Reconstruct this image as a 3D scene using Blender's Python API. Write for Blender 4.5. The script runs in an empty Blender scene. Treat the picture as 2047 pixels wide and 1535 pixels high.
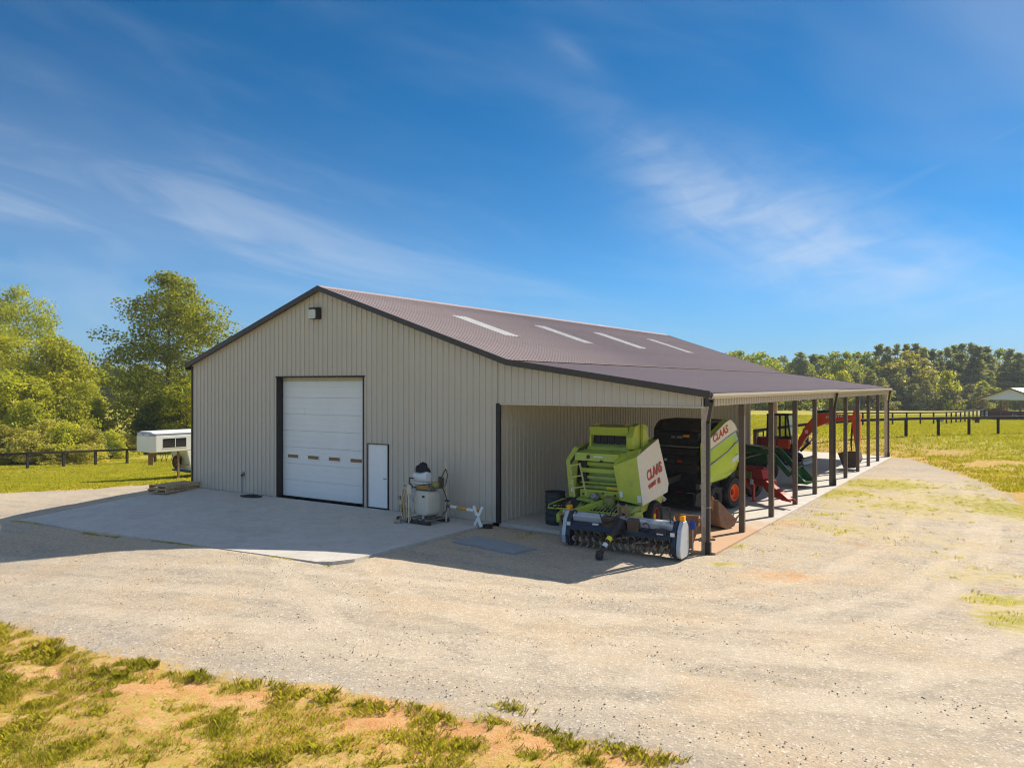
import bpy, math, random
import numpy as np
from mathutils import Vector, Matrix

# ------------------------------------------------------------ camera, sky, sun, exposure
scene = bpy.context.scene
COL = scene.collection
R = math.radians
FPX = 1552.0                       # focal length in photograph pixels (2047 wide)
CAM = Vector((12.83, -18.72, 4.02))
YAW = R(33.4)
cd = bpy.data.cameras.new('camera')
cam = bpy.data.objects.new('camera', cd)
COL.objects.link(cam)
cd.sensor_width = 36.0
cd.lens = 36.0 * FPX / 2047.0
cd.clip_end = 6000
cam.location = CAM
cam.rotation_euler = (R(90.05), 0, YAW)
scene.camera = cam

SUN_AZ, SUN_EL = R(20.0), R(41.3)   # azimuth from +Y towards +X
SUN_DIR = Vector((math.sin(SUN_AZ) * math.cos(SUN_EL), math.cos(SUN_AZ) * math.cos(SUN_EL), math.sin(SUN_EL)))
sl = bpy.data.lights.new('sun', 'SUN')
sl.energy = 4.7
sl.angle = R(0.53)
sl.color = (1.0, 0.90, 0.74)
so = bpy.data.objects.new('sun', sl)
COL.objects.link(so)
so.rotation_euler = (-SUN_DIR).to_track_quat('-Z', 'Y').to_euler()
so.location = (0, 0, 40)

world = bpy.data.worlds.new('World')
scene.world = world
world.use_nodes = True
SKY_STRENGTH = 0.100


def build_world():
    nt = world.node_tree
    nt.nodes.clear()
    N, L = nt.nodes, nt.links

    def mth(op, a, b=None, c=None):
        n = N.new('ShaderNodeMath')
        n.operation = op
        for i, v in enumerate((a, b, c)):
            if v is None:
                continue
            if isinstance(v, (int, float)):
                n.inputs[i].default_value = v
            else:
                L.new(v, n.inputs[i])
        return n.outputs[0]
    out = N.new('ShaderNodeOutputWorld')
    bg = N.new('ShaderNodeBackground')
    bg.inputs['Strength'].default_value = SKY_STRENGTH
    L.new(bg.outputs[0], out.inputs[0])
    sky = N.new('ShaderNodeTexSky')
    sky.sky_type = 'NISHITA'
    sky.sun_disc = False
    sky.sun_elevation = SUN_EL
    sky.sun_rotation = SUN_AZ
    sky.altitude = 500
    sky.air_density = 0.6
    sky.dust_density = 0.1
    sky.ozone_density = 10.0
    tc = N.new('ShaderNodeTexCoord')
    sep = N.new('ShaderNodeSeparateXYZ')
    L.new(tc.outputs['Generated'], sep.inputs[0])
    x, y, z = sep.outputs
    az = mth('ARCTAN2', x, y)
    el = mth('ARCSINE', z)

    def noise(ang, sx, sy, scale, detail, dist, ox=0.0):
        c, s = math.cos(ang), math.sin(ang)
        u = mth('ADD', mth('MULTIPLY', az, c), mth('MULTIPLY', el, s))
        v = mth('SUBTRACT', mth('MULTIPLY', el, c), mth('MULTIPLY', az, s))
        cb = N.new('ShaderNodeCombineXYZ')
        L.new(mth('MULTIPLY', u, sx), cb.inputs[0])
        L.new(mth('MULTIPLY', v, sy), cb.inputs[1])
        cb.inputs[2].default_value = ox
        n = N.new('ShaderNodeTexNoise')
        n.inputs['Scale'].default_value = scale
        n.inputs['Detail'].default_value = detail
        n.inputs['Roughness'].default_value = 0.6
        n.inputs['Distortion'].default_value = dist
        L.new(cb.outputs[0], n.inputs['Vector'])
        return n.outputs[0]

    def blob(a0, e0, ang, la, lb):
        c, s = math.cos(ang), math.sin(ang)
        da, de = mth('SUBTRACT', az, R(a0)), mth('SUBTRACT', el, R(e0))
        u = mth('ADD', mth('MULTIPLY', da, c / R(la)), mth('MULTIPLY', de, s / R(la)))
        v = mth('SUBTRACT', mth('MULTIPLY', de, c / R(lb)), mth('MULTIPLY', da, s / R(lb)))
        q = mth('ADD', mth('MULTIPLY', u, u), mth('MULTIPLY', v, v))
        return mth('POWER', 2.718, mth('MULTIPLY', q, -1.0))

    def clamp01(v, lo, hi):
        n = N.new('ShaderNodeMapRange')
        n.interpolation_type = 'SMOOTHSTEP'
        n.inputs['From Min'].default_value = lo
        n.inputs['From Max'].default_value = hi
        L.new(v, n.inputs['Value'])
        return n.outputs[0]
    # long thin cirrus bands, tilted, thinning out upwards
    streak = clamp01(noise(R(-11), 1.0, 6.5, 3.0, 5, 0.5, 3.1), 0.40, 0.75)
    lowm = blob(-62, 10.5, R(-8), 36, 6.2)
    bands = mth('MULTIPLY', mth('MULTIPLY', mth('ADD', mth('MULTIPLY', streak, 0.6), 0.42), lowm), 0.42)
    # the feathery cirrus patch to the right of the barn, and a small wisp above it
    fe = clamp01(noise(R(-28), 1.6, 4.2, 4.5, 8, 0.9, 9.4), 0.30, 0.80)
    fe2 = clamp01(noise(R(12), 1.4, 5.5, 6.0, 7, 0.6, 1.7), 0.32, 0.75)
    mixf = mth('MULTIPLY', mth('ADD', fe, fe2), 0.5)
    core = mth('ADD', blob(-16.0, 11.4, R(-22), 8.5, 4.2), mth('MULTIPLY', blob(-7.0, 7.6, R(-14), 9.5, 3.2), 0.8))
    core = mth('ADD', core, mth('MULTIPLY', blob(-22.5, 15.6, R(-33), 8.0, 1.9), 0.42))
    core = mth('ADD', core, mth('MULTIPLY', blob(-29.0, 23.0, R(-35), 2.4, 0.8), 0.30))
    core = mth('ADD', core, mth('MULTIPLY', blob(-2.6, 14.6, R(21), 5.0, 0.28), 0.35))
    patch = mth('MULTIPLY', mth('MULTIPLY', core, mth('ADD', mixf, 0.42)), 0.34)
    veil = mth('MULTIPLY', clamp01(noise(R(-14), 1.0, 4.0, 1.6, 4, 0.3, 5.5), 0.45, 0.8), 0.10)
    # thin cirrus added all over the sky to fill the shade, sparse in view
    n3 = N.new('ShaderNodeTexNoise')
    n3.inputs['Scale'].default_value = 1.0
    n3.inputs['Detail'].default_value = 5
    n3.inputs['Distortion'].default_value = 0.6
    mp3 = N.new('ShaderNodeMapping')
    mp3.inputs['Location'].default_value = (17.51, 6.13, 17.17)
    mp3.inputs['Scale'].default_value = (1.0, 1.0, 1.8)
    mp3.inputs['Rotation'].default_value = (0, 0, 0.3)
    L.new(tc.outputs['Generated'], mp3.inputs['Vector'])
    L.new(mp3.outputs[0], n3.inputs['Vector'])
    fill_cirrus = mth('MULTIPLY', clamp01(n3.outputs[0], 0.39, 0.67), 0.58)
    cl = mth('MINIMUM', mth('MAXIMUM', mth('ADD', mth('ADD', bands, patch), veil), fill_cirrus), 0.85)
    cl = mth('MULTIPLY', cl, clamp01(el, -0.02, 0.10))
    hs = N.new('ShaderNodeHueSaturation')
    hs.inputs['Saturation'].default_value = 1.12
    hs.inputs['Value'].default_value = 1.0
    tn = N.new('ShaderNodeMix')
    tn.data_type = 'RGBA'
    tn.blend_type = 'MULTIPLY'
    tn.inputs['Factor'].default_value = 1.0
    L.new(sky.outputs[0], tn.inputs['A'])
    tn.inputs['B'].default_value = (0.78, 1.0, 0.87, 1)
    hz = N.new('ShaderNodeMix')       # pale air low over the horizon, all the way round
    hz.data_type = 'RGBA'
    L.new(mth('MULTIPLY', mth('SUBTRACT', 1.0, clamp01(el, -0.02, 0.16)), 0.75), hz.inputs['Factor'])
    L.new(tn.outputs['Result'], hz.inputs['A'])
    hz.inputs['B'].default_value = (2.05, 2.75, 3.75, 1)
    L.new(hz.outputs['Result'], hs.inputs['Color'])
    mix = N.new('ShaderNodeMix')
    mix.data_type = 'RGBA'
    L.new(cl, mix.inputs['Factor'])
    L.new(hs.outputs[0], mix.inputs['A'])
    mix.inputs['B'].default_value = (5.2, 5.6, 6.1, 1)
    L.new(mix.outputs['Result'], bg.inputs['Color'])


build_world()
vs = scene.view_settings
vs.view_transform = 'Standard'
vs.look = 'None'
vs.exposure = 0.55
vs.gamma = 1.0
vs.use_curve_mapping = False
scene.render.engine = 'CYCLES'
cy = scene.cycles
cy.max_bounces = 5
cy.diffuse_bounces = 3
cy.glossy_bounces = 3
cy.transmission_bounces = 4
cy.transparent_max_bounces = 8
cy.volume_bounces = 0
cy.sample_clamp_indirect = 8
cy.caustics_reflective = False
cy.caustics_refractive = False
cy.use_denoising = True
cy.use_adaptive_sampling = True
cy.adaptive_threshold = 0.015
cy.filter_width = 1.1

# ------------------------------------------------------------ coordinates
# X runs along the front gable, Y along the barn; the front corner of barn and lean-to is the origin
RIGHT = Vector((math.cos(YAW), math.sin(YAW), 0))
FWD = Vector((-math.sin(YAW), math.cos(YAW), 0))


def at(u, v, d):
    """point at photograph pixel (u, v), d metres in front of the viewpoint"""
    return CAM + RIGHT * ((u - 1023.5) / FPX * d) + FWD * d + Vector((0, 0, -(v - 769.0) / FPX * d))


def cw(r, d, z=0.0):
    p = CAM + RIGHT * r + FWD * d
    return Vector((p.x, p.y, z))


# ------------------------------------------------------------ mesh helpers
class MB:
    def __init__(s):
        s.v, s.f = [], []

    def add(s, vs_, fs_):
        o = len(s.v)
        s.v += [tuple(p) for p in vs_]
        s.f += [tuple(i + o for i in q) for q in fs_]
        return s

    def box(s, x0, x1, y0, y1, z0, z1, M=None):
        vs_ = [Vector((x, y, z)) for z in (z0, z1) for y in (y0, y1) for x in (x0, x1)]
        if M is not None:
            vs_ = [M @ p for p in vs_]
        return s.add(vs_, [(0, 2, 3, 1), (4, 5, 7, 6), (0, 1, 5, 4), (2, 6, 7, 3), (0, 4, 6, 2), (1, 3, 7, 5)])

    def cbox(s, c, sz, rot=(0, 0, 0)):
        from mathutils import Euler
        M = Matrix.Translation(Vector(c)) @ Euler(rot).to_matrix().to_4x4()
        a, b, d = sz[0] / 2, sz[1] / 2, sz[2] / 2
        return s.box(-a, a, -b, b, -d, d, M)

    def bar(s, p0, p1, w, h, up=(0, 0, 1)):
        p0, p1 = Vector(p0), Vector(p1)
        t = (p1 - p0).normalized()
        u = Vector(up)
        if abs(t.dot(u)) > 0.97:
            u = Vector((0, 1, 0))
        b = t.cross(u).normalized()
        n = b.cross(t).normalized()
        vs_ = []
        for p in (p0, p1):
            for i, j in ((-1, -1), (1, -1), (1, 1), (-1, 1)):
                vs_.append(p + b * (w / 2 * i) + n * (h / 2 * j))
        return s.add(vs_, [(3, 2, 1, 0), (4, 5, 6, 7), (0, 1, 5, 4), (1, 2, 6, 5), (2, 3, 7, 6), (3, 0, 4, 7)])

    def tube(s, pts, r, n=8, cap=True):
        pts = [Vector(p) for p in pts]
        rs = r if isinstance(r, (list, tuple)) else [r] * len(pts)
        rings, prev = [], None
        for i, p in enumerate(pts):
            a = pts[max(i - 1, 0)]
            b = pts[min(i + 1, len(pts) - 1)]
            t = (b - a).normalized()
            if prev is None:
                u = Vector((0, 0, 1)) if abs(t.z) < 0.9 else Vector((1, 0, 0))
            else:
                u = prev
            x = (u - t * u.dot(t)).normalized()
            prev = x
            y = t.cross(x)
            rings.append([p + (x * math.cos(2 * math.pi * k / n) + y * math.sin(2 * math.pi * k / n)) * rs[i] for k in range(n)])
        vs_ = [q for ring in rings for q in ring]
        fs_ = []
        for i in range(len(rings) - 1):
            for k in range(n):
                k2 = (k + 1) % n
                fs_.append((i * n + k, i * n + k2, (i + 1) * n + k2, (i + 1) * n + k))
        if cap:
            fs_.append(tuple(range(n - 1, -1, -1)))
            fs_.append(tuple((len(rings) - 1) * n + k for k in range(n)))
        return s.add(vs_, fs_)

    def prism(s, poly, axis, a, b, shear=None):
        """poly: 2-D outline; axis 'x': poly is (y,z), 'y': (x,z), 'z': (x,y); extruded from a to b"""
        def mk(p, t):
            q = {'x': (t, p[0], p[1]), 'y': (p[0], t, p[1]), 'z': (p[0], p[1], t)}[axis]
            return shear(*q) if shear else q
        n = len(poly)
        vs_ = [mk(p, a) for p in poly] + [mk(p, b) for p in poly]
        fs_ = [tuple(range(n - 1, -1, -1)), tuple(range(n, 2 * n))]
        fs_ += [(i, (i + 1) % n, n + (i + 1) % n, n + i) for i in range(n)]
        return s.add(vs_, fs_)

    def lathe(s, prof, M=None, n=20, close=False):
        vs_, fs_ = [], []
        m = len(prof)
        for k in range(n):
            a = 2 * math.pi * k / n
            for r_, z_ in prof:
                p = Vector((r_ * math.cos(a), r_ * math.sin(a), z_))
                vs_.append(M @ p if M is not None else p)
        for k in range(n):
            k2 = (k + 1) % n
            for i in range(m if close else m - 1):
                j = (i + 1) % m
                fs_.append((k * m + i, k2 * m + i, k2 * m + j, k * m + j))
        if not close:
            fs_.append(tuple(k * m for k in range(n - 1, -1, -1)))
            fs_.append(tuple(k * m + m - 1 for k in range(n)))
        return s.add(vs_, fs_)

    def mesh(s, name):
        me = bpy.data.meshes.new(name)
        me.from_pydata(s.v, [], s.f)
        me.update()
        return me

    def build(s, name, m, parent=None, smooth=False, bevel=0, **kw):
        import bmesh
        me = s.mesh(name)
        bm = bmesh.new()
        bm.from_mesh(me)
        bmesh.ops.recalc_face_normals(bm, faces=bm.faces)
        bm.to_mesh(me)
        bm.free()
        if smooth:
            me.shade_smooth()
            try:
                me.set_sharp_from_angle(angle=R(38))
            except Exception:
                pass
        return link(name, me, m, parent, bevel)


def link(name, me, m, parent=None, bevel=0):
    o = bpy.data.objects.new(name, me)
    if m is not None and not me.materials:
        me.materials.append(MAT[m] if isinstance(m, str) else m)
    COL.objects.link(o)
    if parent is not None:
        o.parent = parent
    if bevel:
        b = o.modifiers.new('bevel', 'BEVEL')
        b.width = bevel
        b.segments = 2
        b.limit_method = 'ANGLE'
        b.angle_limit = R(35)
    return o


def np_mesh(name, V, F):
    V = np.asarray(V, np.float32)
    F = np.asarray(F, np.int32)
    me = bpy.data.meshes.new(name)
    me.vertices.add(len(V))
    me.vertices.foreach_set('co', V.ravel())
    k = F.shape[1]
    me.loops.add(F.size)
    me.loops.foreach_set('vertex_index', F.ravel())
    me.polygons.add(len(F))
    me.polygons.foreach_set('loop_start', np.arange(0, F.size, k, dtype=np.int32))
    me.update(calc_edges=True)
    me.validate()
    return me


def tag(o, label=None, cat=None, group=None, kind=None):
    for k, v in (('label', label), ('category', cat), ('group', group), ('kind', kind)):
        if v:
            o[k] = v
    return o


def thing(name, loc=(0, 0, 0), rz=0.0, label=None, cat=None, group=None):
    o = bpy.data.objects.new(name, None)
    o.empty_display_size = 0.3
    COL.objects.link(o)
    o.location = loc
    o.rotation_euler = (0, 0, rz)
    return tag(o, label, cat, group)


def copy_tree(o, parent=None):
    c = o.copy()
    COL.objects.link(c)
    c.parent = parent
    for ch in list(o.children):
        copy_tree(ch, c)
    return c


# ------------------------------------------------------------ materials
MAT = {}


def mat(name, col, rough=0.6, metal=0.0, var=0.12, scale=6.0, bump=0.0, bscale=60.0, spec=0.5, dirt=None, dirt_amt=0.5, dirt_scale=3.0, coat=0.0):
    m = bpy.data.materials.new(name)
    m.use_nodes = True
    nt = m.node_tree
    N, L = nt.nodes, nt.links
    b = N['Principled BSDF']
    b.inputs['Roughness'].default_value = rough
    b.inputs['Metallic'].default_value = metal
    b.inputs['Specular IOR Level'].default_value = spec
    b.inputs['Coat Weight'].default_value = coat
    tc = N.new('ShaderNodeTexCoord')
    no = N.new('ShaderNodeTexNoise')
    no.inputs['Scale'].default_value = scale
    no.inputs['Detail'].default_value = 6
    no.inputs['Roughness'].default_value = 0.6
    L.new(tc.outputs['Object'], no.inputs['Vector'])
    mr = N.new('ShaderNodeMapRange')
    mr.inputs['From Min'].default_value = 0.25
    mr.inputs['From Max'].default_value = 0.75
    mr.inputs['To Min'].default_value = 1 - var
    mr.inputs['To Max'].default_value = 1 + var
    L.new(no.outputs[0], mr.inputs['Value'])
    mx = N.new('ShaderNodeMix')
    mx.data_type = 'RGBA'
    mx.blend_type = 'MULTIPLY'
    mx.inputs['Factor'].default_value = 1.0
    mx.inputs['A'].default_value = (*col, 1)
    L.new(mr.outputs[0], mx.inputs['B'])
    c = mx.outputs['Result']
    if dirt:
        n2 = N.new('ShaderNodeTexNoise')
        n2.inputs['Scale'].default_value = dirt_scale
        n2.inputs['Detail'].default_value = 8
        n2.inputs['Roughness'].default_value = 0.7
        L.new(tc.outputs['Object'], n2.inputs['Vector'])
        r2 = N.new('ShaderNodeMapRange')
        r2.inputs['From Min'].default_value = 0.62 - 0.25 * dirt_amt
        r2.inputs['From Max'].default_value = 0.80 - 0.18 * dirt_amt
        r2.inputs['To Max'].default_value = 0.85
        L.new(n2.outputs[0], r2.inputs['Value'])
        m2 = N.new('ShaderNodeMix')
        m2.data_type = 'RGBA'
        L.new(r2.outputs[0], m2.inputs['Factor'])
        L.new(c, m2.inputs['A'])
        m2.inputs['B'].default_value = (*dirt, 1)
        c = m2.outputs['Result']
        rr = N.new('ShaderNodeMapRange')
        rr.inputs['To Min'].default_value = rough
        rr.inputs['To Max'].default_value = 0.9
        L.new(r2.outputs[0], rr.inputs['Value'])
        L.new(rr.outputs[0], b.inputs['Roughness'])
    L.new(c, b.inputs['Base Color'])
    if bump:
        n3 = N.new('ShaderNodeTexNoise')
        n3.inputs['Scale'].default_value = bscale
        n3.inputs['Detail'].default_value = 4
        L.new(tc.outputs['Object'], n3.inputs['Vector'])
        bp = N.new('ShaderNodeBump')
        bp.inputs['Strength'].default_value = bump
        bp.inputs['Distance'].default_value = 0.02
        L.new(n3.outputs[0], bp.inputs['Height'])
        L.new(bp.outputs[0], b.inputs['Normal'])
    MAT[name] = m
    return m


def leaf_mat(name, c1, c2, trans=0.45, c3=None):
    m = bpy.data.materials.new(name)
    m.use_nodes = True
    nt = m.node_tree
    N, L = nt.nodes, nt.links
    b = N['Principled BSDF']
    out = N['Material Output']
    geo = N.new('ShaderNodeNewGeometry')
    oi = N.new('ShaderNodeObjectInfo')
    tc = N.new('ShaderNodeTexCoord')
    no = N.new('ShaderNodeTexNoise')
    no.inputs['Scale'].default_value = 0.55
    no.inputs['Detail'].default_value = 3
    L.new(tc.outputs['Object'], no.inputs['Vector'])
    ad = N.new('ShaderNodeMath')
    ad.operation = 'MULTIPLY_ADD'
    L.new(geo.outputs['Random Per Island'], ad.inputs[0])
    ad.inputs[1].default_value = 0.45
    L.new(no.outputs[0], ad.inputs[2])
    mr = N.new('ShaderNodeMapRange')
    mr.inputs['From Min'].default_value = 0.35
    mr.inputs['From Max'].default_value = 1.1
    L.new(ad.outputs[0], mr.inputs['Value'])
    mx = N.new('ShaderNodeMix')
    mx.data_type = 'RGBA'
    L.new(mr.outputs[0], mx.inputs['Factor'])
    mx.inputs['A'].default_value = (*c1, 1)
    mx.inputs['B'].default_value = (*c2, 1)
    hs = N.new('ShaderNodeHueSaturation')
    hr = N.new('ShaderNodeMapRange')
    hr.inputs['To Min'].default_value = 0.8
    hr.inputs['To Max'].default_value = 1.2
    L.new(oi.outputs['Random'], hr.inputs['Value'])
    L.new(hr.outputs[0], hs.inputs['Value'])
    L.new(mx.outputs['Result'], hs.inputs['Color'])
    L.new(hs.outputs[0], b.inputs['Base Color'])
    b.inputs['Roughness'].default_value = 0.55
    b.inputs['Specular IOR Level'].default_value = 0.3
    tr = N.new('ShaderNodeBsdfTranslucent')
    g = N.new('ShaderNodeMix')
    g.data_type = 'RGBA'
    g.blend_type = 'MULTIPLY'
    g.inputs['Factor'].default_value = 1
    L.new(hs.outputs[0], g.inputs['A'])
    g.inputs['B'].default_value = (1.5, 1.45, 0.6, 1)
    L.new(g.outputs['Result'], tr.inputs['Color'])
    ms = N.new('ShaderNodeMixShader')
    ms.inputs[0].default_value = trans
    L.new(b.outputs[0], ms.inputs[1])
    L.new(tr.outputs[0], ms.inputs[2])
    L.new(ms.outputs[0], out.inputs['Surface'])
    MAT[name] = m
    return m


mat('wall_tan', (0.595, 0.535, 0.45), 0.45, var=0.03, scale=0.8)
mat('trim_brown', (0.055, 0.042, 0.038), 0.4, var=0.1)
mat('jamb_black', (0.018, 0.015, 0.014), 0.5, var=0.1)
mat('post_brown', (0.115, 0.085, 0.068), 0.55, var=0.15, dirt=(0.24, 0.2, 0.16), dirt_amt=0.2)
mat('roof_brown', (0.455, 0.36, 0.34), 0.38, spec=0.4, metal=0.0, var=0.10, scale=0.9, dirt=(0.50, 0.40, 0.38), dirt_amt=0.3, dirt_scale=0.35)
mat('skylight', (0.85, 0.83, 0.79), 0.4, var=0.05)
mat('gutter_tan', (0.5, 0.45, 0.38), 0.4, var=0.06)
mat('door_white', (0.86, 0.87, 0.87), 0.45, var=0.03, scale=1.5, dirt=(0.7, 0.66, 0.6), dirt_amt=0.08)
mat('seal_tan', (0.62, 0.54, 0.36), 0.7)
mat('amber_window', (0.16, 0.10, 0.07), 0.15, var=0.1)
mat('wood_grey', (0.56, 0.45, 0.34), 0.85, var=0.3, scale=9, bump=0.4, bscale=40, dirt=(0.2, 0.15, 0.11), dirt_amt=0.3)
mat('wood_pallet', (0.55, 0.39, 0.22), 0.85, var=0.25, scale=9, bump=0.3, dirt=(0.2, 0.14, 0.08), dirt_amt=0.3)
mat('fence_black', (0.022, 0.017, 0.015), 0.75, var=0.3)
mat('green_claas', (0.46, 0.54, 0.06), 0.4, var=0.08, dirt=(0.24, 0.20, 0.09), dirt_amt=0.34, coat=0.1)
mat('green_frame', (0.36, 0.46, 0.10), 0.5, var=0.12, dirt=(0.14, 0.12, 0.07), dirt_amt=0.40)
mat('lime_panel', (0.47, 0.66, 0.03), 0.28, var=0.05, dirt=(0.4, 0.45, 0.1), dirt_amt=0.05, coat=0.4)
mat('cream_panel', (0.84, 0.78, 0.64), 0.45, var=0.05, dirt=(0.66, 0.52, 0.34), dirt_amt=0.18, dirt_scale=1.6)
mat('logo_red', (0.55, 0.045, 0.02), 0.5)
mat('black_steel', (0.022, 0.02, 0.02), 0.5, var=0.2, dirt=(0.10, 0.075, 0.05), dirt_amt=0.28)
mat('dusty_black', (0.05, 0.042, 0.038), 0.75, var=0.25, dirt=(0.14, 0.11, 0.08), dirt_amt=0.4)
mat('navy_black', (0.020, 0.026, 0.045), 0.4, var=0.15)
mat('silver', (0.50, 0.54, 0.60), 0.42, metal=0.35, var=0.07)
mat('bare_steel', (0.32, 0.30, 0.27), 0.5, metal=0.6, var=0.2, dirt=(0.25, 0.15, 0.08), dirt_amt=0.3)
mat('rust', (0.36, 0.19, 0.09), 0.85, var=0.3, scale=8, bump=0.3, dirt=(0.12, 0.06, 0.03), dirt_amt=0.4)
mat('rust_brown', (0.26, 0.16, 0.10), 0.85, var=0.3, scale=8, bump=0.3, dirt=(0.30, 0.17, 0.09), dirt_amt=0.3)
mat('mud_brown', (0.11, 0.078, 0.055), 0.9, var=0.3, bump=0.4)
mat('dusty_blade', (0.33, 0.29, 0.24), 0.8, var=0.25, bump=0.3, dirt=(0.13, 0.10, 0.08), dirt_amt=0.4)
mat('rubber', (0.025, 0.023, 0.022), 0.8, var=0.2, dirt=(0.10, 0.085, 0.065), dirt_amt=0.3)
mat('rim_red', (0.42, 0.035, 0.02), 0.45, var=0.1, dirt=(0.12, 0.05, 0.03), dirt_amt=0.3)
mat('rim_orange', (0.85, 0.12, 0.02), 0.4, var=0.08)
mat('reflector_orange', (0.95, 0.38, 0.0), 0.3, var=0.03)
mat('yellow', (0.78, 0.52, 0.02), 0.45, var=0.06)
mat('bright_yellow', (0.85, 0.75, 0.02), 0.45, var=0.05)
mat('sticker_white', (0.72, 0.74, 0.76), 0.5, var=0.03)
mat('hydraulic_tan', (0.30, 0.28, 0.09), 0.5, var=0.2, dirt=(0.12, 0.1, 0.05), dirt_amt=0.4)
mat('red_machine', (0.40, 0.025, 0.015), 0.4, var=0.1, dirt=(0.22, 0.06, 0.04), dirt_amt=0.2, coat=0.2)
mat('excavator_orange', (0.72, 0.075, 0.012), 0.38, var=0.06, coat=0.2)
mat('excavator_red', (0.33, 0.04, 0.02), 0.45, var=0.1)
mat('deere_green', (0.022, 0.105, 0.028), 0.35, var=0.1, coat=0.25)
mat('deere_dark', (0.015, 0.04, 0.02), 0.45, var=0.15)
mat('ladder_yellow', (0.62, 0.58, 0.22), 0.5, var=0.1, dirt=(0.3, 0.26, 0.12), dirt_amt=0.3)
mat('chrome', (0.75, 0.78, 0.8), 0.18, metal=1.0, var=0.03)
mat('barrel_black', (0.03, 0.035, 0.045), 0.55, var=0.12)
mat('tank_poly', (0.62, 0.58, 0.49), 0.5, var=0.05)
mat('tank_white', (0.72, 0.75, 0.78), 0.4, var=0.03)
mat('pipe_cream', (0.66, 0.58, 0.44), 0.55, var=0.08)
mat('hose_amber', (0.42, 0.24, 0.06), 0.5, var=0.15)
mat('jump_orange', (0.62, 0.36, 0.05), 0.6, var=0.08)
mat('paint_white', (0.90, 0.91, 0.92), 0.5, var=0.05, dirt=(0.5, 0.45, 0.38), dirt_amt=0.08)
mat('trailer_white', (0.82, 0.84, 0.88), 0.35, var=0.03, dirt=(0.66, 0.64, 0.6), dirt_amt=0.06)
mat('trailer_grey', (0.34, 0.35, 0.42), 0.4, var=0.05)
mat('glass_dark', (0.02, 0.025, 0.035), 0.08, var=0.05)
mat('blue_plastic', (0.03, 0.09, 0.42), 0.4, var=0.08)
mat('plate_grey', (0.30, 0.33, 0.36), 0.7, var=0.12, dirt=(0.3, 0.25, 0.2), dirt_amt=0.3)
mat('brick', (0.20, 0.10, 0.07), 0.85, var=0.25, scale=20)
mat('bark', (0.13, 0.10, 0.075), 0.9, var=0.3, scale=6, bump=0.5)
mat('dead_wood', (0.36, 0.32, 0.29), 0.9, var=0.2, scale=6)
mat('lamp_lens', (0.62, 0.63, 0.56), 0.25, var=0.05)
mat('cloth_black', (0.012, 0.012, 0.018), 0.8, var=0.2)


def glass_mat():
    m = bpy.data.materials.new('cab_glass')
    m.use_nodes = True
    nt = m.node_tree
    N, L = nt.nodes, nt.links
    N.remove(N['Principled BSDF'])
    t = N.new('ShaderNodeBsdfTransparent')
    t.inputs[0].default_value = (0.42, 0.46, 0.46, 1)
    g = N.new('ShaderNodeBsdfGlossy')
    g.inputs['Roughness'].default_value = 0.03
    fr = N.new('ShaderNodeFresnel')
    fr.inputs[0].default_value = 1.45
    ms = N.new('ShaderNodeMixShader')
    L.new(fr.outputs[0], ms.inputs[0])
    L.new(t.outputs[0], ms.inputs[1])
    L.new(g.outputs[0], ms.inputs[2])
    L.new(ms.outputs[0], N['Material Output'].inputs['Surface'])
    MAT['cab_glass'] = m


glass_mat()
leaf_mat('leaf_bright', (0.13, 0.18, 0.015), (0.66, 0.63, 0.06), 0.50)
leaf_mat('leaf_mid', (0.085, 0.13, 0.015), (0.57, 0.57, 0.06), 0.48)
leaf_mat('leaf_dark', (0.06, 0.10, 0.02), (0.19, 0.24, 0.04), 0.42)
leaf_mat('leaf_olive', (0.20, 0.21, 0.035), (0.62, 0.56, 0.12), 0.48)
leaf_mat('needle', (0.17, 0.20, 0.10), (0.38, 0.40, 0.20), 0.45)
leaf_mat('cedar', (0.17, 0.185, 0.06), (0.37, 0.355, 0.13), 0.42)
leaf_mat('grass_blade', (0.24, 0.28, 0.025), (0.60, 0.52, 0.10), 0.55)
leaf_mat('leaf_far', (0.15, 0.205, 0.03), (0.42, 0.44, 0.08), 0.52)
leaf_mat('grass_field', (0.27, 0.30, 0.02), (0.50, 0.45, 0.055), 0.50)

# ------------------------------------------------------------ terrain
def apron_z(x, y):
    return -0.44 * min(max(-x / 15.0, 0), 1.2) * min(max(-y / 6.3, 0), 1.2) - 0.02


def lean_z(x):
    return -0.13 * min(max(x / 6.4, 0), 1)


CTRL = []


def ctl(r, d, z):
    p = cw(r, d)
    CTRL.append((p.x, p.y, z))


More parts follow.
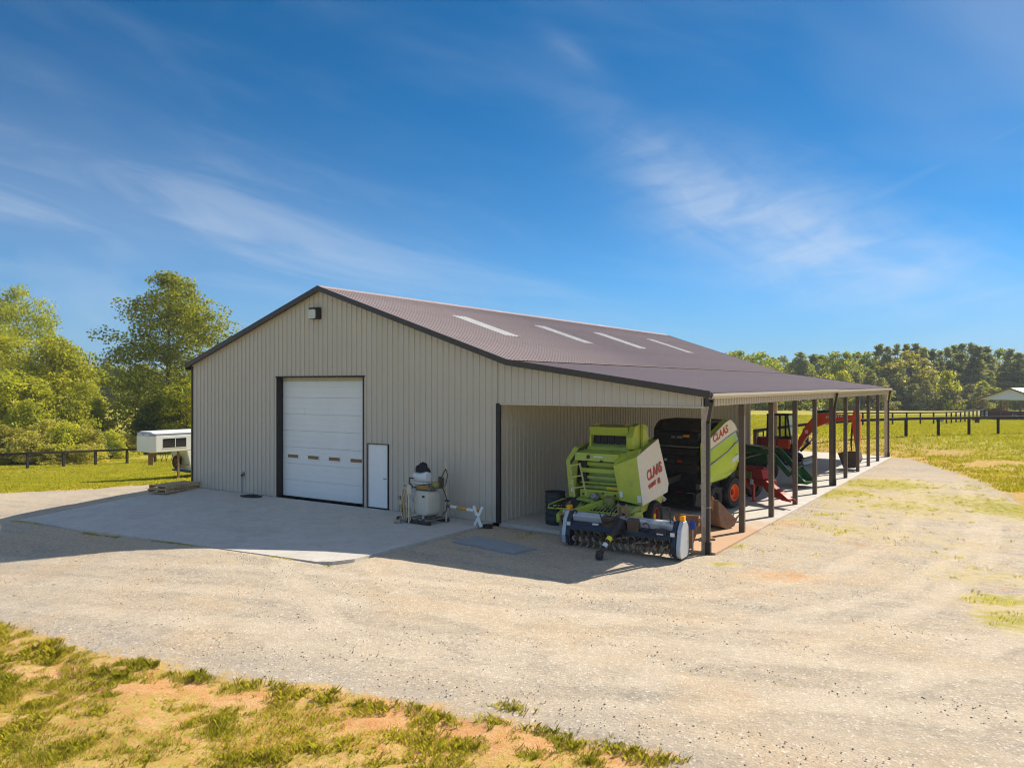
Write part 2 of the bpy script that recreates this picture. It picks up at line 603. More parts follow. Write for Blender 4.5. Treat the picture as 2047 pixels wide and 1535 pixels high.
for p in ((-15.0, -6.4, -0.47), (-7.5, -6.4, -0.27), (0.0, -6.4, -0.06), (0.2, -3, -0.08), (-15.3, -3, -0.30), (-15.2, 0, -0.10),
          (-7, 0, -0.1), (0, 0, -0.07), (3, -0.2, -0.11), (6.6, -0.2, -0.16), (3, -2.5, -0.13), (6.7, 6, -0.16), (6.7, 12, -0.16), (6.7, 18, -0.16),
          (6.7, 25, -0.16), (6.7, 31, -0.16), (0, 31.2, -0.1), (-7, 31.2, -0.15), (-15, 31, -0.3), (-15.2, 12, -0.25), (-15.2, 22, -0.3), (-7, 12, -0.2), (3, 12, -0.2)):
    CTRL.append(p)
for p in ((-11, 13, -0.5), (-4, 9, -0.3), (3, 9, -0.2), (8, 10, -0.15), (-14.5, 20.5, -0.9), (-17.0, 18, -1.1), (-19, 25, -1.05), (-26, 24, -1.1), (-22, 33, -0.75), (-17, 37, -0.7), (-19, 46, -1.6),
          (-29, 46, -1.8), (-26, 60, -2.5), (-40, 62, -2.65), (-38, 75, -3.0), (-24, 80, -3.0), (-60, 70, -3.2), (-60, 110, -4.2), (-45, 150, -4.0), (-110, 220, -2.6), (-125, 300, 0),
          (-60, 250, -1.5), (0, 120, -1.0), (0, 200, -1.8), (0, 70, -0.3), (12, 16, -0.18), (18, 22, -0.2), (12, 24, -0.17), (18, 33, -0.12), (25, 34, 0.0), (22, 43, -0.05), (33, 40, 0.25), (26, 50, 0.34), (36, 54, 0.36), (19, 50, 0.25), (50, 60, 0.3),
          (30, 75, 0.05), (40, 91, -0.45), (60, 99, -0.45), (90, 200, -2.3), (56, 200, -2.2), (130, 200, -2.3), (130, 130, -1.0), (60, 30, 0.3), (20, 0, -0.2), (-20, 0, -0.7), (0, -30, -0.3),
          (150, 400, -2), (-150, 500, -1), (0, 600, -2), (300, 100, -1), (-300, 100, -3)):
    ctl(*p)
CT = np.array(CTRL)
MQC = 3.0


def _phi(dx, dy):
    return np.sqrt(dx * dx + dy * dy + MQC * MQC)


_n = len(CT)
_A = np.zeros((_n + 1, _n + 1))
_A[:_n, :_n] = _phi(CT[:, None, 0] - CT[None, :, 0], CT[:, None, 1] - CT[None, :, 1]) - 0.02 * np.eye(_n)
_A[:_n, _n] = 1
_A[_n, :_n] = 1
_W = np.linalg.solve(_A, np.append(CT[:, 2], 0))


def gz_np(X, Y):
    X, Y = np.asarray(X, float), np.asarray(Y, float)
    z = np.full(X.shape, _W[-1])
    for i in range(_n):
        z = z + _W[i] * _phi(X - CT[i, 0], Y - CT[i, 1])
    ins = (X > -15.0) & (X < 6.5) & (Y > -0.05) & (Y < 30.9)
    z = np.where(ins, np.minimum(z, -0.2), z)
    ap = (X > -15.05) & (X < -0.02) & (Y > -6.35) & (Y <= 0)
    az = -0.44 * np.clip(-X / 15, 0, 1.2) * np.clip(-Y / 6.3, 0, 1.2) - 0.02
    z = np.where(ap, np.minimum(z, az - 0.08), z)
    return z


def gz(x, y):
    return float(gz_np(np.array([x]), np.array([y]))[0])


def gp(u, v):
    """ground point seen at a photograph pixel"""
    d0, d1 = 3.0, 400.0
    z = -0.15
    for _ in range(40):
        d = (CAM.z - z) * FPX / max(v - 769.0, 1.0)
        p = at(u, v, d)
        z = 0.5 * z + 0.5 * gz(p.x, p.y)
    return Vector((p.x, p.y, gz(p.x, p.y)))


def axis_coords(lo, hi, step, far, grow=1.18):
    c = list(np.arange(lo, hi + 1e-6, step))
    s, x = step, hi
    while x < far:
        s *= grow
        x += s
        c.append(x)
    s, x = step, lo
    while x > -far:
        s *= grow
        x -= s
        c.insert(0, x)
    return np.array(c)


# gravel yard outline (ground points), the rest is grass
GRAVEL_PX = [(-400, 1180), (-60, 1238), (60, 1262), (150, 1300), (300, 1322), (420, 1352), (600, 1372), (760, 1395), (900, 1425), (1050, 1452), (1200, 1492), (1330, 1535), (1420, 1580)]
GR = [gp(*p).xy for p in GRAVEL_PX]
GR += [cw(10, 5).xy, cw(24, 8).xy, cw(40, 22).xy, cw(30, 27).xy]
GR += [gp(*p).xy for p in ((2080, 1030), (2010, 985), (1950, 958), (1880, 936), (1790, 914))]
GR += [Vector((5, 31.2)), Vector((-15.3, 31.0)), Vector((-15.4, 0.2))]
GR += [gp(*p).xy for p in ((330, 966), (260, 972), (150, 980), (0, 986), (-150, 994))]
GR += [cw(-40, 24).xy]
GR = np.array([(p[0], p[1]) for p in GR])


def poly_sdf(P, X, Y):
    d2 = np.full(X.shape, 1e9)
    ins = np.zeros(X.shape, bool)
    n = len(P)
    for i in range(n):
        ax, ay = P[i]
        bx, by = P[(i + 1) % n]
        ex, ey = bx - ax, by - ay
        t = np.clip(((X - ax) * ex + (Y - ay) * ey) / (ex * ex + ey * ey), 0, 1)
        d2 = np.minimum(d2, (X - ax - t * ex) ** 2 + (Y - ay - t * ey) ** 2)
        c = ((ay > Y) != (by > Y)) & (X < (bx - ax) * (Y - ay) / (by - ay + 1e-12) + ax)
        ins ^= c
    return np.where(ins, 1, -1) * np.sqrt(d2)


# weedy patches on the gravel and clay patches: (u, v, radius along view-right, radius in depth, weight)
WEED_PX = [(1690, 985, 1.3, 1.6, 1.0), (1640, 992, .7, .9, 1.1), (1760, 968, 2.6, 2.6, .95), (1800, 1010, 3.5, 3.5, .6), (1700, 1060, 2.5, 2.2, .45), (1900, 1080, 3.0, 2.5, .35), (1840, 985, 2.2, 2.2, .5), (1930, 1000, 2.4, 2.8, .7), (1600, 1110, 1.6, 1.0, .3), (1960, 1150, 1.8, 1.2, .5), (2030, 1020, 1.8, 2.6, 1.0), (2005, 975, 3, 3, .5),
           (1660, 1028, .9, .9, .6), (1610, 1040, .8, .8, .55), (1470, 1092, .35, .3, .9), (1445, 1128, .5, .3, .8), (1520, 1075, .4, .4, .4), (2000, 1200, .8, .6, 1.0), (2030, 1240, .9, .8, .9), (1960, 1195, .5, .3, .6), (1880, 1110, 1.2, .8, .4),
           (1010, 1052, .9, .35, 1.1), (960, 1056, .5, .3, .9), (1050, 1072, .7, .5, .5), (820, 1085, .8, .12, .5), (450, 1125, .3, .1, .6), (510, 1106, .5, .12, .9), (420, 1093, .5, .1, .8), (170, 1057, .5, .1, .6), (735, 1118, .25, .12, .9),
           (280, 1335, .8, .5, .4), (540, 1160, .5, .3, .15)]
CLAY_PX = [(110, 1345, 1.3, .45, .85), (300, 1375, 1.4, .4, .9), (530, 1395, 1.3, .4, .85), (760, 1430, 1.1, .55, 1.0), (950, 1462, 1.0, .45, .9), (1080, 1490, .9, .4, .9), (60, 1440, .9, .4, .55), (300, 1450, .8, .35, .6), (800, 1505, .9, .3, .7), (560, 1480, .8, .3, .45), (1250, 1515, .8, .3, .9),
           (1560, 1150, 1.3, .8, .7), (1500, 1190, 2.0, .5, .45), (1720, 1085, 1.2, 1.6, .5), (430, 1168, 1.0, .35, .35), (560, 1185, 1.5, .5, .3), (1580, 1046, .8, 1.0, .7), (1900, 906, 9, 1.4, .5), (2030, 925, 6, 2.0, .5), (1810, 917, 5, 1.0, .6), (2040, 1175, 1.2, .8, .5), (170, 925, 6, 1.2, .5), (90, 945, 8, .8, .35), (1600, 1010, .8, .8, .3),
           (30, 1290, 1.5, .5, .5), (1700, 955, .6, 1.2, .5)]


def blobs(L_, X, Y):
    w = np.zeros(X.shape)
    for u, v, ra, rb, a in L_:
        p = gp(u, v)
        dx, dy = X - p.x, Y - p.y
        e = (dx * RIGHT.x + dy * RIGHT.y) / ra
        f = (dx * FWD.x + dy * FWD.y) / rb
        w = np.maximum(w, a * np.exp(-(e * e + f * f)))
    return w


xs = axis_coords(-28, 28, 0.2, 3500, 1.16)
ys = axis_coords(-18, 32, 0.2, 3500, 1.16)
GX, GY = np.meshgrid(xs, ys)
rng = np.random.default_rng(5)
GZ = gz_np(GX, GY)
SD = poly_sdf(GR, GX, GY)
WEED = blobs(WEED_PX, GX, GY)
CLAY = blobs(CLAY_PX, GX, GY)
inside_bld = (GX > -15.4) & (GX < 6.9) & (GY > -6.7) & (GY < 31.3) & ~((GX > 0) & (GY < -0.3))
near = (np.abs(GX) < 34) & (np.abs(GY) < 40)
bumpy = 0.025 * np.sin(GX * 1.7 + 0.6 * np.sin(GY * 1.1)) * np.sin(GY * 2.1 + np.sin(GX * 0.9)) + 0.012 * rng.standard_normal(GX.shape)
GZ = GZ + np.where(near & ~inside_bld, bumpy * np.where(SD > 0, 0.35, 1.3), 0)
ni, nj = len(ys), len(xs)
idx = np.arange(ni * nj).reshape(ni, nj)
Fg = np.stack([idx[:-1, :-1], idx[:-1, 1:], idx[1:, 1:], idx[1:, :-1]], -1).reshape(-1, 4)
gme = np_mesh('ground', np.stack([GX, GY, GZ], -1).reshape(-1, 3), Fg)


def ruts(X, Y):
    """compacted wheel lines along the ways vehicles take"""
    out = np.zeros(X.shape)
    paths = [[(-250, 1160), (200, 1195), (700, 1230), (1200, 1262), (1700, 1290), (2200, 1325)],
             [(-250, 1120), (250, 1150), (760, 1180), (1150, 1215), (1480, 1212), (1720, 1165), (1860, 1085), (1905, 1015), (1870, 960)],
             [(500, 1330), (900, 1355), (1350, 1368), (1700, 1330), (1950, 1235), (2060, 1130), (2050, 1050)],
             [(-200, 1230), (300, 1280), (800, 1330), (1300, 1400), (1800, 1470), (2200, 1500)],
             [(640, 1060), (640, 1130), (760, 1230), (1000, 1300), (1400, 1330), (1900, 1390)]]
    for p_ in paths:
        q_ = [gp(*c) for c in p_]
        for off in (-0.85, 0.85):
            d2 = np.full(X.shape, 1e9)
            for a_, b_ in zip(q_[:-1], q_[1:]):
                t_ = (b_ - a_).xy.normalized()
                nx_, ny_ = -t_.y * off, t_.x * off
                ax, ay, bx, by = a_.x + nx_, a_.y + ny_, b_.x + nx_, b_.y + ny_
                ex, ey = bx - ax, by - ay
                s_ = np.clip(((X - ax) * ex + (Y - ay) * ey) / (ex * ex + ey * ey), 0, 1)
                d2 = np.minimum(d2, (X - ax - s_ * ex) ** 2 + (Y - ay - s_ * ey) ** 2)
            out = np.maximum(out, np.exp(-d2 / 0.30 ** 2))
    return out


RUT = ruts(GX, GY)
for nm, arr in (('gravel', SD), ('weed', WEED), ('clay', CLAY), ('rut', RUT)):
    a = gme.attributes.new(nm, 'FLOAT', 'POINT')
    a.data.foreach_set('value', arr.astype(np.float32).ravel())
gme.shade_smooth()


def ground_mat():
    m = bpy.data.materials.new('ground_surface')
    m.use_nodes = True
    nt = m.node_tree
    N, L = nt.nodes, nt.links
    b = N['Principled BSDF']
    b.inputs['Roughness'].default_value = 0.95
    b.inputs['Specular IOR Level'].default_value = 0.15
    geo = N.new('ShaderNodeNewGeometry')
    P = geo.outputs['Position']

    def att(n_):
        a = N.new('ShaderNodeAttribute')
        a.attribute_name = n_
        return a.outputs['Fac']

    def noi(scale, detail=6, rough=0.6, vec=None, out=0, dist=0.0):
        n_ = N.new('ShaderNodeTexNoise')
        n_.inputs['Scale'].default_value = scale
        n_.inputs['Detail'].default_value = detail
        n_.inputs['Roughness'].default_value = rough
        n_.inputs['Distortion'].default_value = dist
        L.new(vec if vec is not None else P, n_.inputs['Vector'])
        return n_.outputs[out]

    def mth(op, a, b_=None, c=None):
        n_ = N.new('ShaderNodeMath')
        n_.operation = op
        for i, v in enumerate((a, b_, c)):
            if v is None:
                continue
            if isinstance(v, (int, float)):
                n_.inputs[i].default_value = v
            else:
                L.new(v, n_.inputs[i])
        return n_.outputs[0]

    def ss(v, lo, hi, t0=0.0, t1=1.0):
        n_ = N.new('ShaderNodeMapRange')
        n_.interpolation_type = 'SMOOTHSTEP'
        for k, q in (('From Min', lo), ('From Max', hi), ('To Min', t0), ('To Max', t1)):
            n_.inputs[k].default_value = q
        L.new(v, n_.inputs['Value'])
        return n_.outputs[0]

    def mix(f, a, b_, blend='MIX'):
        n_ = N.new('ShaderNodeMix')
        n_.data_type = 'RGBA'
        n_.blend_type = blend
        if isinstance(f, (int, float)):
            n_.inputs['Factor'].default_value = f
        else:
            L.new(f, n_.inputs['Factor'])
        for k, v in (('A', a), ('B', b_)):
            if isinstance(v, tuple):
                n_.inputs[k].default_value = (*v, 1)
            else:
                L.new(v, n_.inputs[k])
        return n_.outputs['Result']
    sd0 = att('gravel')
    # wheel-worn streaks run along the drive
    mp = N.new('ShaderNodeMapping')
    mp.inputs['Rotation'].default_value = (0, 0, R(-17))
    mp.inputs['Scale'].default_value = (0.22, 1.6, 1)
    L.new(P, mp.inputs['Vector'])
    streak = noi(1.0, 7, 0.62, mp.outputs[0], dist=0.4)
    big = noi(0.35, 5)
    mid = noi(2.6, 6, 0.65)
    fine = noi(38, 4, 0.7)
    vor = N.new('ShaderNodeTexVoronoi')
    vor.inputs['Scale'].default_value = 30
    L.new(P, vor.inputs['Vector'])
    vcol = N.new('ShaderNodeSeparateColor')
    L.new(vor.outputs['Color'], vcol.inputs[0])
    # gravel: pale dust, greyer loose stone at the sides of the tracks, reddish fines
    loose = ss(mth('ADD', mth('MULTIPLY', streak, 0.7), mth('MULTIPLY', mid, 0.3)), 0.42, 0.62)
    rutv = mth('MULTIPLY', att('rut'), ss(noi(1.3, 4), 0.3, 0.6))
    loose = mth('MULTIPLY', loose, mth('SUBTRACT', 1.0, mth('MULTIPLY', rutv, 0.85)))
    gcol = mix(mth('MULTIPLY', loose, ss(noi(0.9, 5, 0.6), 0.36, 0.62)), (0.505, 0.43, 0.335), (0.405, 0.355, 0.295))
    gcol = mix(mth('MULTIPLY', rutv, 0.8), gcol, (0.59, 0.51, 0.405))
    edge = mth('MULTIPLY', ss(mth('ADD', sd0, mth('MULTIPLY', mth('SUBTRACT', mid, 0.5), 2.0)), 1.5, 0.1), 0.7)
    gcol = mix(edge, gcol, (0.40, 0.36, 0.31))
    rv = att('rut')
    shoulder = mth('MULTIPLY', mth('MULTIPLY', ss(rv, 0.02, 0.2), mth('SUBTRACT', 1.0, ss(rv, 0.3, 0.65))), ss(noi(1.9, 5, 0.65), 0.38, 0.62))
    gcol = mix(mth('MULTIPLY', shoulder, 0.65), gcol, (0.385, 0.335, 0.27))
    gcol = mix(mth('MULTIPLY', ss(big, 0.45, 0.68), 0.55), gcol, (0.55, 0.42, 0.28))
    gcol = mix(mth('MULTIPLY', mth('MULTIPLY', ss(vcol.outputs[0], 0.55, 0.95), loose), 0.5), gcol, (0.20, 0.19, 0.19))
    gcol = mix(mth('MULTIPLY', ss(vcol.outputs[1], 0.84, 0.98), 0.55), gcol, (0.70, 0.66, 0.60))
    gcol = mix(1.0, gcol, mix(ss(fine, 0.3, 0.7), (0.86, 0.85, 0.84), (1.09, 1.085, 1.07)), 'MULTIPLY')
    gcol = mix(1.0, gcol, mix(ss(noi(7, 6, 0.75), 0.3, 0.7), (0.90, 0.89, 0.88), (1.08, 1.07, 1.055)), 'MULTIPLY')
    # clay
    ccol = mix(ss(mid, 0.35, 0.7), (0.63, 0.385, 0.185), (0.53, 0.26, 0.10))
    ccol = mix(1.0, ccol, mix(ss(fine, 0.3, 0.7), (0.82, 0.8, 0.78), (1.15, 1.15, 1.13)), 'MULTIPLY')
    # grass sward
    f2 = noi(9, 6, 0.7)
    scol = mix(ss(f2, 0.35, 0.68), (0.23, 0.25, 0.025), (0.46, 0.38, 0.07))
    scol = mix(mth('MULTIPLY', ss(big, 0.45, 0.72), 0.55), scol, (0.52, 0.40, 0.09))
    scol = mix(mth('MULTIPLY', ss(noi(0.045, 3), 0.42, 0.62), 0.35), scol, (0.48, 0.41, 0.06))
    clay = att('clay')
    weed = att('weed')
    sd = att('gravel')
    rag = mth('ADD', mth('MULTIPLY', mth('SUBTRACT', mid, 0.5), 1.5), mth('MULTIPLY', mth('SUBTRACT', f2, 0.5), 0.9))
    rag2 = mth('MULTIPLY', rag, ss(sd, -2.5, 2.5, 1.0, 0.6))
    isgrav = ss(mth('ADD', sd, rag2), -0.12, 0.22)
    tn = noi(4.5, 6, 0.65)
    claym = ss(mth('ADD', clay, mth('MULTIPLY', mth('SUBTRACT', tn, 0.5), 1.9)), 0.42, 0.72)
    thin = ss(noi(11, 6, 0.75), 0.34, 0.58)
    worn = mth('MULTIPLY', thin, ss(sd, -9.0, -0.3))
    grassy = mix(mth('MULTIPLY', worn, 0.9), scol, ccol)
    grassy = mix(claym, grassy, ccol)
    gravy = mix(mth('MULTIPLY', claym, 0.62), gcol, ccol)
    weedm = ss(mth('ADD', weed, mth('MULTIPLY', mth('SUBTRACT', tn, 0.5), 2.0)), 0.45, 0.75)
    straw = ss(mth('ADD', weed, mth('MULTIPLY', mth('SUBTRACT', noi(3.0, 7, 0.7), 0.5), 2.2)), 0.22, 0.62)
    gravy = mix(mth('MULTIPLY', straw, 0.6), gravy, (0.55, 0.45, 0.22))
    gravy = mix(mth('MULTIPLY', weedm, 0.75), gravy, scol)
    col = mix(isgrav, grassy, gravy)
    L.new(col, b.inputs['Base Color'])
    bh = mth('ADD', mth('MULTIPLY', fine, 0.5), mth('MULTIPLY', vor.outputs['Distance'], 0.35))
    bh = mth('ADD', bh, mth('MULTIPLY', f2, 1.1))
    bp = N.new('ShaderNodeBump')
    bp.inputs['Strength'].default_value = 0.6
    bp.inputs['Distance'].default_value = 0.02
    L.new(bh, bp.inputs['Height'])
    L.new(bp.outputs[0], b.inputs['Normal'])
    MAT['ground'] = m


ground_mat()
tag(link('ground', gme, 'ground'), kind='structure')


def concrete_mat(name, clay_at=None, clay_r=2.5):
    m = mat(name, (0.56, 0.53, 0.49), 0.85, var=0.09, scale=1.4, bump=0.12, bscale=55, dirt=(0.40, 0.37, 0.33), dirt_amt=0.30, dirt_scale=0.55)
    nt = m.node_tree
    N, L = nt.nodes, nt.links
    b = N['Principled BSDF']
    src = b.inputs['Base Color'].links[0].from_socket
    geo = N.new('ShaderNodeNewGeometry')
    w = N.new('ShaderNodeTexNoise')          # tyre scuffs and hairline stains
    w.inputs['Scale'].default_value = 0.8
    w.inputs['Detail'].default_value = 8
    w.inputs['Distortion'].default_value = 2.2
    L.new(geo.outputs['Position'], w.inputs['Vector'])
    r_ = N.new('ShaderNodeMapRange')
    r_.inputs['From Min'].default_value = 0.47
    r_.inputs['From Max'].default_value = 0.53
    L.new(w.outputs[0], r_.inputs['Value'])
    pp = N.new('ShaderNodeMath')
    pp.operation = 'PINGPONG'
    L.new(r_.outputs[0], pp.inputs[0])
    pp.inputs[1].default_value = 0.5
    ml = N.new('ShaderNodeMath')
    ml.operation = 'MULTIPLY'
    L.new(pp.outputs[0], ml.inputs[0])
    ml.inputs[1].default_value = 0.9
    mx = N.new('ShaderNodeMix')
    mx.data_type = 'RGBA'
    L.new(ml.outputs[0], mx.inputs['Factor'])
    L.new(src, mx.inputs['A'])
    mx.inputs['B'].default_value = (0.38, 0.36, 0.34, 1)
    c = mx.outputs['Result']
    if clay_at:
        vd = N.new('ShaderNodeVectorMath')
        vd.operation = 'DISTANCE'
        L.new(geo.outputs['Position'], vd.inputs[0])
        vd.inputs[1].default_value = clay_at
        nn = N.new('ShaderNodeTexNoise')
        nn.inputs['Scale'].default_value = 1.5
        nn.inputs['Detail'].default_value = 6
        L.new(geo.outputs['Position'], nn.inputs['Vector'])
        s_ = N.new('ShaderNodeMath')
        s_.operation = 'MULTIPLY_ADD'
        L.new(nn.outputs[0], s_.inputs[0])
        s_.inputs[1].default_value = -3.5
        L.new(vd.outputs['Value'], s_.inputs[2])
        q = N.new('ShaderNodeMapRange')
        q.inputs['From Min'].default_value = clay_r - 2.6
        q.inputs['From Max'].default_value = clay_r
        q.inputs['To Min'].default_value = 0.75
        q.inputs['To Max'].default_value = 0.0
        L.new(s_.outputs[0], q.inputs['Value'])
        m2 = N.new('ShaderNodeMix')
        m2.data_type = 'RGBA'
        L.new(q.outputs[0], m2.inputs['Factor'])
        L.new(c, m2.inputs['A'])
        m2.inputs['B'].default_value = (0.50, 0.27, 0.12, 1)
        c = m2.outputs['Result']
    L.new(c, b.inputs['Base Color'])


concrete_mat('concrete_apron')
concrete_mat('concrete_floor', (6.1, 1.6, -0.1), 2.6)

# the apron: panels with sawn control joints, twisted to follow the fall of the yard
apron = thing('concrete_apron')
tag(apron, kind='structure')
jx = [-15.0, -9.67, -5.0, -0.15]
jy = [-6.3, -3.15, -0.03]
g = 0.006
for i in range(3):
    for j in range(2):
        x0, x1, y0, y1 = jx[i] + g, jx[i + 1] - g, jy[j] + g, jy[j + 1] - g
        mb = MB()
        nx, ny = 8, 5
        top, bot = [], []
        for b_ in range(ny + 1):
            for a_ in range(nx + 1):
                x = x0 + (x1 - x0) * a_ / nx
                y = y0 + (y1 - y0) * b_ / ny
                if i == 2 and j == 0 and a_ == nx and b_ == 0:
                    x, y = x - 0.25, y + 0.2
                top.append((x, y, apron_z(x, y)))
        n1 = nx + 1
        fs = [(r_ * n1 + c, r_ * n1 + c + 1, (r_ + 1) * n1 + c + 1, (r_ + 1) * n1 + c) for r_ in range(ny) for c in range(nx)]
        rim = [c for c in range(nx)] + [r_ * n1 + nx for r_ in range(ny)] + [ny * n1 + c for c in range(nx, 0, -1)] + [r_ * n1 for r_ in range(ny, 0, -1)]
        low = [(top[k][0], top[k][1], top[k][2] - 0.3) for k in rim]
        o0 = len(top)
        fs += [(rim[k], o0 + k, o0 + (k + 1) % len(rim), rim[(k + 1) % len(rim)]) for k in range(len(rim))]
        mb.add(top + low, fs)
        mb.build('slab_panel', 'concrete_apron', apron)

floor = thing('lean_to_floor')
tag(floor, kind='structure')
fy = [0.02, 6.1, 12.2, 18.3, 24.4, 30.75]
for j in range(5):
    mb = MB()
    mb.prism([(0.02, -0.005), (6.48, -0.13), (6.48, -0.5), (0.02, -0.5)], 'y', fy[j] + g, fy[j + 1] - g)
    mb.build('slab_panel', 'concrete_floor', floor)
mb = MB().box(-14.6, 0.0, 25.0, 30.75, -0.5, -0.01)
mb.build('slab_panel', 'concrete_floor', floor)

# ------------------------------------------------------------ the barn
BARN = thing('metal_barn', (0, 0, 0), 0, 'long tan ribbed metal barn with brown roof and open lean-to', 'barn')
W, LEN, ENC, LX = 14.7, 30.5, 25.1, 6.3           # main width, length, enclosed length, lean-to width
PK, EV, BRK, LEV = 7.36, 4.80, 4.73, 3.82         # ridge, eave, break and lean-to eave heights (roof plane)
OH = 0.18                                         # rake overhang
SL = (PK - EV) / (W / 2 + 0.15)
BX = 0.42                                         # where the two roofs meet
BZ = PK - SL * (BX + W / 2)
LSL = (BZ - LEV) / (LX + 0.12 - BX)


def roof_z(x):
    if x < BX:
        return PK - SL * abs(x + W / 2)
    return BZ - LSL * (x - BX)


RIB, RH = 0.2286, 0.032


def rib_profile(a, b, extra=(), sec=((-0.021, 0), (-0.015, RH), (0.015, RH), (0.021, 0))):
    """points (t, height) of ribbed sheet between a and b"""
    pts = [(a, 0.0)]
    k = math.ceil((a - 0.03) / RIB)
    while k * RIB - 0.03 < b:
        c = k * RIB
        for dt, h in sec:
            if a < c + dt < b:
                pts.append((c + dt, h))
        k += 1
    pts.append((b, 0.0))
    for e in extra:
        if a < e < b and min(abs(e - p[0]) for p in pts) > 1e-3:
            h = 0
            pts.append((e, h))
    pts.sort()
    return pts


def wall_sheet(a, b, zb, zt, place, name='wall_panel', m='wall_tan', extra=()):
    """ribbed wall sheet from a to b; zb/zt give bottom and top; place(t, out, z) -> point"""
    pr = rib_profile(a, b, extra)
    vs_ = []
    for t, h in pr:
        vs_.append(place(t, h, zb(t) if callable(zb) else zb))
        vs_.append(place(t, h, zt(t) if callable(zt) else zt))
    fs_ = [(2 * i, 2 * i + 2, 2 * i + 3, 2 * i + 1) for i in range(len(pr) - 1)]
    mb = MB().add(vs_, fs_)
    return mb.build(name, m, BARN)


PW = RIB * 4
gable = lambda t, o, z: (t, -o, z)
DX0, DX1, DZ = -9.67, -5.38, 4.27
MX0, MX1, MZ = -5.22, -4.26, 2.10
HZ = 3.48                                          # underside of the lean-to gable
stops = sorted(set([round(-W + 0.02, 3), DX0, DX1, MX0, MX1, 0.0, LX - 0.07] + [round(k * PW + RIB / 2, 4) for k in range(-17, 7) if -W + 0.1 < k * PW + RIB / 2 < LX - 0.15]))
stops = [s for i, s in enumerate(stops) if i == 0 or s - stops[i - 1] > 0.02]
topz = lambda t: roof_z(t) - 0.05
for a, b in zip(stops[:-1], stops[1:]):
    c = (a + b) / 2
    zb = -0.02
    if DX0 < c < DX1:
        zb = DZ
    elif MX0 < c < MX1:
        zb = MZ
    elif c > 0:
        zb = HZ
    wall_sheet(a, b, zb, topz, gable, extra=(-W / 2, BX))
# inner long wall under the lean-to, facing +X; left wall; back wall of the enclosed part
y = 0.03
while y < ENC - 0.05:
    y2 = min(y + PW, ENC)
    wall_sheet(y, y2, -0.04, roof_z(0) - 0.06, lambda t, o, z: (0.005 + o, t, z))
    wall_sheet(y, y2, -0.3, EV - 0.03, lambda t, o, z: (-W - o, t, z))
    y = y2
x = -W + 0.02
while x < -0.05:
    x2 = min(x + PW, 0.0)
    wall_sheet(x, x2, -0.1, lambda t: roof_z(t) - 0.05, lambda t, o, z: (t, ENC + o, z), extra=(-W / 2,))
    wall_sheet(x, x2, 3.5, lambda t: roof_z(t) - 0.05, lambda t, o, z: (t, LEN + o, z), extra=(-W / 2,))
    x = x2
x = 0.0
while x < LX - 0.1:
    x2 = min(x + PW, LX - 0.07)
    wall_sheet(x, x2, 3.48, lambda t: roof_z(t) - 0.05, lambda t, o, z: (t, LEN + o, z), extra=(BX,))
    x = x2

# roof sheets; ribs run down the slope
roof_cache = {}
ROOF_SEC = ((-0.022, 0), (-0.014, 0.015), (0.014, 0.015), (0.022, 0))


def roof_sheet(y0, w, x0, x1, lift=0.0, name='roof_panel', m='roof_brown', share=True):
    key = (round(w, 3), x0, x1, m)
    z0, z1 = roof_z(x0), roof_z(x1)
    if key not in roof_cache:
        pr = [(t - RIB / 2, h) for t, h in rib_profile(RIB / 2, RIB / 2 + w, (), ROOF_SEC)]
        nx_, nz_ = (z0 - z1), (x1 - x0)
        ln = math.hypot(nx_, nz_)
        if x1 < x0:
            nx_, nz_ = nx_, nz_
        nrm = Vector(((z0 - z1) / ln * (1 if x1 > x0 else 1), 0, abs(x1 - x0) / ln))
        if x1 < x0:
            nrm = Vector((-abs(z0 - z1) / ln, 0, abs(x1 - x0) / ln))
        vs_ = []
        for t, h in pr:
            h = h * 1.3
            vs_.append(Vector((x0, t, z0)) + nrm * h)
            vs_.append(Vector((x1, t, z1)) + nrm * h)
        fs_ = [(2 * i, 2 * i + 1, 2 * i + 3, 2 * i + 2) for i in range(len(pr) - 1)]
        me = MB().add(vs_, fs_).mesh(name)
        me.materials.append(MAT[m])
        roof_cache[key] = me
    o = bpy.data.objects.new(name, roof_cache[key])
    COL.objects.link(o)
    o.parent = BARN
    o.location = (0, y0, lift)
    return o


y = -OH
k = 0
sky_y = (9, 14, 19, 24)
while y < LEN + OH - 0.02:
    w = min(PW, LEN + OH - y)
    roof_sheet(y, w, -W / 2, BX + 0.06, 0.012)
    roof_sheet(y, w, BX, LX + 0.12, 0.0)
    roof_sheet(y, w, -W / 2, -W - 0.15, 0.012)
    k += 1
    y += PW
# under-deck so that no light leaks at the seams
mb = MB()
P2 = [(-W - 0.13, roof_z(-W - 0.13)), (-W / 2, PK), (BX, BZ), (LX + 0.1, roof_z(LX + 0.1))]
poly = [(a, z - 0.02) for a, z in P2] + [(a, z - 0.05) for a, z in reversed(P2)]
mb.prism(poly, 'y', -OH + 0.03, LEN + OH - 0.03)
mb.build('roof_deck', mat('deck_under', (0.30, 0.28, 0.25), 0.8), BARN)
# skylight sheets lying over the ribs
for yy in (4.35, 10.2, 15.8, 22.3):
    x0, x1 = -5.1, -2.62
    nrm = Vector((SL, 0, 1)).normalized()
    pr = [(t - RIB / 2, h) for t, h in rib_profile(RIB / 2, RIB / 2 + PW, (), ROOF_SEC)]
    vs_ = []
    for t, h in pr:
        for xx in (x0, x1):
            vs_.append(Vector((xx, yy + t, roof_z(xx))) + nrm * (h * 1.3 + 0.034))
    mb = MB().add(vs_, [(2 * i, 2 * i + 1, 2 * i + 3, 2 * i + 2) for i in range(len(pr) - 1)])
    mb.build('skylight', 'skylight', BARN)
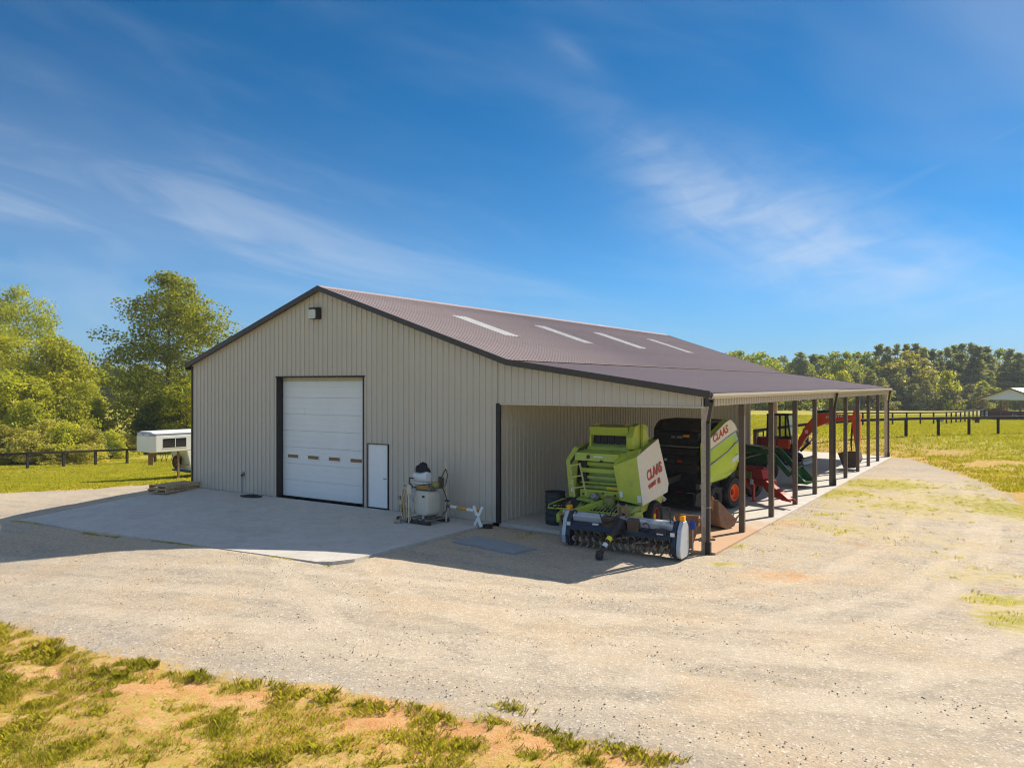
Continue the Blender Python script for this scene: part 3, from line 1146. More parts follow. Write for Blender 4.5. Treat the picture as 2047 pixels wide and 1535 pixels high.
# ridge cap
mb = MB()
q = 0.20
mb.prism([(-W / 2 - q, PK - SL * q + 0.045), (-W / 2, PK + 0.06), (-W / 2 + q, PK - SL * q + 0.045), (-W / 2 + q, PK - SL * q + 0.02), (-W / 2, PK + 0.035), (-W / 2 - q, PK - SL * q + 0.02)], 'y', -OH - 0.02, LEN + OH + 0.02)
mb.build('ridge_cap', 'roof_brown', BARN)
# transition flashing between the two roofs
mb = MB().bar((BX + 0.05, -OH, BZ + 0.03), (BX + 0.05, LEN + OH, BZ + 0.03), 0.16, 0.012)
mb.build('transition_flashing', 'roof_brown', BARN)


def rake(xa, xb, y0, y1, nm='rake_trim'):
    za, zb_ = roof_z(xa), roof_z(xb)
    mb = MB()
    mb.prism([(xa, za + 0.045), (xb, zb_ + 0.045), (xb, zb_ - 0.13), (xa, za - 0.13)], 'y', y0, y1)
    return mb.build(nm, 'trim_brown', BARN)


for yy in (-OH - 0.05, LEN + OH):
    rake(-W - 0.16, -W / 2 - 0.001, yy, yy + 0.05)
    rake(-W / 2 + 0.001, BX - 0.001, yy, yy + 0.05)
    rake(BX + 0.001, LX + 0.13, yy, yy + 0.05)
# rake soffits close the gap to the wall
for xa, xb in ((-W - 0.1, -W / 2 - 0.002), (-W / 2 + 0.002, BX - 0.002), (BX + 0.002, LX + 0.08)):
    mb = MB()
    mb.prism([(xa, roof_z(xa) - 0.06), (xb, roof_z(xb) - 0.06), (xb, roof_z(xb) - 0.085), (xa, roof_z(xa) - 0.085)], 'y', -OH, -0.022)
    mb.build('soffit', 'trim_brown', BARN)
# left eave trim and corner trims
MB().box(-W - 0.20, -W - 0.15, -OH, LEN + OH, EV - 0.20, EV - 0.03).build('eave_trim', 'trim_brown', BARN)
MB().box(-W - 0.03, -W + 0.09, -0.032, -0.021, -0.1, EV - 0.05).build('corner_trim', 'trim_brown', BARN)
MB().box(-W - 0.04, -W - 0.022, -0.03, 0.1, -0.1, EV - 0.05).build('corner_trim', 'trim_brown', BARN)
MB().box(-0.06, 0.075, -0.034, 0.06, -0.03, HZ - 0.004).build('corner_trim', 'jamb_black', BARN, bevel=0.004)
MB().box(0.08, LX - 0.07, -0.03, 0.03, HZ - 0.045, HZ - 0.002).build('header_trim', 'wall_tan', BARN)
MB().box(LX - 0.068, LX + 0.10, -0.045, 0.16, HZ - 0.0, roof_z(LX) - 0.07).build('corner_trim', 'trim_brown', BARN)

# overhead door: sections, glazing, jambs
DR = 0.25
door = MB().box(DX0, DX1, DR + 0.03, DR + 0.06, 0.0, DZ).build('overhead_door', 'door_white', BARN)
ns = 7
sh = (DZ - 0.12 - 0.02) / ns
for i in range(ns):
    z0 = 0.02 + i * sh
    mb = MB()
    rows = [(0.0, 0.0), (0.006, -0.02), (sh * 0.30, -0.02), (sh * 0.31, -0.014), (sh * 0.34, -0.014), (sh * 0.35, -0.02), (sh * 0.64, -0.02), (sh * 0.65, -0.014), (sh * 0.68, -0.014), (sh * 0.69, -0.02), (sh - 0.008, -0.02), (sh - 0.002, 0.0)]
    poly = [(DR + 0.027 + b_, z0 + a_) for a_, b_ in rows]
    poly += [(DR + 0.029, z0 + sh - 0.002), (DR + 0.029, z0)]
    mb.prism(poly, 'x', DX0 + 0.03, DX1 - 0.03)
    s_ = mb.build('door_section', 'door_white', door)
    if i == 2:
        for q in range(4):
            xc = DX0 + 0.58 + q * (DX1 - DX0 - 1.16) / 3
            MB().box(xc - 0.30, xc + 0.30, DR - 0.012, DR + 0.006, z0 + 0.17, z0 + 0.345).build('window_frame', 'door_white', door)
            MB().box(xc - 0.265, xc + 0.265, DR - 0.016, DR - 0.011, z0 + 0.20, z0 + 0.315).build('window_pane', 'amber_window', door)
MB().box(DX0 + 0.03, DX1 - 0.03, DR - 0.01, DR + 0.028, DZ - 0.115, DZ - 0.004).build('top_seal', 'seal_tan', door)
MB().box(DX0 + 0.03, DX1 - 0.03, DR - 0.004, DR + 0.028, -0.015, 0.019).build('bottom_seal', 'rubber', door)
MB().box(DX0 - 0.006, DX0 + 0.028, -0.03, DR + 0.05, -0.03, DZ - 0.002).build('door_jamb', 'jamb_black', BARN)
MB().box(DX1 - 0.028, DX1 + 0.006, -0.03, DR + 0.05, -0.03, DZ - 0.002).build('door_jamb', 'jamb_black', BARN)
MB().box(DX0 - 0.05, DX1 + 0.05, -0.032, DR + 0.05, DZ, DZ + 0.05).build('door_head', 'jamb_black', BARN)
# walk door
wd = MB().box(MX0 + 0.051, MX1 - 0.046, -0.005, 0.05, 0.02, MZ - 0.032).build('walk_door', 'paint_white', BARN, bevel=0.004)
MB().box(MX0 + 0.025, MX0 + 0.05, -0.035, 0.07, -0.02, MZ).build('door_frame', 'trim_brown', wd)
MB().box(MX1 - 0.045, MX1 - 0.02, -0.035, 0.07, -0.02, MZ).build('door_frame', 'trim_brown', wd)
MB().box(MX0 + 0.025, MX1 - 0.02, -0.034, 0.07, MZ - 0.03, MZ + 0.001).build('door_frame', 'trim_brown', wd)
mb = MB()
mb.tube([(MX1 - 0.11, 0.02, 0.98), (MX1 - 0.11, -0.04, 0.98), (MX1 - 0.21, -0.045, 0.98)], 0.014, 8)
mb.build('door_handle', 'bare_steel', wd, smooth=True)
# flood light over the door and a utility outlet with conduit
lt = MB().box(-7.76, -7.36, -0.24, -0.022, 6.27, 6.67).build('wall_light', 'black_steel', BARN, bevel=0.015)
MB().prism([(-7.74, 6.32), (-7.70, 6.28), (-7.44, 6.28), (-7.40, 6.32), (-7.40, 6.56), (-7.44, 6.60), (-7.70, 6.60), (-7.74, 6.56)], 'y', -0.275, -0.242).build('lens', 'lamp_lens', lt, bevel=0.01)
ob = MB().box(-11.58, -11.42, -0.09, -0.02, 0.60, 0.76).build('utility_outlet', 'bare_steel', BARN, bevel=0.01)
MB().tube([(-11.55, -0.05, 0.60), (-11.55, -0.05, -0.02)], 0.012, 6).build('conduit', 'bare_steel', ob)
MB().tube([(-11.48, -0.085, 0.68), (-11.48, -0.14, 0.66), (-11.48, -0.15, 0.62)], 0.03, 8).build('spout', 'navy_black', ob)

# lean-to eave: ribbed header, gutter, posts, downspouts
y = 0.06
while y < LEN - 0.05:
    y2 = min(y + PW, LEN)
    wall_sheet(y, y2, HZ, roof_z(LX) - 0.05, lambda t, o, z: (LX + 0.005 + o, t, z), 'header_panel')
    wall_sheet(y, y2, HZ, roof_z(LX) - 0.05, lambda t, o, z: (LX - 0.03 + o * 0, t, z), 'header_panel')
    y = y2
ge = roof_z(LX + 0.12)
for ya, yb, dz0, dz1 in ((-OH, 15.2, 0.0, 0.02), (15.2, LEN + OH, 0.0, 0.01)):
    mb = MB()
    prof = [(LX + 0.075, ge + 0.0), (LX + 0.075, ge - 0.13), (LX + 0.165, ge - 0.13), (LX + 0.20, ge - 0.06), (LX + 0.20, ge + 0.005), (LX + 0.185, ge + 0.005), (LX + 0.185, ge - 0.055), (LX + 0.155, ge - 0.115), (LX + 0.09, ge - 0.115), (LX + 0.09, ge)]
    n_ = len(prof)
    vs_ = [(a_, ya, b_ + dz0 - 0.02) for a_, b_ in prof] + [(a_, yb, b_ + dz1 - 0.02) for a_, b_ in prof]
    mb.add(vs_, [tuple(range(n_)), tuple(range(2 * n_ - 1, n_ - 1, -1))] + [(i, (i + 1) % n_, n_ + (i + 1) % n_, n_ + i) for i in range(n_)])
    mb.build('gutter', 'gutter_tan', BARN)
PX = LX - 0.10
for i in range(11):
    yy = 0.07 + i * (LEN - 0.14) / 10
    wood = i in (0, 10)
    mb = MB().box(PX - 0.075, PX + 0.075, yy - 0.07, yy + 0.07, -0.45 if wood else -0.14, HZ + 0.2)
    o = mb.build('post', 'wood_grey' if wood else 'post_brown', BARN, bevel=0.006)
    if wood:
        o['label'] = 'weathered bare wood end post'
for xx in (0.0, -4.9, -9.8, -W + 0.1):
    MB().box(xx - 0.08, xx + 0.08, LEN - 0.15, LEN - 0.01, -0.1, roof_z(xx) - 0.06).build('post', 'wood_pallet', BARN, bevel=0.006)
for yy in (-0.02, 15.27, LEN - 0.02):
    mb = MB()
    zt = ge - 0.13
    mb.bar((LX + 0.13, yy - 0.05, zt + 0.02), (LX + 0.13, yy - 0.05, zt - 0.1), 0.09, 0.07)
    mb.bar((LX + 0.13, yy - 0.05, zt - 0.06), (LX + 0.03, yy - 0.05, zt - 0.62), 0.09, 0.07)
    mb.bar((LX + 0.03, yy - 0.05, zt - 0.58), (LX + 0.03, yy - 0.05, 0.0), 0.09, 0.07)
    ds = mb.build('downspout', 'trim_brown', BARN)
    MB().bar((LX + 0.03, yy - 0.05, 0.14), (LX + 0.03, yy - 0.05, -0.2), 0.125, 0.11).build('boot', 'black_steel', ds)
    MB().box(LX - 0.03, LX + 0.085, yy - 0.095, yy + 0.0, 0.98, 1.005).build('strap', 'bare_steel', ds)
# purlins and rafters under the lean-to roof
for i in range(11):
    yy = 0.08 + i * (LEN - 0.16) / 10
    MB().bar((0.08, yy, roof_z(0.42) - 0.16), (LX - 0.2, yy, roof_z(LX - 0.2) - 0.17), 0.05, 0.2).build('rafter', 'wood_pallet', BARN)

# ------------------------------------------------------------ machinery
def wheel(parent, c, r, w, rim='rim_red', hub='bright_yellow', ri=0.56, name='wheel', lugs=26, side=1):
    M = Matrix.Translation(Vector(c)) @ Matrix.Rotation(R(90), 4, 'Y')
    a = r * ri
    mb = MB()
    mb.lathe([(a, -w * 0.42), (r * 0.80, -w * 0.52), (r * 0.93, -w * 0.48), (r * 0.985, -w * 0.34), (r * 0.985, w * 0.34), (r * 0.93, w * 0.48), (r * 0.80, w * 0.52), (a, w * 0.42)], M, 28, close=True)
    for k in range(lugs):
        t = 2 * math.pi * k / lugs
        for s in (-1, 1):
            t2 = t + (0.5 * 2 * math.pi / lugs if s > 0 else 0)
            p = M @ Vector((r * 0.985 * math.cos(t2), r * 0.985 * math.sin(t2), s * w * 0.22))
            q = M @ Vector((r * 1.015 * math.cos(t2), r * 1.015 * math.sin(t2), s * w * 0.22))
            mb.bar(p, q, w * 0.40, r * 0.07, up=(1, 0, 0))
    t_ = mb.build(name, 'rubber', parent, smooth=True)
    mb = MB()
    mb.lathe([(a * 1.02, -w * 0.40), (a * 1.02, w * 0.40), (a * 0.9, w * 0.40), (a * 0.85, w * 0.10), (a * 0.5, w * 0.05), (a * 0.35, w * 0.15), (a * 0.35, -w * 0.15), (a * 0.5, -w * 0.05), (a * 0.85, -w * 0.1), (a * 0.9, -w * 0.40)], M, 24, close=True)
    mb.build('rim', rim, t_, smooth=True)
    if hub:
        mb = MB().lathe([(0.01, -w * 0.28), (a * 0.3, -w * 0.26), (a * 0.34, 0), (a * 0.3, w * 0.26), (0.01, w * 0.28)], M, 14)
        mb.build('hub', hub, t_, smooth=True)
    return t_


def text_mesh(body, size, bold=0.0, shear=0.0, ext=0.004):
    cu = bpy.data.curves.new('lettering', 'FONT')
    cu.body = body
    cu.size = size
    cu.shear = shear
    cu.offset = bold
    cu.extrude = ext
    cu.align_x = 'LEFT'
    o = bpy.data.objects.new('lettering_tmp', cu)
    COL.objects.link(o)
    dg = bpy.context.evaluated_depsgraph_get()
    me = bpy.data.meshes.new_from_object(o.evaluated_get(dg))
    bpy.data.objects.remove(o)
    me.materials.clear()
    return me


def lettering(parent, body, size, m, origin, xdir, ydir, bold=0.0, shear=0.0, sx=1.0):
    """flat letters: origin at lower left, xdir reading direction, ydir up, in parent space"""
    me = text_mesh(body, size, bold, shear)
    o = link('lettering', me, m, parent)
    X = Vector(xdir).normalized()
    Y = Vector(ydir)
    Y = (Y - X * Y.dot(X)).normalized()
    Z = X.cross(Y)
    M = Matrix.Identity(4)
    for i, c in enumerate((X * sx, Y, Z)):
        M[0][i], M[1][i], M[2][i] = c
    M.translation = Vector(origin)
    o.matrix_local = M
    return o


def P3(pts, a, b):
    return [(a, p[0], p[1]) for p in pts], [(b, p[0], p[1]) for p in pts]


# ---- round baler with open front, facing the yard
def front_baler():
    rz = R(0.5)
    T = thing('round_baler', (3.08, 1.45, -0.07), rz, 'older green round baler with large cream side panel, behind the barrel and tiller', 'baler')
    for s in (-1, 1):
        w = wheel(T, (s * 1.12, 0, 0.44), 0.44, 0.30)
    MB().bar((-1.0, 0, 0.44), (1.0, 0, 0.44), 0.1, 0.1).build('axle', 'black_steel', T)
    # bale chamber
    ch = [(-0.55, 0.75), (-0.70, 1.2), (-0.70, 1.95), (-0.45, 2.35), (0.1, 2.62), (0.8, 2.6), (1.4, 2.3), (1.75, 1.7), (1.6, 1.05), (1.1, 0.7)]
    MB().prism(ch, 'x', -0.66, 0.66).build('bale_chamber', 'green_frame', T, bevel=0.02)
    # top hood with the open black slot
    hd = MB()
    hd.prism([(-0.42, 2.66), (-0.50, 2.90), (0.35, 2.93), (0.5, 2.6)], 'x', -0.60, 0.60)
    hd.box(-0.60, -0.54, -0.47, -0.36, 2.30, 2.665)
    hd.box(0.54, 0.60, -0.47, -0.36, 2.30, 2.665)
    hd.box(-0.54, 0.54, -0.50, -0.36, 2.26, 2.31)
    h = hd.build('hood', 'green_claas', T, bevel=0.01)
    MB().box(-0.54, 0.54, -0.30, -0.28, 2.3, 2.67).build('slot', 'navy_black', h)
    for q in range(5):
        MB().box(-0.50 + q * 0.22, -0.32 + q * 0.22, -0.335, -0.305, 2.31, 2.65).build('belt', 'rubber', h)
    for s in (-0.42, 0.52):
        mb = MB().tube([(s - 0.05, -0.35, 2.90), (s - 0.05, -0.35, 2.96), (s - 0.02, -0.35, 2.985), (s + 0.02, -0.35, 2.985), (s + 0.05, -0.35, 2.96), (s + 0.05, -0.35, 2.90)], 0.014, 6)
        mb.build('lifting_eye', 'yellow', h, smooth=True)
    # upright side roll housing behind the hood, right
    mb = MB().prism([(-0.55, 2.30), (-0.62, 2.62), (-0.42, 2.94), (-0.1, 3.0), (0.12, 2.92), (0.12, 2.25)], 'x', 0.62, 0.80)
    mb.prism([(-0.1, 2.25), (-0.1, 3.0), (0.2, 2.94), (0.3, 2.2)], 'x', 0.802, 0.90)
    mb.build('tailgate_cover', 'green_claas', T, bevel=0.02)
    # shelf with control panel
    sh = MB().prism([(-0.42, 2.26), (-0.98, 2.19), (-1.02, 1.98), (-0.97, 1.98), (-0.94, 2.15), (-0.42, 2.22)], 'x', -0.78, 0.55).build('twine_shelf', 'green_claas', T, bevel=0.006)
    MB().cbox((-0.36, -1.012, 2.09), (0.09, 0.02, 0.09), (R(-10), 0, 0)).build('switch_box', 'black_steel', sh)
    MB().cbox((-0.05, -1.008, 2.10), (0.28, 0.012, 0.04), (R(-10), 0, 0)).build('decal', 'sticker_white', sh)
    mb = MB().lathe([(0.0, 0), (0.035, 0.0), (0.035, 0.05), (0.0, 0.05)], Matrix.Translation((0.06, -1.02, 1.98)) @ Matrix.Rotation(R(80), 4, 'X'), 10)
    mb.build('latch', 'black_steel', sh)
    # stepped rails of the front wall
    for z, y0, hgt, m in ((1.88, -0.80, 0.10, 'green_claas'), (1.70, -0.86, 0.12, 'green_claas'), (1.50, -0.80, 0.09, 'green_frame'), (1.36, -0.90, 0.035, 'green_claas'), (1.24, -0.80, 0.09, 'green_frame')):
        MB().box(-0.66, 0.62, y0, y0 + 0.14, z - hgt / 2, z + hgt / 2).build('cross_rail', m, T, bevel=0.006)
    MB().box(-0.66, 0.66, -0.92, -0.74, 0.94, 1.17).build('front_plate', 'green_claas', T, bevel=0.01)
    MB().box(0.16, 0.52, -0.925, -0.90, 1.205, 1.29).build('warning_decal', 'yellow', T)
    MB().box(-0.66, -0.50, -0.84, -0.60, 1.3, 1.95).build('knotter_housing', 'black_steel', T)
    MB().box(-0.72, 0.72, -0.72, -0.5, 0.55, 0.94).build('shade_backing', 'dusty_black', T)  # dark box standing in for the shade under the front plate
    for s, z in ((-0.3, 0.92), (0.2, 0.92)):
        MB().prism([(s - 0.06, z), (s + 0.06, z), (s, z + 0.14)], 'y', -0.97, -0.94).build('bracket', 'black_steel', T)
    # right side shield: green faceted nose and cream panel
    ln = lambda x, y, z: (x - 0.13 * (z - 1.0), y, z)
    nose = MB()
    A = [ln(0.62, -1.22, 1.90), ln(1.24, -0.98, 2.16), ln(1.24, -0.98, 0.86), ln(0.66, -1.16, 0.98)]
    B = [ln(0.62, -0.90, 2.18), ln(1.18, -0.55, 2.35)]
    C = [ln(0.62, -0.6, 1.9), ln(1.2, -0.5, 0.9), ln(0.62, -0.6, 0.95)]
    v = A + B + C
    nose.add(v, [(0, 3, 2, 1), (0, 1, 5, 4), (1, 2, 7, 5), (3, 8, 7, 2), (0, 4, 6), (0, 6, 8, 3), (4, 5, 7, 8, 6)])
    ns_ = nose.build('side_shield', 'green_claas', T, bevel=0.012)
    MB().add([ln(1.13, -1.032, 1.12), ln(1.22, -0.998, 1.13), ln(1.22, -0.998, 0.95), ln(1.12, -1.035, 0.94)], [(0, 1, 2, 3)]).build('decal', 'sticker_white', ns_)
    MB().add([ln(0.70, -1.19, 1.22), ln(0.78, -1.165, 1.23), ln(0.78, -1.165, 1.08), ln(0.70, -1.19, 1.07)], [(0, 1, 2, 3)]).build('decal', 'sticker_white', ns_)
    pan = [(-0.98, 2.16), (-0.98, 0.86), (0.82, 1.02), (0.98, 1.25), (0.62, 2.55)]
    va = [ln(1.245, p, z) for p, z in pan]
    vb = [ln(1.215, p, z) for p, z in pan]
    n = len(pan)
    mb = MB().add(va + vb, [tuple(range(n)), tuple(range(2 * n - 1, n - 1, -1))] + [(i, n + i, n + (i + 1) % n, (i + 1) % n) for i in range(n)])
    cp = mb.build('side_panel', 'cream_panel', T, bevel=0.006)
    cp['label'] = 'cream panel with red maker lettering'
    top = [ln(1.215, -0.96, 2.15), ln(1.215, 0.62, 2.54), ln(0.72, 0.60, 2.50), ln(0.72, -0.72, 2.12)]
    low = [(p[0], p[1], p[2] - 0.05) for p in top]
    MB().add(top + low, [(0, 1, 2, 3), (7, 6, 5, 4), (0, 4, 5, 1), (1, 5, 6, 2), (2, 6, 7, 3), (3, 7, 4, 0)]).build('shield_top', 'green_frame', T)
    up = Vector((-0.13, 0, 1))
    f = lambda y_, z_: Vector(ln(1.249, y_, z_))
    lettering(cp, 'CLAAS', 0.37, 'logo_red', f(-0.50, 1.46), (0, 1, 0.19), up, 0.012, 0.18, 0.98)
    lettering(cp, 'VARIANT', 0.16, 'logo_red', f(-0.48, 1.24), (0, 1, 0.19), up, 0.006, 0.1, 0.82)
    lettering(cp, '180', 0.24, 'logo_red', f(0.16, 1.30), (0, 1, 0.19), up, 0.002, 0.1, 0.62)
    # lower right flank
    MB().prism([(-0.75, 0.62), (-0.85, 0.98), (0.75, 1.1), (0.7, 0.72)], 'x', 1.0, 1.12).build('lower_flank', 'green_claas', T, bevel=0.01)
    MB().tube([(0.95, 0.85, 0.95), (1.1, 0.95, 0.75)], 0.07, 8).build('tail_lamp_stalk', 'pipe_cream', T)
    # left side shield
    sv = [(-1.080, -0.98, 1.95), (-0.950, -0.98, 1.93), (-0.800, -1.0, 0.92), (-0.960, -1.0, 0.92), (-0.950, -0.75, 2.32), (-0.800, -0.7, 2.3), (-0.880, 0.7, 2.45), (-0.980, 0.7, 2.45), (-0.880, 0.7, 0.95), (-1.030, 0.7, 0.95)]
    mb = MB().add(sv, [(0, 1, 2, 3), (0, 4, 5, 1), (4, 7, 6, 5), (1, 5, 6, 8, 2), (0, 3, 9, 7, 4), (3, 2, 8, 9), (7, 9, 8, 6)])
    ls = mb.build('side_shield', 'green_claas', T, bevel=0.008)
    mb = MB().add([(-0.945, -0.99, 1.92), (-0.80, -0.71, 2.29), (-0.68, -0.62, 2.35), (-0.70, -0.60, 1.4), (-0.79, -0.8, 1.3)], [(0, 1, 2, 3, 4)])
    mb.build('inner_face', 'dusty_black', ls)
    for z in (1.36, 1.14):
        MB().box(-0.90, -0.82, -1.015, -1.004, z - 0.06, z + 0.06).build('decal', 'sticker_white', ls)
    # ladder
    a0, a1 = Vector((-0.90, -1.08, 1.84)), Vector((-0.66, -1.24, 0.98))
    b0, b1 = Vector((-0.64, -0.98, 1.90)), Vector((-0.36, -1.12, 1.02))
    mb = MB()
    mb.bar(a0, a1, 0.035, 0.035)
    mb.bar(b0, b1, 0.035, 0.035)
    for t in (0.03, 0.38, 0.72):
        mb.bar(a0.lerp(a1, t), b0.lerp(b1, t), 0.03, 0.03)
    mb.build('ladder', 'ladder_yellow', T)
    # drawbar frame and tongue
    mb = MB()
    mb.bar((0.30, -0.75, 0.94), (-0.46, -2.55, 0.62), 0.13, 0.15)
    mb.build('drawbar', 'green_claas', T, bevel=0.012)
    mb = MB()
    mb.bar((0.55, -0.75, 0.72), (0.10, -1.35, 0.80), 0.10, 0.10)
    mb.bar((-0.62, -0.75, 0.80), (-0.28, -1.9, 0.66), 0.10, 0.10)
    mb.bar((-0.66, -1.0, 0.92), (-0.05, -1.25, 0.88), 0.09, 0.09)
    mb.build('drawbar_brace', 'green_frame', T, bevel=0.008)
    for x_, z_ in ((0.42, 1.06), (-0.55, 1.04), (0.05, 1.10)):
        MB().lathe([(0.0, -0.02), (0.03, -0.02), (0.03, 0.02), (0.0, 0.02)], Matrix.Translation((x_, -0.93, z_)) @ Matrix.Rotation(R(90), 4, 'X'), 8).build('bolt', 'mud_brown', T)
    MB().cbox((-0.33, -2.30, 0.73), (0.02, 0.24, 0.11), (R(-10), 0, R(-23))).build('decal', 'sticker_white', T)
    MB().prism([(-0.62, -1.22), (-0.20, -1.30), (-0.05, -0.98), (-0.50, -0.82)], 'z', 0.905, 0.945).build('step_plate', 'green_frame', T, bevel=0.006)
    # gearbox and dome-shaped accumulator with hoses
    mb = MB().lathe([(0.0, -0.22), (0.09, -0.20), (0.155, -0.10), (0.165, 0.06), (0.13, 0.18), (0.0, 0.21)], Matrix.Translation((0.32, -1.08, 0.86)) @ Matrix.Rotation(R(12), 4, 'X'), 18)
    mb.build('accumulator', 'hydraulic_tan', T, smooth=True)
    mb = MB().lathe([(0.0, -0.10), (0.12, -0.1), (0.14, 0.02), (0.08, 0.11), (0.0, 0.12)], Matrix.Translation((-0.14, -1.04, 0.99)) @ Matrix.Rotation(R(60), 4, 'X'), 16)
    mb.build('gearbox', 'bare_steel', T, smooth=True)
    for k, (a, dz) in enumerate(((0.20, 0.34), (0.25, 0.40), (0.16, 0.27))):
        pts = [(0.32 + a * math.cos(t) * (1 if t < 9 else 1), -1.15 - 0.04 * k, 0.84 - dz * math.sin(t)) for t in np.linspace(0, math.pi, 11)]
        MB().tube(pts, 0.012, 6).build('hose', 'dusty_black' if k < 2 else 'bare_steel', T, smooth=True)
    rnd = random.Random(3)
    for k in range(6):
        p0 = Vector((-0.75 + rnd.uniform(-.08, .08), -1.15, 0.95))
        p3 = Vector((-1.0 + rnd.uniform(-.15, .15), -1.6 + rnd.uniform(-.1, .1), 0.66))
        mid = (p0 + p3) / 2 + Vector((rnd.uniform(-.1, .1), rnd.uniform(-.1, .1), rnd.uniform(-.05, .18)))
        pts = [p0.lerp(mid, t).lerp(mid.lerp(p3, t), t) for t in np.linspace(0, 1, 8)]
        MB().tube(pts, 0.016, 6).build('hose', 'rubber', T, smooth=True)
    MB().box(-0.92, 0.92, -0.99, -0.93, 0.12, 0.90).build('shade_backing', 'black_steel', T)  # dark plate added as painted shade behind drawbar and pick-up
    for k in range(9):
        p0 = Vector((rnd.uniform(-.35, .6), -1.0, rnd.uniform(.86, 1.0)))
        p3 = Vector((p0.x + rnd.uniform(-.5, .2), -1.35 + rnd.uniform(-.15, .1), rnd.uniform(.55, .75)))
        md = (p0 + p3) / 2 + Vector((rnd.uniform(-.12, .12), -0.1, rnd.uniform(-.25, -.05)))
        pts = [p0.lerp(md, t).lerp(md.lerp(p3, t), t) for t in np.linspace(0, 1, 8)]
        MB().tube(pts, 0.013, 6).build('hose', 'rubber' if k % 3 else 'bare_steel', T, smooth=True)
    # roller chain drive behind an open guard on the right flank
    for k in range(2):
        MB().lathe([(0.05, -0.02), (0.13, -0.02), (0.15, 0.0), (0.13, 0.02), (0.05, 0.02)], Matrix.Translation((0.70, -0.80, 1.35 + 0.42 * k)) @ Matrix.Rotation(R(90), 4, 'Y'), 16, close=True).build('sprocket', 'mud_brown', T)
    # pick-up: strips over the reel, wind guard with rods, end cover
    PY = -1.25
    MB().lathe([(0.0, -0.9), (0.17, -0.9), (0.17, 0.9), (0.0, 0.9)], Matrix.Translation((0.02, PY + 0.1, 0.34)) @ Matrix.Rotation(R(90), 4, 'Y'), 16).build('pickup_reel', 'dusty_black', T)
    for k in range(27):
        xk = -0.86 + k * 0.066
        pts = [(xk, PY + 0.02 - 0.26 * math.sin(t), 0.34 + 0.26 * math.cos(t)) for t in np.linspace(-0.5, 2.9, 7)]
        mb = MB()
        for p, q in zip(pts[:-1], pts[1:]):
            mb.bar(p, q, 0.028, 0.012, up=(1, 0, 0))
        mb.build('pickup_strip', 'hydraulic_tan', T)
    mb = MB()
    mb.tube([(-0.95, PY - 0.42, 0.70), (0.95, PY - 0.42, 0.70)], 0.022, 8)
    mb.tube([(-0.95, PY - 0.30, 0.62), (0.95, PY - 0.30, 0.62)], 0.018, 8)
    mb.build('guard_bar', 'green_claas', T, smooth=True)
    for k in range(14):
        xk = -0.45 + k * 0.105
        MB().tube([(xk, PY - 0.42, 0.70), (xk + 0.01, PY + 0.02, 0.86), (xk + 0.01, PY + 0.32, 0.82)], 0.010, 5).build('guard_rod', 'green_frame', T)
    MB().prism([(PY - 0.36, 0.30), (PY - 0.34, 0.56), (PY - 0.1, 0.72), (PY + 0.35, 0.70), (PY + 0.45, 0.45), (PY + 0.2, 0.16), (PY - 0.15, 0.14)], 'x', 0.94, 1.22).build('pickup_cover', 'green_claas', T, bevel=0.02)
    MB().prism([(PY - 0.18, 0.38), (PY - 0.12, 0.58), (PY + 0.22, 0.58), (PY + 0.26, 0.40), (PY + 0.05, 0.30)], 'x', 1.222, 1.235).build('decal', 'hydraulic_tan', T)
    MB().prism([(PY - 0.30, 0.715), (PY - 0.05, 0.83), (PY + 0.5, 0.87), (PY + 0.5, 0.72)], 'x', 0.78, 1.16).build('wing_plate', 'green_frame', T, bevel=0.01)
    mb = MB().tube([(-0.86, PY - 0.2, 0.66), (-1.34, PY - 0.28, 0.66), (-1.42, PY - 0.1, 0.72), (-1.22, PY + 0.35, 0.84), (-0.95, PY + 0.35, 0.84)], 0.022, 8)
    mb.tube([(-1.30, PY - 0.05, 0.70), (-0.92, PY - 0.02, 0.72)], 0.018, 8)
    mb.build('side_guard', 'green_claas', T, smooth=True)
    MB().prism([(PY - 0.36, 0.30), (PY - 0.34, 0.56), (PY, 0.64), (PY + 0.45, 0.45), (PY + 0.2, 0.16)], 'x', -1.04, -0.94).build('pickup_cover', 'green_frame', T, bevel=0.02)
    MB().bar((-0.40, -2.45, 0.6), (-0.40, -2.45, 0.02), 0.07, 0.07).build('jack', 'bare_steel', T)
    return T


front_baler()


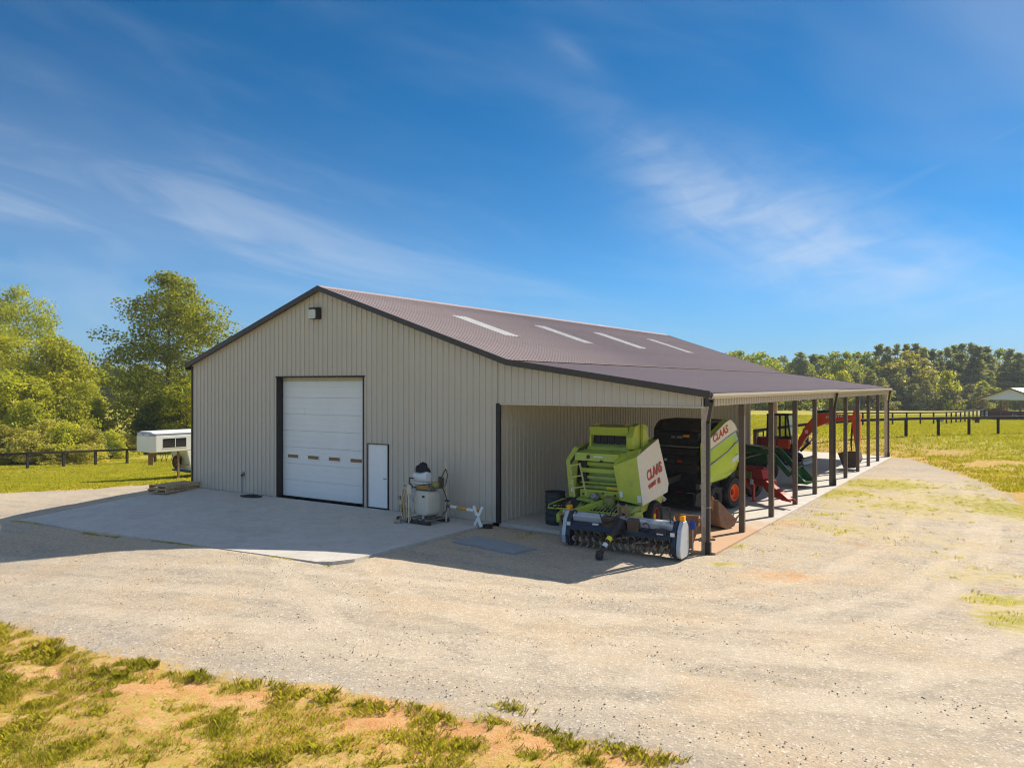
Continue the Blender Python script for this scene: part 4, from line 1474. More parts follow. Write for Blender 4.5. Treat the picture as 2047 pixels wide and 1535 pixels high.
# ---- newer baler behind, black front and lime side doors
def rear_baler():
    T = thing('round_baler', (3.42, 6.5, -0.07), R(-13), 'newer round baler with black front and curved lime green side door', 'baler')
    for s in (-1, 1):
        wheel(T, (s * 1.08, 0.75, 0.50), 0.50, 0.36, 'rim_orange', None)
        wheel(T, (s * 1.0, -0.25, 0.40), 0.40, 0.30, 'black_steel', None)
    MB().bar((-1.0, 0.75, 0.5), (1.0, 0.75, 0.5), 0.12, 0.12).build('axle', 'black_steel', T)
    MB().prism([(-0.75, 0.6), (-0.95, 1.25), (-0.95, 1.9), (-0.85, 2.55), (-0.45, 2.85), (0.3, 2.85), (1.1, 2.5), (1.6, 1.7), (1.4, 0.95), (0.9, 0.6)], 'x', -0.62, 0.86).build('bale_chamber', 'dusty_black', T, bevel=0.03)
    MB().prism([(-0.90, 2.58), (-0.55, 2.92), (0.3, 2.95), (0.3, 2.86), (-0.45, 2.84), (-0.80, 2.52)], 'x', -0.80, 1.06).build('top_cover', 'dusty_black', T, bevel=0.02)
    mb = MB().lathe([(0.0, -0.1), (0.42, -0.1), (0.48, -0.03), (0.48, 0.1), (0.0, 0.1)], Matrix.Translation((-0.80, -0.42, 2.44)) @ Matrix.Rotation(R(90), 4, 'Y'), 24)
    mb.build('end_drum', 'dusty_black', T, smooth=True)
    for z, h, y0, m in ((2.42, 0.22, -1.02, 'black_steel'), (2.08, 0.05, -1.12, 'bare_steel'), (1.98, 0.04, -1.12, 'dusty_black'), (1.70, 0.16, -1.02, 'black_steel'), (1.40, 0.18, -1.06, 'dusty_black'), (1.05, 0.14, -1.0, 'black_steel')):
        MB().box(-0.74, 0.98, y0, y0 + 0.16, z - h / 2, z + h / 2).build('cross_rail', m, T, bevel=0.008)
    for x, z, w, m in ((0.55, 2.43, 0.22, 'reflector_orange'), (0.05, 2.38, 0.16, 'bare_steel'), (0.30, 2.38, 0.22, 'bare_steel'), (-0.25, 1.62, 0.09, 'sticker_white'), (0.3, 1.60, 0.18, 'logo_red')):
        MB().box(x - w / 2, x + w / 2, -1.075, -1.05, z - 0.04, z + 0.04).build('decal', m, T)
    MB().prism([(-1.05, 1.05), (-1.25, 1.4), (-1.15, 2.2), (-0.7, 2.5), (-0.7, 1.0)], 'x', -0.82, -0.76).build('side_shield', 'dusty_black', T, bevel=0.01)
    mb = MB()
    a0, a1, b0, b1 = Vector((-0.62, -1.18, 2.05)), Vector((-0.30, -1.5, 1.05)), Vector((-0.80, -1.12, 2.0)), Vector((-0.48, -1.5, 1.0))
    mb.bar(a0, a1, 0.03, 0.03)
    mb.bar(b0, b1, 0.03, 0.03)
    for t in (0.2, 0.5, 0.8):
        mb.bar(a0.lerp(a1, t), b0.lerp(b1, t), 0.025, 0.025)
    mb.build('ladder', 'dusty_black', T)
    # drawbar runs down to the hitch in front
    mb = MB().bar((0.25, -0.9, 1.12), (-0.32, -3.0, 0.52), 0.17, 0.20)
    mb.bar((-0.5, -0.95, 0.98), (-0.28, -2.2, 0.66), 0.1, 0.12)
    mb.build('drawbar', 'black_steel', T, bevel=0.01)
    MB().cbox((0.03, -2.10, 0.80), (0.02, 0.32, 0.12), (R(16), 0, R(-15))).build('decal', 'sticker_white', T)
    MB().bar((-0.30, -2.9, 0.6), (-0.30, -2.9, 0.0), 0.08, 0.08).build('jack', 'bare_steel', T)
    MB().lathe([(0.0, -0.13), (0.13, -0.1), (0.15, 0.05), (0.0, 0.14)], Matrix.Translation((-0.22, -1.35, 1.15)), 12).build('gearbox', 'mud_brown', T, smooth=True)
    MB().lathe([(0.0, -0.95), (0.2, -0.95), (0.2, 0.95), (0.0, 0.95)], Matrix.Translation((0, -1.0, 0.38)) @ Matrix.Rotation(R(90), 4, 'Y'), 14).build('pickup_reel', 'black_steel', T)
    for s in (-1, 1):
        MB().prism([(-1.35, 0.25), (-1.3, 0.6), (-0.8, 0.75), (-0.5, 0.4), (-0.8, 0.15)], 'x', s * 1.02 - 0.05, s * 1.02 + 0.05).build('pickup_cover', 'dusty_black', T)
    # right door: bulged lime panel with cream top
    out = [(-1.05, 2.20), (-1.0, 1.0), (-0.75, 0.88), (0.4, 0.98), (1.0, 1.22), (1.22, 1.55), (1.26, 1.95), (1.05, 2.45), (0.72, 2.82), (0.42, 2.98), (0.1, 2.86), (-0.6, 2.5)]
    cy_, cz_ = 0.15, 1.85
    mb = MB()
    rings = []
    for sc, xo in ((1.0, 1.06), (0.98, 1.13), (0.90, 1.19), (0.55, 1.24)):
        rings.append([(xo, cy_ + (p - cy_) * sc, cz_ + (q - cz_) * sc) for p, q in out])
    v = [p for r_ in rings for p in r_] + [(1.25, cy_, cz_)]
    n = len(out)
    fs = []
    for k in range(3):
        for i in range(n):
            fs.append((k * n + i, k * n + (i + 1) % n, (k + 1) * n + (i + 1) % n, (k + 1) * n + i))
    for i in range(n):
        fs.append((3 * n + i, 3 * n + (i + 1) % n, 4 * n))
    dr = mb.add(v, fs).build('side_door', 'lime_panel', T, smooth=True)
    # cream upper corner with its dark seam
    cm = [(-0.86, 2.32), (-0.55, 2.50), (0.1, 2.84), (0.42, 2.95), (0.70, 2.80), (0.88, 2.58), (0.50, 2.48), (-0.86, 1.98)]
    MB().prism([(p, q) for p, q in cm], 'x', 1.195, 1.262).build('cream_corner', 'cream_panel', dr, bevel=0.01)
    lettering(dr, 'CLAAS', 0.34, 'logo_red', (1.268, -0.62, 2.22), (0, 1, 0.36), (0, 0, 1), 0.008, 0.2, 0.95)
    sm = [(-0.9, 1.96), (0.52, 2.46), (0.92, 2.60), (1.02, 2.36), (0.88, 2.2), (0.3, 1.9), (-0.9, 1.46)]
    mb = MB()
    for p, q in zip(sm[:-1], sm[1:]):
        mb.bar((1.258, *p), (1.258, *q), 0.035, 0.035, up=(1, 0, 0))
    mb.build('seam_trim', 'trailer_grey', dr)
    MB().prism([(0.55, 1.50), (0.95, 1.62), (0.95, 1.78), (0.55, 1.64)], 'x', 1.20, 1.252).build('decal', 'sticker_white', dr)
    MB().box(0.78, 0.96, -0.9, -0.2, 0.45, 0.9).build('fender', 'bare_steel', T, bevel=0.03)
    MB().box(-0.8, 1.1, -0.9, 0.8, 0.58, 0.72).build('frame', 'black_steel', T, bevel=0.01)
    return T


rear_baler()


# ---- silver and black tiller/soil conditioner in front of the shed
def tiller():
    T = thing('tiller', (4.5, -1.02, -0.13), R(0.0), 'silver and black tiller with spiked rotor and orange reflectors at the lean-to opening', 'tiller')
    hw = 1.52
    ep = [(-0.30, 0.10), (-0.34, 0.30), (-0.24, 0.72), (-0.10, 0.90), (0.10, 0.90), (0.24, 0.74), (0.26, 0.22), (0.14, 0.04), (-0.2, 0.03)]
    for s in (-1, 1):
        x = s * hw
        e = MB().prism(ep, 'x', x - 0.03 if s > 0 else x - 0.08, x + 0.08 if s > 0 else x + 0.03).build('end_plate', 'silver', T, bevel=0.02)
        xi = x - s * 0.10
        MB().prism([(p * 0.98, 0.02 + q * 0.97) for p, q in ep], 'x', xi - 0.055, xi + 0.055).build('side_frame', 'navy_black', T, bevel=0.01)
        MB().box(x - 0.055 + s * 0.02, x + 0.055 + s * 0.02, -0.08, 0.06, 0.905, 1.03).build('reflector', 'reflector_orange', e, bevel=0.01)
        MB().box(x - s * 0.12 - 0.05, x - s * 0.12 + 0.05, -0.325, -0.300, 0.56, 0.65).build('decal', 'sticker_white', T)
        mb = MB().lathe([(0.045, -0.012), (0.062, -0.012), (0.062, 0.012), (0.045, 0.012)], Matrix.Translation((x - s * 0.20, -0.12, 0.88)) @ Matrix.Rotation(R(80), 4, 'X'), 16, close=True)
        mb.build('ring', 'black_steel', T, smooth=True)
        MB().prism([(-0.1, 0.0), (0.32, 0.0), (0.40, 0.10), (0.25, 0.14), (-0.1, 0.10)], 'x', x - 0.09, x + 0.03).build('skid_shoe', 'black_steel', T, bevel=0.01)
    MB().prism([(-0.15, 0.66), (-0.18, 0.80), (-0.08, 0.88), (0.12, 0.86), (0.18, 0.70), (0.1, 0.60)], 'x', -hw + 0.16, hw - 0.16).build('top_beam', 'silver', T, bevel=0.012)
    MB().prism([(-0.34, 0.47), (-0.30, 0.60), (-0.18, 0.665), (-0.14, 0.65), (-0.26, 0.58), (-0.30, 0.47)], 'x', -hw + 0.16, hw - 0.16).build('deflector', 'navy_black', T)
    MB().prism([(0.18, 0.70), (0.36, 0.42), (0.38, 0.25), (0.35, 0.25), (0.33, 0.40), (0.14, 0.66)], 'x', -hw + 0.16, hw - 0.16).build('rear_flap', 'navy_black', T)
    # spiked rotor
    MB().lathe([(0.0, -hw + 0.12), (0.075, -hw + 0.12), (0.075, hw - 0.12), (0.0, hw - 0.12)], Matrix.Translation((0, -0.06, 0.28)) @ Matrix.Rotation(R(90), 4, 'Y'), 14).build('rotor', 'mud_brown', T, smooth=True)
    rnd = random.Random(8)
    for k in range(15):
        x = -hw + 0.24 + k * (2 * hw - 0.48) / 14
        mb = MB()
        ph = rnd.uniform(0, 1)
        for q in range(6):
            t = ph + q * math.pi / 3
            c, s = math.cos(t), math.sin(t)
            p0 = Vector((x, -0.06 + 0.06 * c, 0.28 + 0.06 * s))
            p1 = Vector((x + rnd.uniform(-.02, .02), -0.08 + 0.22 * c, 0.30 + 0.22 * s))
            p2 = p1 + Vector((0.075 * (1 if q % 2 else -1), 0.06 * c - 0.04 * s, 0.06 * s + 0.04 * c))
            mb.bar(p0, p1, 0.075, 0.016, up=(1, 0, 0))
            mb.bar(p1, p2, 0.045, 0.014, up=(0, -s, c))
        mb.build('tine_flange', 'dusty_blade', T)
    mb = MB()
    for k in range(70):
        x = rnd.uniform(-hw + 0.2, hw - 0.2)
        t = rnd.uniform(math.pi * 0.75, math.pi * 1.9)
        c, s = math.cos(t), math.sin(t)
        mb.tube([(x, -0.06 + 0.10 * c, 0.28 + 0.10 * s), (x + rnd.uniform(-.03, .03), -0.06 + 0.26 * c, 0.28 + 0.255 * s)], [0.008, 0.004], 4)
    tag(mb.build('spikes', 'rust_brown', T), kind='stuff')
    # centre mast, gearbox, drive shaft
    MB().prism([(-0.30, 0.60), (-0.36, 0.86), (-0.22, 0.90), (-0.12, 0.62)], 'x', -0.44, -0.02).build('hitch_plate', 'mud_brown', T, bevel=0.01)
    MB().prism([(-0.30, 0.50), (-0.36, 0.86), (-0.22, 0.90), (-0.10, 0.52)], 'x', 0.24, 0.52).build('hitch_plate', 'mud_brown', T, bevel=0.01)
    mb = MB()
    for x in (-0.08, 0.12):
        mb.prism([(-0.12, 0.8), (-0.20, 1.16), (-0.10, 1.20), (0.08, 0.84)], 'x', x - 0.02, x + 0.02)
    mb.bar((-0.05, -0.13, 1.12), (0.13, -0.13, 1.12), 0.04, 0.04)
    mb.build('mast', 'rust_brown', T)
    MB().lathe([(0.0, -0.2), (0.16, -0.18), (0.18, 0.0), (0.14, 0.14), (0.0, 0.16)], Matrix.Translation((0.06, -0.22, 0.66)) @ Matrix.Rotation(R(75), 4, 'X'), 16).build('gearbox', 'black_steel', T, smooth=True)
    mb = MB().tube([(0.06, -0.30, 0.76), (0.05, -0.55, 0.64), (0.0, -0.78, 0.47)], [0.14, 0.11, 0.08], 14)
    mb.build('shaft_guard', 'black_steel', T, smooth=True)
    mb = MB().tube([(0.0, -0.78, 0.47), (-0.05, -1.0, 0.28), (-0.08, -1.12, 0.12)], [0.06, 0.055, 0.065], 12)
    mb.build('drive_shaft', 'black_steel', T, smooth=True)
    MB().tube([(0.005, -0.765, 0.48), (-0.018, -0.85, 0.40)], 0.072, 14).build('shaft_collar', 'bright_yellow', T, smooth=True)
    MB().tube([(-0.035, -0.93, 0.345), (-0.05, -1.0, 0.275)], 0.063, 10).build('decal', 'sticker_white', T, smooth=True)
    MB().lathe([(0.0, -0.09), (0.09, -0.08), (0.10, 0.0), (0.07, 0.10), (0.0, 0.10)], Matrix.Translation((-0.09, -1.16, 0.10)), 10).build('yoke', 'black_steel', T, smooth=True)
    for x, z in ((-0.28, 0.98), (0.72, 0.72)):
        mb = MB().tube([(x + 0.09 * math.cos(t), -0.30, z + 0.09 * math.sin(t)) for t in np.linspace(-2.6, 2.6, 12)], 0.016, 6)
        mb.build('hose_loop', 'black_steel', T, smooth=True)
    mb = MB().tube([(-0.55, -0.25, 0.95), (-0.40, -0.36, 0.70), (-0.15, -0.38, 0.78), (0.0, -0.36, 0.95)], 0.014, 6)
    mb.tube([(0.55, -0.33, 0.70), (0.8, -0.36, 0.58), (1.0, -0.36, 0.55)], 0.014, 6)
    mb.build('cable', 'rubber', T, smooth=True)
    MB().box(0.95, 1.25, -0.34, -0.25, 0.55, 0.72).build('toolbox', 'black_steel', T, bevel=0.03)
    for x, z in ((0.60, 0.835), (1.02, 0.885), (1.1, 0.60), (-0.62, 0.66)):
        MB().cbox((x, -0.19 if z > .8 else -0.335, z), (0.16, 0.05, 0.02), (R(30), 0, 0.1)).build('decal', 'sticker_white', T)
    # old rusty point hanging at the left end
    MB().prism([(-0.1, 0.75), (0.1, 0.80), (0.08, 0.62), (0.0, 0.40), (-0.06, 0.60)], 'x', -hw - 0.32, -hw - 0.24).build('coulter_point', 'rust_brown', T)
    MB().bar((-hw - 0.28, 0.0, 0.72), (-hw, 0.0, 0.62), 0.08, 0.06).build('coulter_arm', 'mud_brown', T)
    # square handle loops on the top at the right of the mast
    mb = MB().tube([(0.85, 0.15, 0.9), (0.85, 0.15, 1.16), (1.15, 0.15, 1.16), (1.15, 0.15, 0.9)], 0.02, 6)
    mb.build('parking_loop', 'black_steel', T, smooth=True)
    return T


tiller()


# ---- barrel
T = thing('barrel', (1.43, 0.86, -0.02), 0, 'dark ribbed plastic barrel standing open beside the older baler', 'barrel')
pr = [(0.01, 0.0), (0.27, 0.0), (0.285, 0.03)]
for k in range(5):
    z = 0.12 + k * 0.16
    pr += [(0.285, z), (0.295, z + 0.02), (0.295, z + 0.04), (0.285, z + 0.06)]
pr += [(0.285, 0.88), (0.295, 0.90), (0.295, 0.92), (0.265, 0.92), (0.262, 0.20), (0.01, 0.20)]
MB().lathe(pr, None, 30).build('barrel_body', 'barrel_black', T, smooth=True)
MB().lathe([(0.284, 0.0), (0.30, 0.0), (0.30, 0.03), (0.284, 0.03)], Matrix.Translation((0, 0, 0.905)), 30, close=True).build('rim', 'barrel_black', T, smooth=True)


def bucket_shape(mb, prof, w, t=0.02):
    """open scoop: prof (y,z) polyline swept along x with end plates"""
    n = len(prof)
    for a, b in zip(prof[:-1], prof[1:]):
        mb.bar((-w / 2, (a[0] + b[0]) / 2, (a[1] + b[1]) / 2), (w / 2, (a[0] + b[0]) / 2, (a[1] + b[1]) / 2), t, math.hypot(b[0] - a[0], b[1] - a[1]) + t * 0.5,
               up=(0, b[0] - a[0], b[1] - a[1]))
    for s in (-1, 1):
        mb.prism(prof, 'x', s * w / 2 - t / 2, s * w / 2 + t / 2)


# small rusty bucket right behind the tiller
T = thing('digger_bucket', (5.60, 0.32, -0.11), R(20), 'small rusty bucket right behind the tiller end, beside the first post', 'bucket')
mb = MB()
v = [(-0.16, -0.16, 0), (0.16, -0.16, 0), (0.16, 0.16, 0), (-0.16, 0.16, 0), (-0.30, -0.30, 0.62), (0.34, -0.30, 0.58), (0.36, 0.30, 0.74), (-0.30, 0.30, 0.78)]
vi = [(p[0] * 0.93, p[1] * 0.93, p[2] + (0.02 if p[2] < 0.1 else -0.002)) for p in v]
mb.add(v + vi, [(0, 3, 2, 1), (0, 1, 5, 4), (1, 2, 6, 5), (2, 3, 7, 6), (3, 0, 4, 7), (8, 9, 10, 11), (8, 12, 13, 9), (9, 13, 14, 10), (10, 14, 15, 11), (11, 15, 12, 8), (4, 5, 13, 12), (5, 6, 14, 13), (6, 7, 15, 14), (7, 4, 12, 15)])
mb.build('shell', 'rust', T)
MB().prism([(0.28, 0.45), (0.52, 0.62), (0.5, 0.70), (0.30, 0.74)], 'y', -0.03, 0.03).build('ear', 'rust_brown', T)

# large rusty bucket lying by the second post
T = thing('digger_bucket', (5.45, 3.35, -0.11), R(-20), 'large rust brown bucket resting on edge between first and second post', 'bucket')
prof = [(-0.42, 0.85), (-0.40, 0.45), (-0.30, 0.12), (0.0, 0.0), (0.30, 0.06), (0.42, 0.22)]
mb = MB()
bucket_shape(mb, prof, 0.62)
mb.build('shell', 'rust_brown', T)
for s in (-0.15, 0.15):
    MB().prism([(-0.46, 0.5), (-0.60, 0.75), (-0.50, 0.98), (-0.40, 0.9)], 'x', s - 0.02, s + 0.02).build('ear', 'rust', T)
for k in range(4):
    MB().prism([(0.40, 0.19), (0.44, 0.26), (0.58, 0.34)], 'x', -0.27 + k * 0.18 - 0.03, -0.27 + k * 0.18 + 0.03).build('tooth', 'bare_steel', T)

# worn plow share on the floor
T = thing('plow_share', (5.75, 1.55, -0.12), R(40), 'small rust orange steel plow piece on the clay-stained floor', 'plow part')
MB().prism([(-0.22, 0.0), (0.25, 0.0), (0.28, 0.1), (0.1, 0.30), (-0.12, 0.34), (-0.05, 0.15)], 'x', -0.03, 0.03).build('blade', 'rust', T, bevel=0.005)
MB().box(-0.14, 0.14, -0.20, 0.10, 0.0, 0.05).build('foot', 'rust', T, bevel=0.005)

# jack stand at the first post
T = thing('jack_stand', (6.02, -0.33, gz(6.02, -0.33)), 0, 'thin steel trailer jack with blue top standing at the first post', 'jack')
MB().tube([(0, 0, 0), (0, 0, 0.66)], 0.028, 10).build('tube', 'bare_steel', T, smooth=True)
MB().box(-0.07, 0.07, -0.07, 0.07, 0.0, 0.02).build('foot', 'bare_steel', T)
h = MB().prism([(-0.07, 0.62), (0.07, 0.62), (0.09, 0.80), (-0.05, 0.84)], 'y', -0.05, 0.05).build('head', 'blue_plastic', T, bevel=0.01)
MB().tube([(-0.02, 0, 0.78), (-0.20, 0, 0.78), (-0.20, -0.02, 0.70)], 0.015, 6).build('crank', 'blue_plastic', h, smooth=True)


# ---- red implement
def red_implement():
    T = thing('hay_mower', (4.55, 9.55, -0.1), R(-35), 'red hay mower with yellow warning plate and folded tongue behind the second post', 'mower')
    MB().box(-1.3, 1.2, -0.16, 0.16, 0.55, 0.80).build('main_beam', 'red_machine', T, bevel=0.02)
    MB().prism([(-1.25, 0.82), (-1.15, 1.12), (0.95, 1.16), (1.05, 0.82)], 'y', -0.30, 0.22).build('top_cover', 'red_machine', T, bevel=0.03)
    MB().prism([(-1.15, 0.42), (-1.3, 0.72), (0.2, 0.72), (0.35, 0.42)], 'y', -0.42, -0.30).build('front_guard', 'red_machine', T, bevel=0.02)
    MB().prism([(-0.60, 0.76), (-0.45, 1.02), (0.45, 1.02), (0.45, 0.76)], 'y', -0.33, -0.305).build('warning_plate', 'hydraulic_tan', T)
    MB().prism([(-0.85, 0.98), (-0.70, 1.04), (-0.45, 0.74), (-0.60, 0.74)], 'y', -0.33, -0.306).build('black_stripe', 'black_steel', T)
    wheel(T, (-0.3, 0.35, 0.36), 0.36, 0.24, 'black_steel', None)
    MB().bar((0.62, -0.36, 0.62), (0.62, -0.36, 0.0), 0.07, 0.07).build('parking_stand', 'red_machine', T)
    MB().box(0.52, 0.72, -0.45, -0.27, -0.0, 0.02).build('stand_foot', 'red_machine', T)
    MB().box(0.50, 0.66, -0.43, -0.41, 0.60, 0.78).build('decal', 'sticker_white', T)
    MB().tube([(-1.3, -0.1, 1.14), (-0.95, -0.1, 1.22), (-0.2, -0.1, 1.12), (0.9, -0.1, 1.16)], 0.07, 8).build('hood_tube', 'red_machine', T, smooth=True)
    tg = MB().prism([(0.9, 0.72), (1.2, 0.78), (2.05, 0.42), (2.3, 0.30), (2.25, 0.22), (1.6, 0.26), (1.2, 0.44)], 'y', -0.32, -0.10).build('tongue', 'red_machine', T, bevel=0.015)
    for yy in (-0.33, -0.11):
        MB().prism([(1.9, 0.40), (2.42, 0.28), (2.45, 0.22), (2.0, 0.22)], 'y', yy, yy + 0.03).build('clevis', 'red_machine', tg)
    MB().box(-1.7, -1.30, -0.2, 0.2, 0.4, 1.75).build('gear_tower', 'red_machine', T, bevel=0.02)
    MB().box(-1.66, -1.34, -0.21, 0.19, 1.72, 1.86).build('tower_cap', 'sticker_white', T, bevel=0.01)
    return T


red_implement()


# ---- green tractor with loader, nose towards the posts
def green_tractor():
    T = thing('tractor', (3.0, 14.2, -0.06), R(-5), 'green tractor with yellow stripe and front loader half hidden behind the red mower', 'tractor')
    hood = [(-1.1, 0.78), (-1.1, 1.52), (-0.2, 1.58), (0.75, 1.50), (1.05, 1.30), (1.10, 0.80)]
    hb = MB().prism(hood, 'y', -0.36, 0.36).build('hood', 'deere_green', T, bevel=0.05)
    MB().prism([(-1.05, 1.42), (-0.2, 1.47), (0.7, 1.40), (0.7, 1.34), (-0.2, 1.39), (-1.05, 1.35)], 'y', -0.378, -0.362).build('stripe', 'bright_yellow', hb)
    MB().prism([(-0.5, 1.24), (0.4, 1.28), (0.4, 1.24), (-0.5, 1.20)], 'y', -0.378, -0.362).build('stripe', 'bright_yellow', hb)
    MB().box(1.10, 1.13, -0.28, 0.28, 0.85, 1.25).build('grille', 'black_steel', hb)
    MB().box(-2.3, 1.0, -0.28, 0.28, 0.45, 0.80).build('chassis', 'deere_dark', T, bevel=0.03)
    for s in (-1, 1):
        for x, r_, w_ in ((-1.8, 0.68, 0.42), (0.65, 0.44, 0.28)):
            M = (x, s * 0.72, r_)
            W_ = wheel(T, (0, 0, 0), r_, w_, 'bright_yellow', None, lugs=20)
            W_.location = M
            W_.rotation_euler = (0, 0, R(90))
        MB().prism([(-2.5, 1.2), (-2.3, 1.55), (-1.4, 1.55), (-1.05, 1.1), (-1.1, 1.05), (-1.45, 1.48), (-2.25, 1.48), (-2.45, 1.2)], 'y', s * 0.72 - 0.25, s * 0.72 + 0.25).build('fender', 'deere_green', T)
        # loader arm, cylinder pair
        a = MB()
        y = s * 0.55
        a.bar((-0.55, y, 0.75), (-0.50, y, 1.45), 0.12, 0.2)
        a.bar((-0.50, y, 1.42), (1.25, y, 1.32), 0.12, 0.20)
        a.bar((1.2, y, 1.38), (2.05, y, 0.42), 0.12, 0.20)
        a.build('loader_arm', 'deere_green', T, bevel=0.012)
        MB().tube([(1.05, y, 1.52), (1.95, y, 0.68)], 0.035, 8).build('cylinder', 'chrome', T, smooth=True)
        MB().tube([(-0.3, y, 0.85), (0.9, y, 1.25)], 0.04, 8).build('cylinder', 'chrome', T, smooth=True)
        MB().tube([(1.15, y + 0.09, 1.40), (1.98, y + 0.09, 0.58)], 0.025, 8).build('hose', 'chrome', T, smooth=True)
    b = thing('loader_bucket')
    b.parent = T
    b.location = (2.1, 0, 0.12)
    b.rotation_euler = (0, 0, R(90))
    mb = MB()
    bucket_shape(mb, [(-0.62, 0.02), (-0.28, 0.03), (-0.08, 0.16), (0.0, 0.42), (-0.06, 0.62)], 1.2, 0.025)
    o = mb.build('bucket_shell', 'deere_green', b)
    MB().box(-2.1, -1.7, -0.25, 0.25, 0.95, 1.10).build('seat', 'black_steel', T, bevel=0.04)
    MB().box(-2.2, -2.1, -0.25, 0.25, 1.05, 1.5).build('seat_back', 'mud_brown', T, bevel=0.04)
    mb = MB().lathe([(0.15, -0.015), (0.19, -0.015), (0.19, 0.015), (0.15, 0.015)], Matrix.Translation((-1.2, 0, 1.6)) @ Matrix.Rotation(R(-35), 4, 'Y'), 16, close=True)
    mb.build('steering_wheel', 'black_steel', T, smooth=True)
    return T


green_tractor()


# ---- orange excavator
def excavator():
    T = thing('excavator', (2.2, 22.6, -0.06), R(-2), 'orange mini excavator with black cab and boom reaching past the far posts', 'excavator')
    for s in (-1, 1):
        y = s * 0.68
        tr = MB()
        out = []
        for t in np.linspace(math.pi / 2, 1.5 * math.pi, 7):
            out.append((-0.75 + 0.26 * math.cos(t), 0.28 + 0.26 * math.sin(t)))
        for t in np.linspace(-math.pi / 2, math.pi / 2, 7):
            out.append((0.75 + 0.26 * math.cos(t), 0.28 + 0.26 * math.sin(t)))
        tr.prism(out, 'y', y - 0.17, y + 0.17)
        for k in range(13):
            tr.box(-0.78 + k * 0.13 - 0.03, -0.78 + k * 0.13 + 0.03, y - 0.172, y + 0.172, 0.535, 0.56)
        tk = tr.build('track', 'rubber', T)
        for k, (x, r_) in enumerate(((-0.72, 0.2), (0.72, 0.2), (-0.3, 0.11), (0.0, 0.11), (0.3, 0.11))):
            MB().lathe([(0.0, -0.18), (r_, -0.18), (r_, 0.18), (0.0, 0.18)], Matrix.Translation((x, y, 0.28 if k < 2 else 0.14)) @ Matrix.Rotation(R(90), 4, 'X'), 14).build('roller', 'bare_steel' if k < 2 else 'black_steel', tk)
    MB().box(-0.6, 0.6, -0.5, 0.5, 0.26, 0.55).build('undercarriage', 'black_steel', T)
    bl = MB().prism([(1.42, 0.02), (1.50, 0.06), (1.44, 0.20), (1.45, 0.34), (1.54, 0.42), (1.50, 0.44), (1.38, 0.36), (1.37, 0.18)], 'y', -0.9, 0.9).build('dozer_blade', 'bare_steel', T)
    for s in (-0.35, 0.35):
        MB().bar((0.5, s, 0.32), (1.4, s, 0.22), 0.09, 0.13).build('blade_arm', 'black_steel', bl)
    MB().lathe([(0.0, 0.52), (0.5, 0.52), (0.5, 0.64), (0.0, 0.64)], None, 20).build('slew_ring', 'black_steel', T)
    MB().box(-0.9, 0.85, -0.75, 0.75, 0.64, 0.80).build('deck', 'black_steel', T, bevel=0.02)
    cwt = [(0.1, -0.76), (-0.7, -0.76), (-1.02, -0.5), (-1.12, 0.0), (-1.02, 0.5), (-0.7, 0.76), (0.1, 0.76)]
    MB().prism(cwt, 'z', 0.80, 1.36).build('counterweight', 'excavator_red', T, bevel=0.08)
    MB().prism([(0.12, -0.76), (0.75, -0.76), (0.75, -0.4), (0.12, -0.4)], 'z', 0.80, 1.30).build('side_cover', 'excavator_orange', T, bevel=0.06)
    MB().tube([(-0.95, -0.45, 1.36), (-0.95, -0.45, 1.62), (-0.95, 0.45, 1.62), (-0.95, 0.45, 1.36)], 0.035, 8).build('rear_guard', 'black_steel', T, smooth=True)
    # cab: frame posts, roof, panes
    x0, x1, y0, y1, z0, z1 = -0.55, 0.72, -0.25, 0.76, 0.82, 2.48
    cb = MB()
    for x, xt in ((x0, x0 + 0.06), (0.12, 0.12), (x1, x1 - 0.22)):
        for y in (y0, y1):
            cb.bar((x, y, z0), (xt, y, z1), 0.09, 0.09)
    cb.prism([(x0, y0 - 0.05), (x1 - 0.12, y0 - 0.05), (x1 - 0.12, y1 + 0.05), (x0, y1 + 0.05)], 'z', z1, z1 + 0.09)
    cb.box(x0, x1, y0 - 0.02, y0 + 0.02, z0, z0 + 0.55)
    cb.box(x0, x1, y1 - 0.02, y1 + 0.02, z0, z0 + 0.55)
    cb.box(x0 - 0.02, x0 + 0.02, y0, y1, z0, z0 + 0.65)
    c = cb.build('cab', 'black_steel', T, bevel=0.015)
    mb = MB().add([(x0 + .04, y0, z0 + .55), (0.1, y0, z0 + .55), (0.1, y0, z1), (x0 + .06, y0, z1)], [(0, 1, 2, 3)])
    mb.build('pane', 'cab_glass', c)
    MB().add([(0.16, y0, z0 + .55), (x1 - .1, y0, z0 + .55), (x1 - .2, y0, z1), (0.16, y0, z1)], [(0, 1, 2, 3)]).build('pane', 'cab_glass', c)
    MB().add([(x1, y0, z0 + .1), (x1, y1, z0 + .1), (x1 - .2, y1, z1), (x1 - .2, y0, z1)], [(0, 1, 2, 3)]).build('pane', 'cab_glass', c)
    MB().add([(x0, y0, z0 + .65), (x0, y1, z0 + .65), (x0 + .06, y1, z1), (x0 + .06, y0, z1)], [(0, 1, 2, 3)]).build('pane', 'cab_glass', c)
    MB().box(-0.35, 0.1, 0.05, 0.5, 1.1, 1.25).build('seat', 'black_steel', c, bevel=0.04)
    MB().box(-0.45, -0.33, 0.05, 0.5, 1.2, 1.85).build('seat_back', 'black_steel', c, bevel=0.04)
    for y in (0.0, 0.55):
        MB().tube([(0.4, y, 1.0), (0.42, y, 1.5)], 0.02, 6).build('lever', 'black_steel', c)
    # boom, stick, bucket
    yb = -0.42
    MB().prism([(0.7, 0.62), (1.1, 0.70), (1.1, 1.05), (0.7, 1.05)], 'y', yb - 0.16, yb + 0.16).build('swing_post', 'black_steel', T, bevel=0.03)
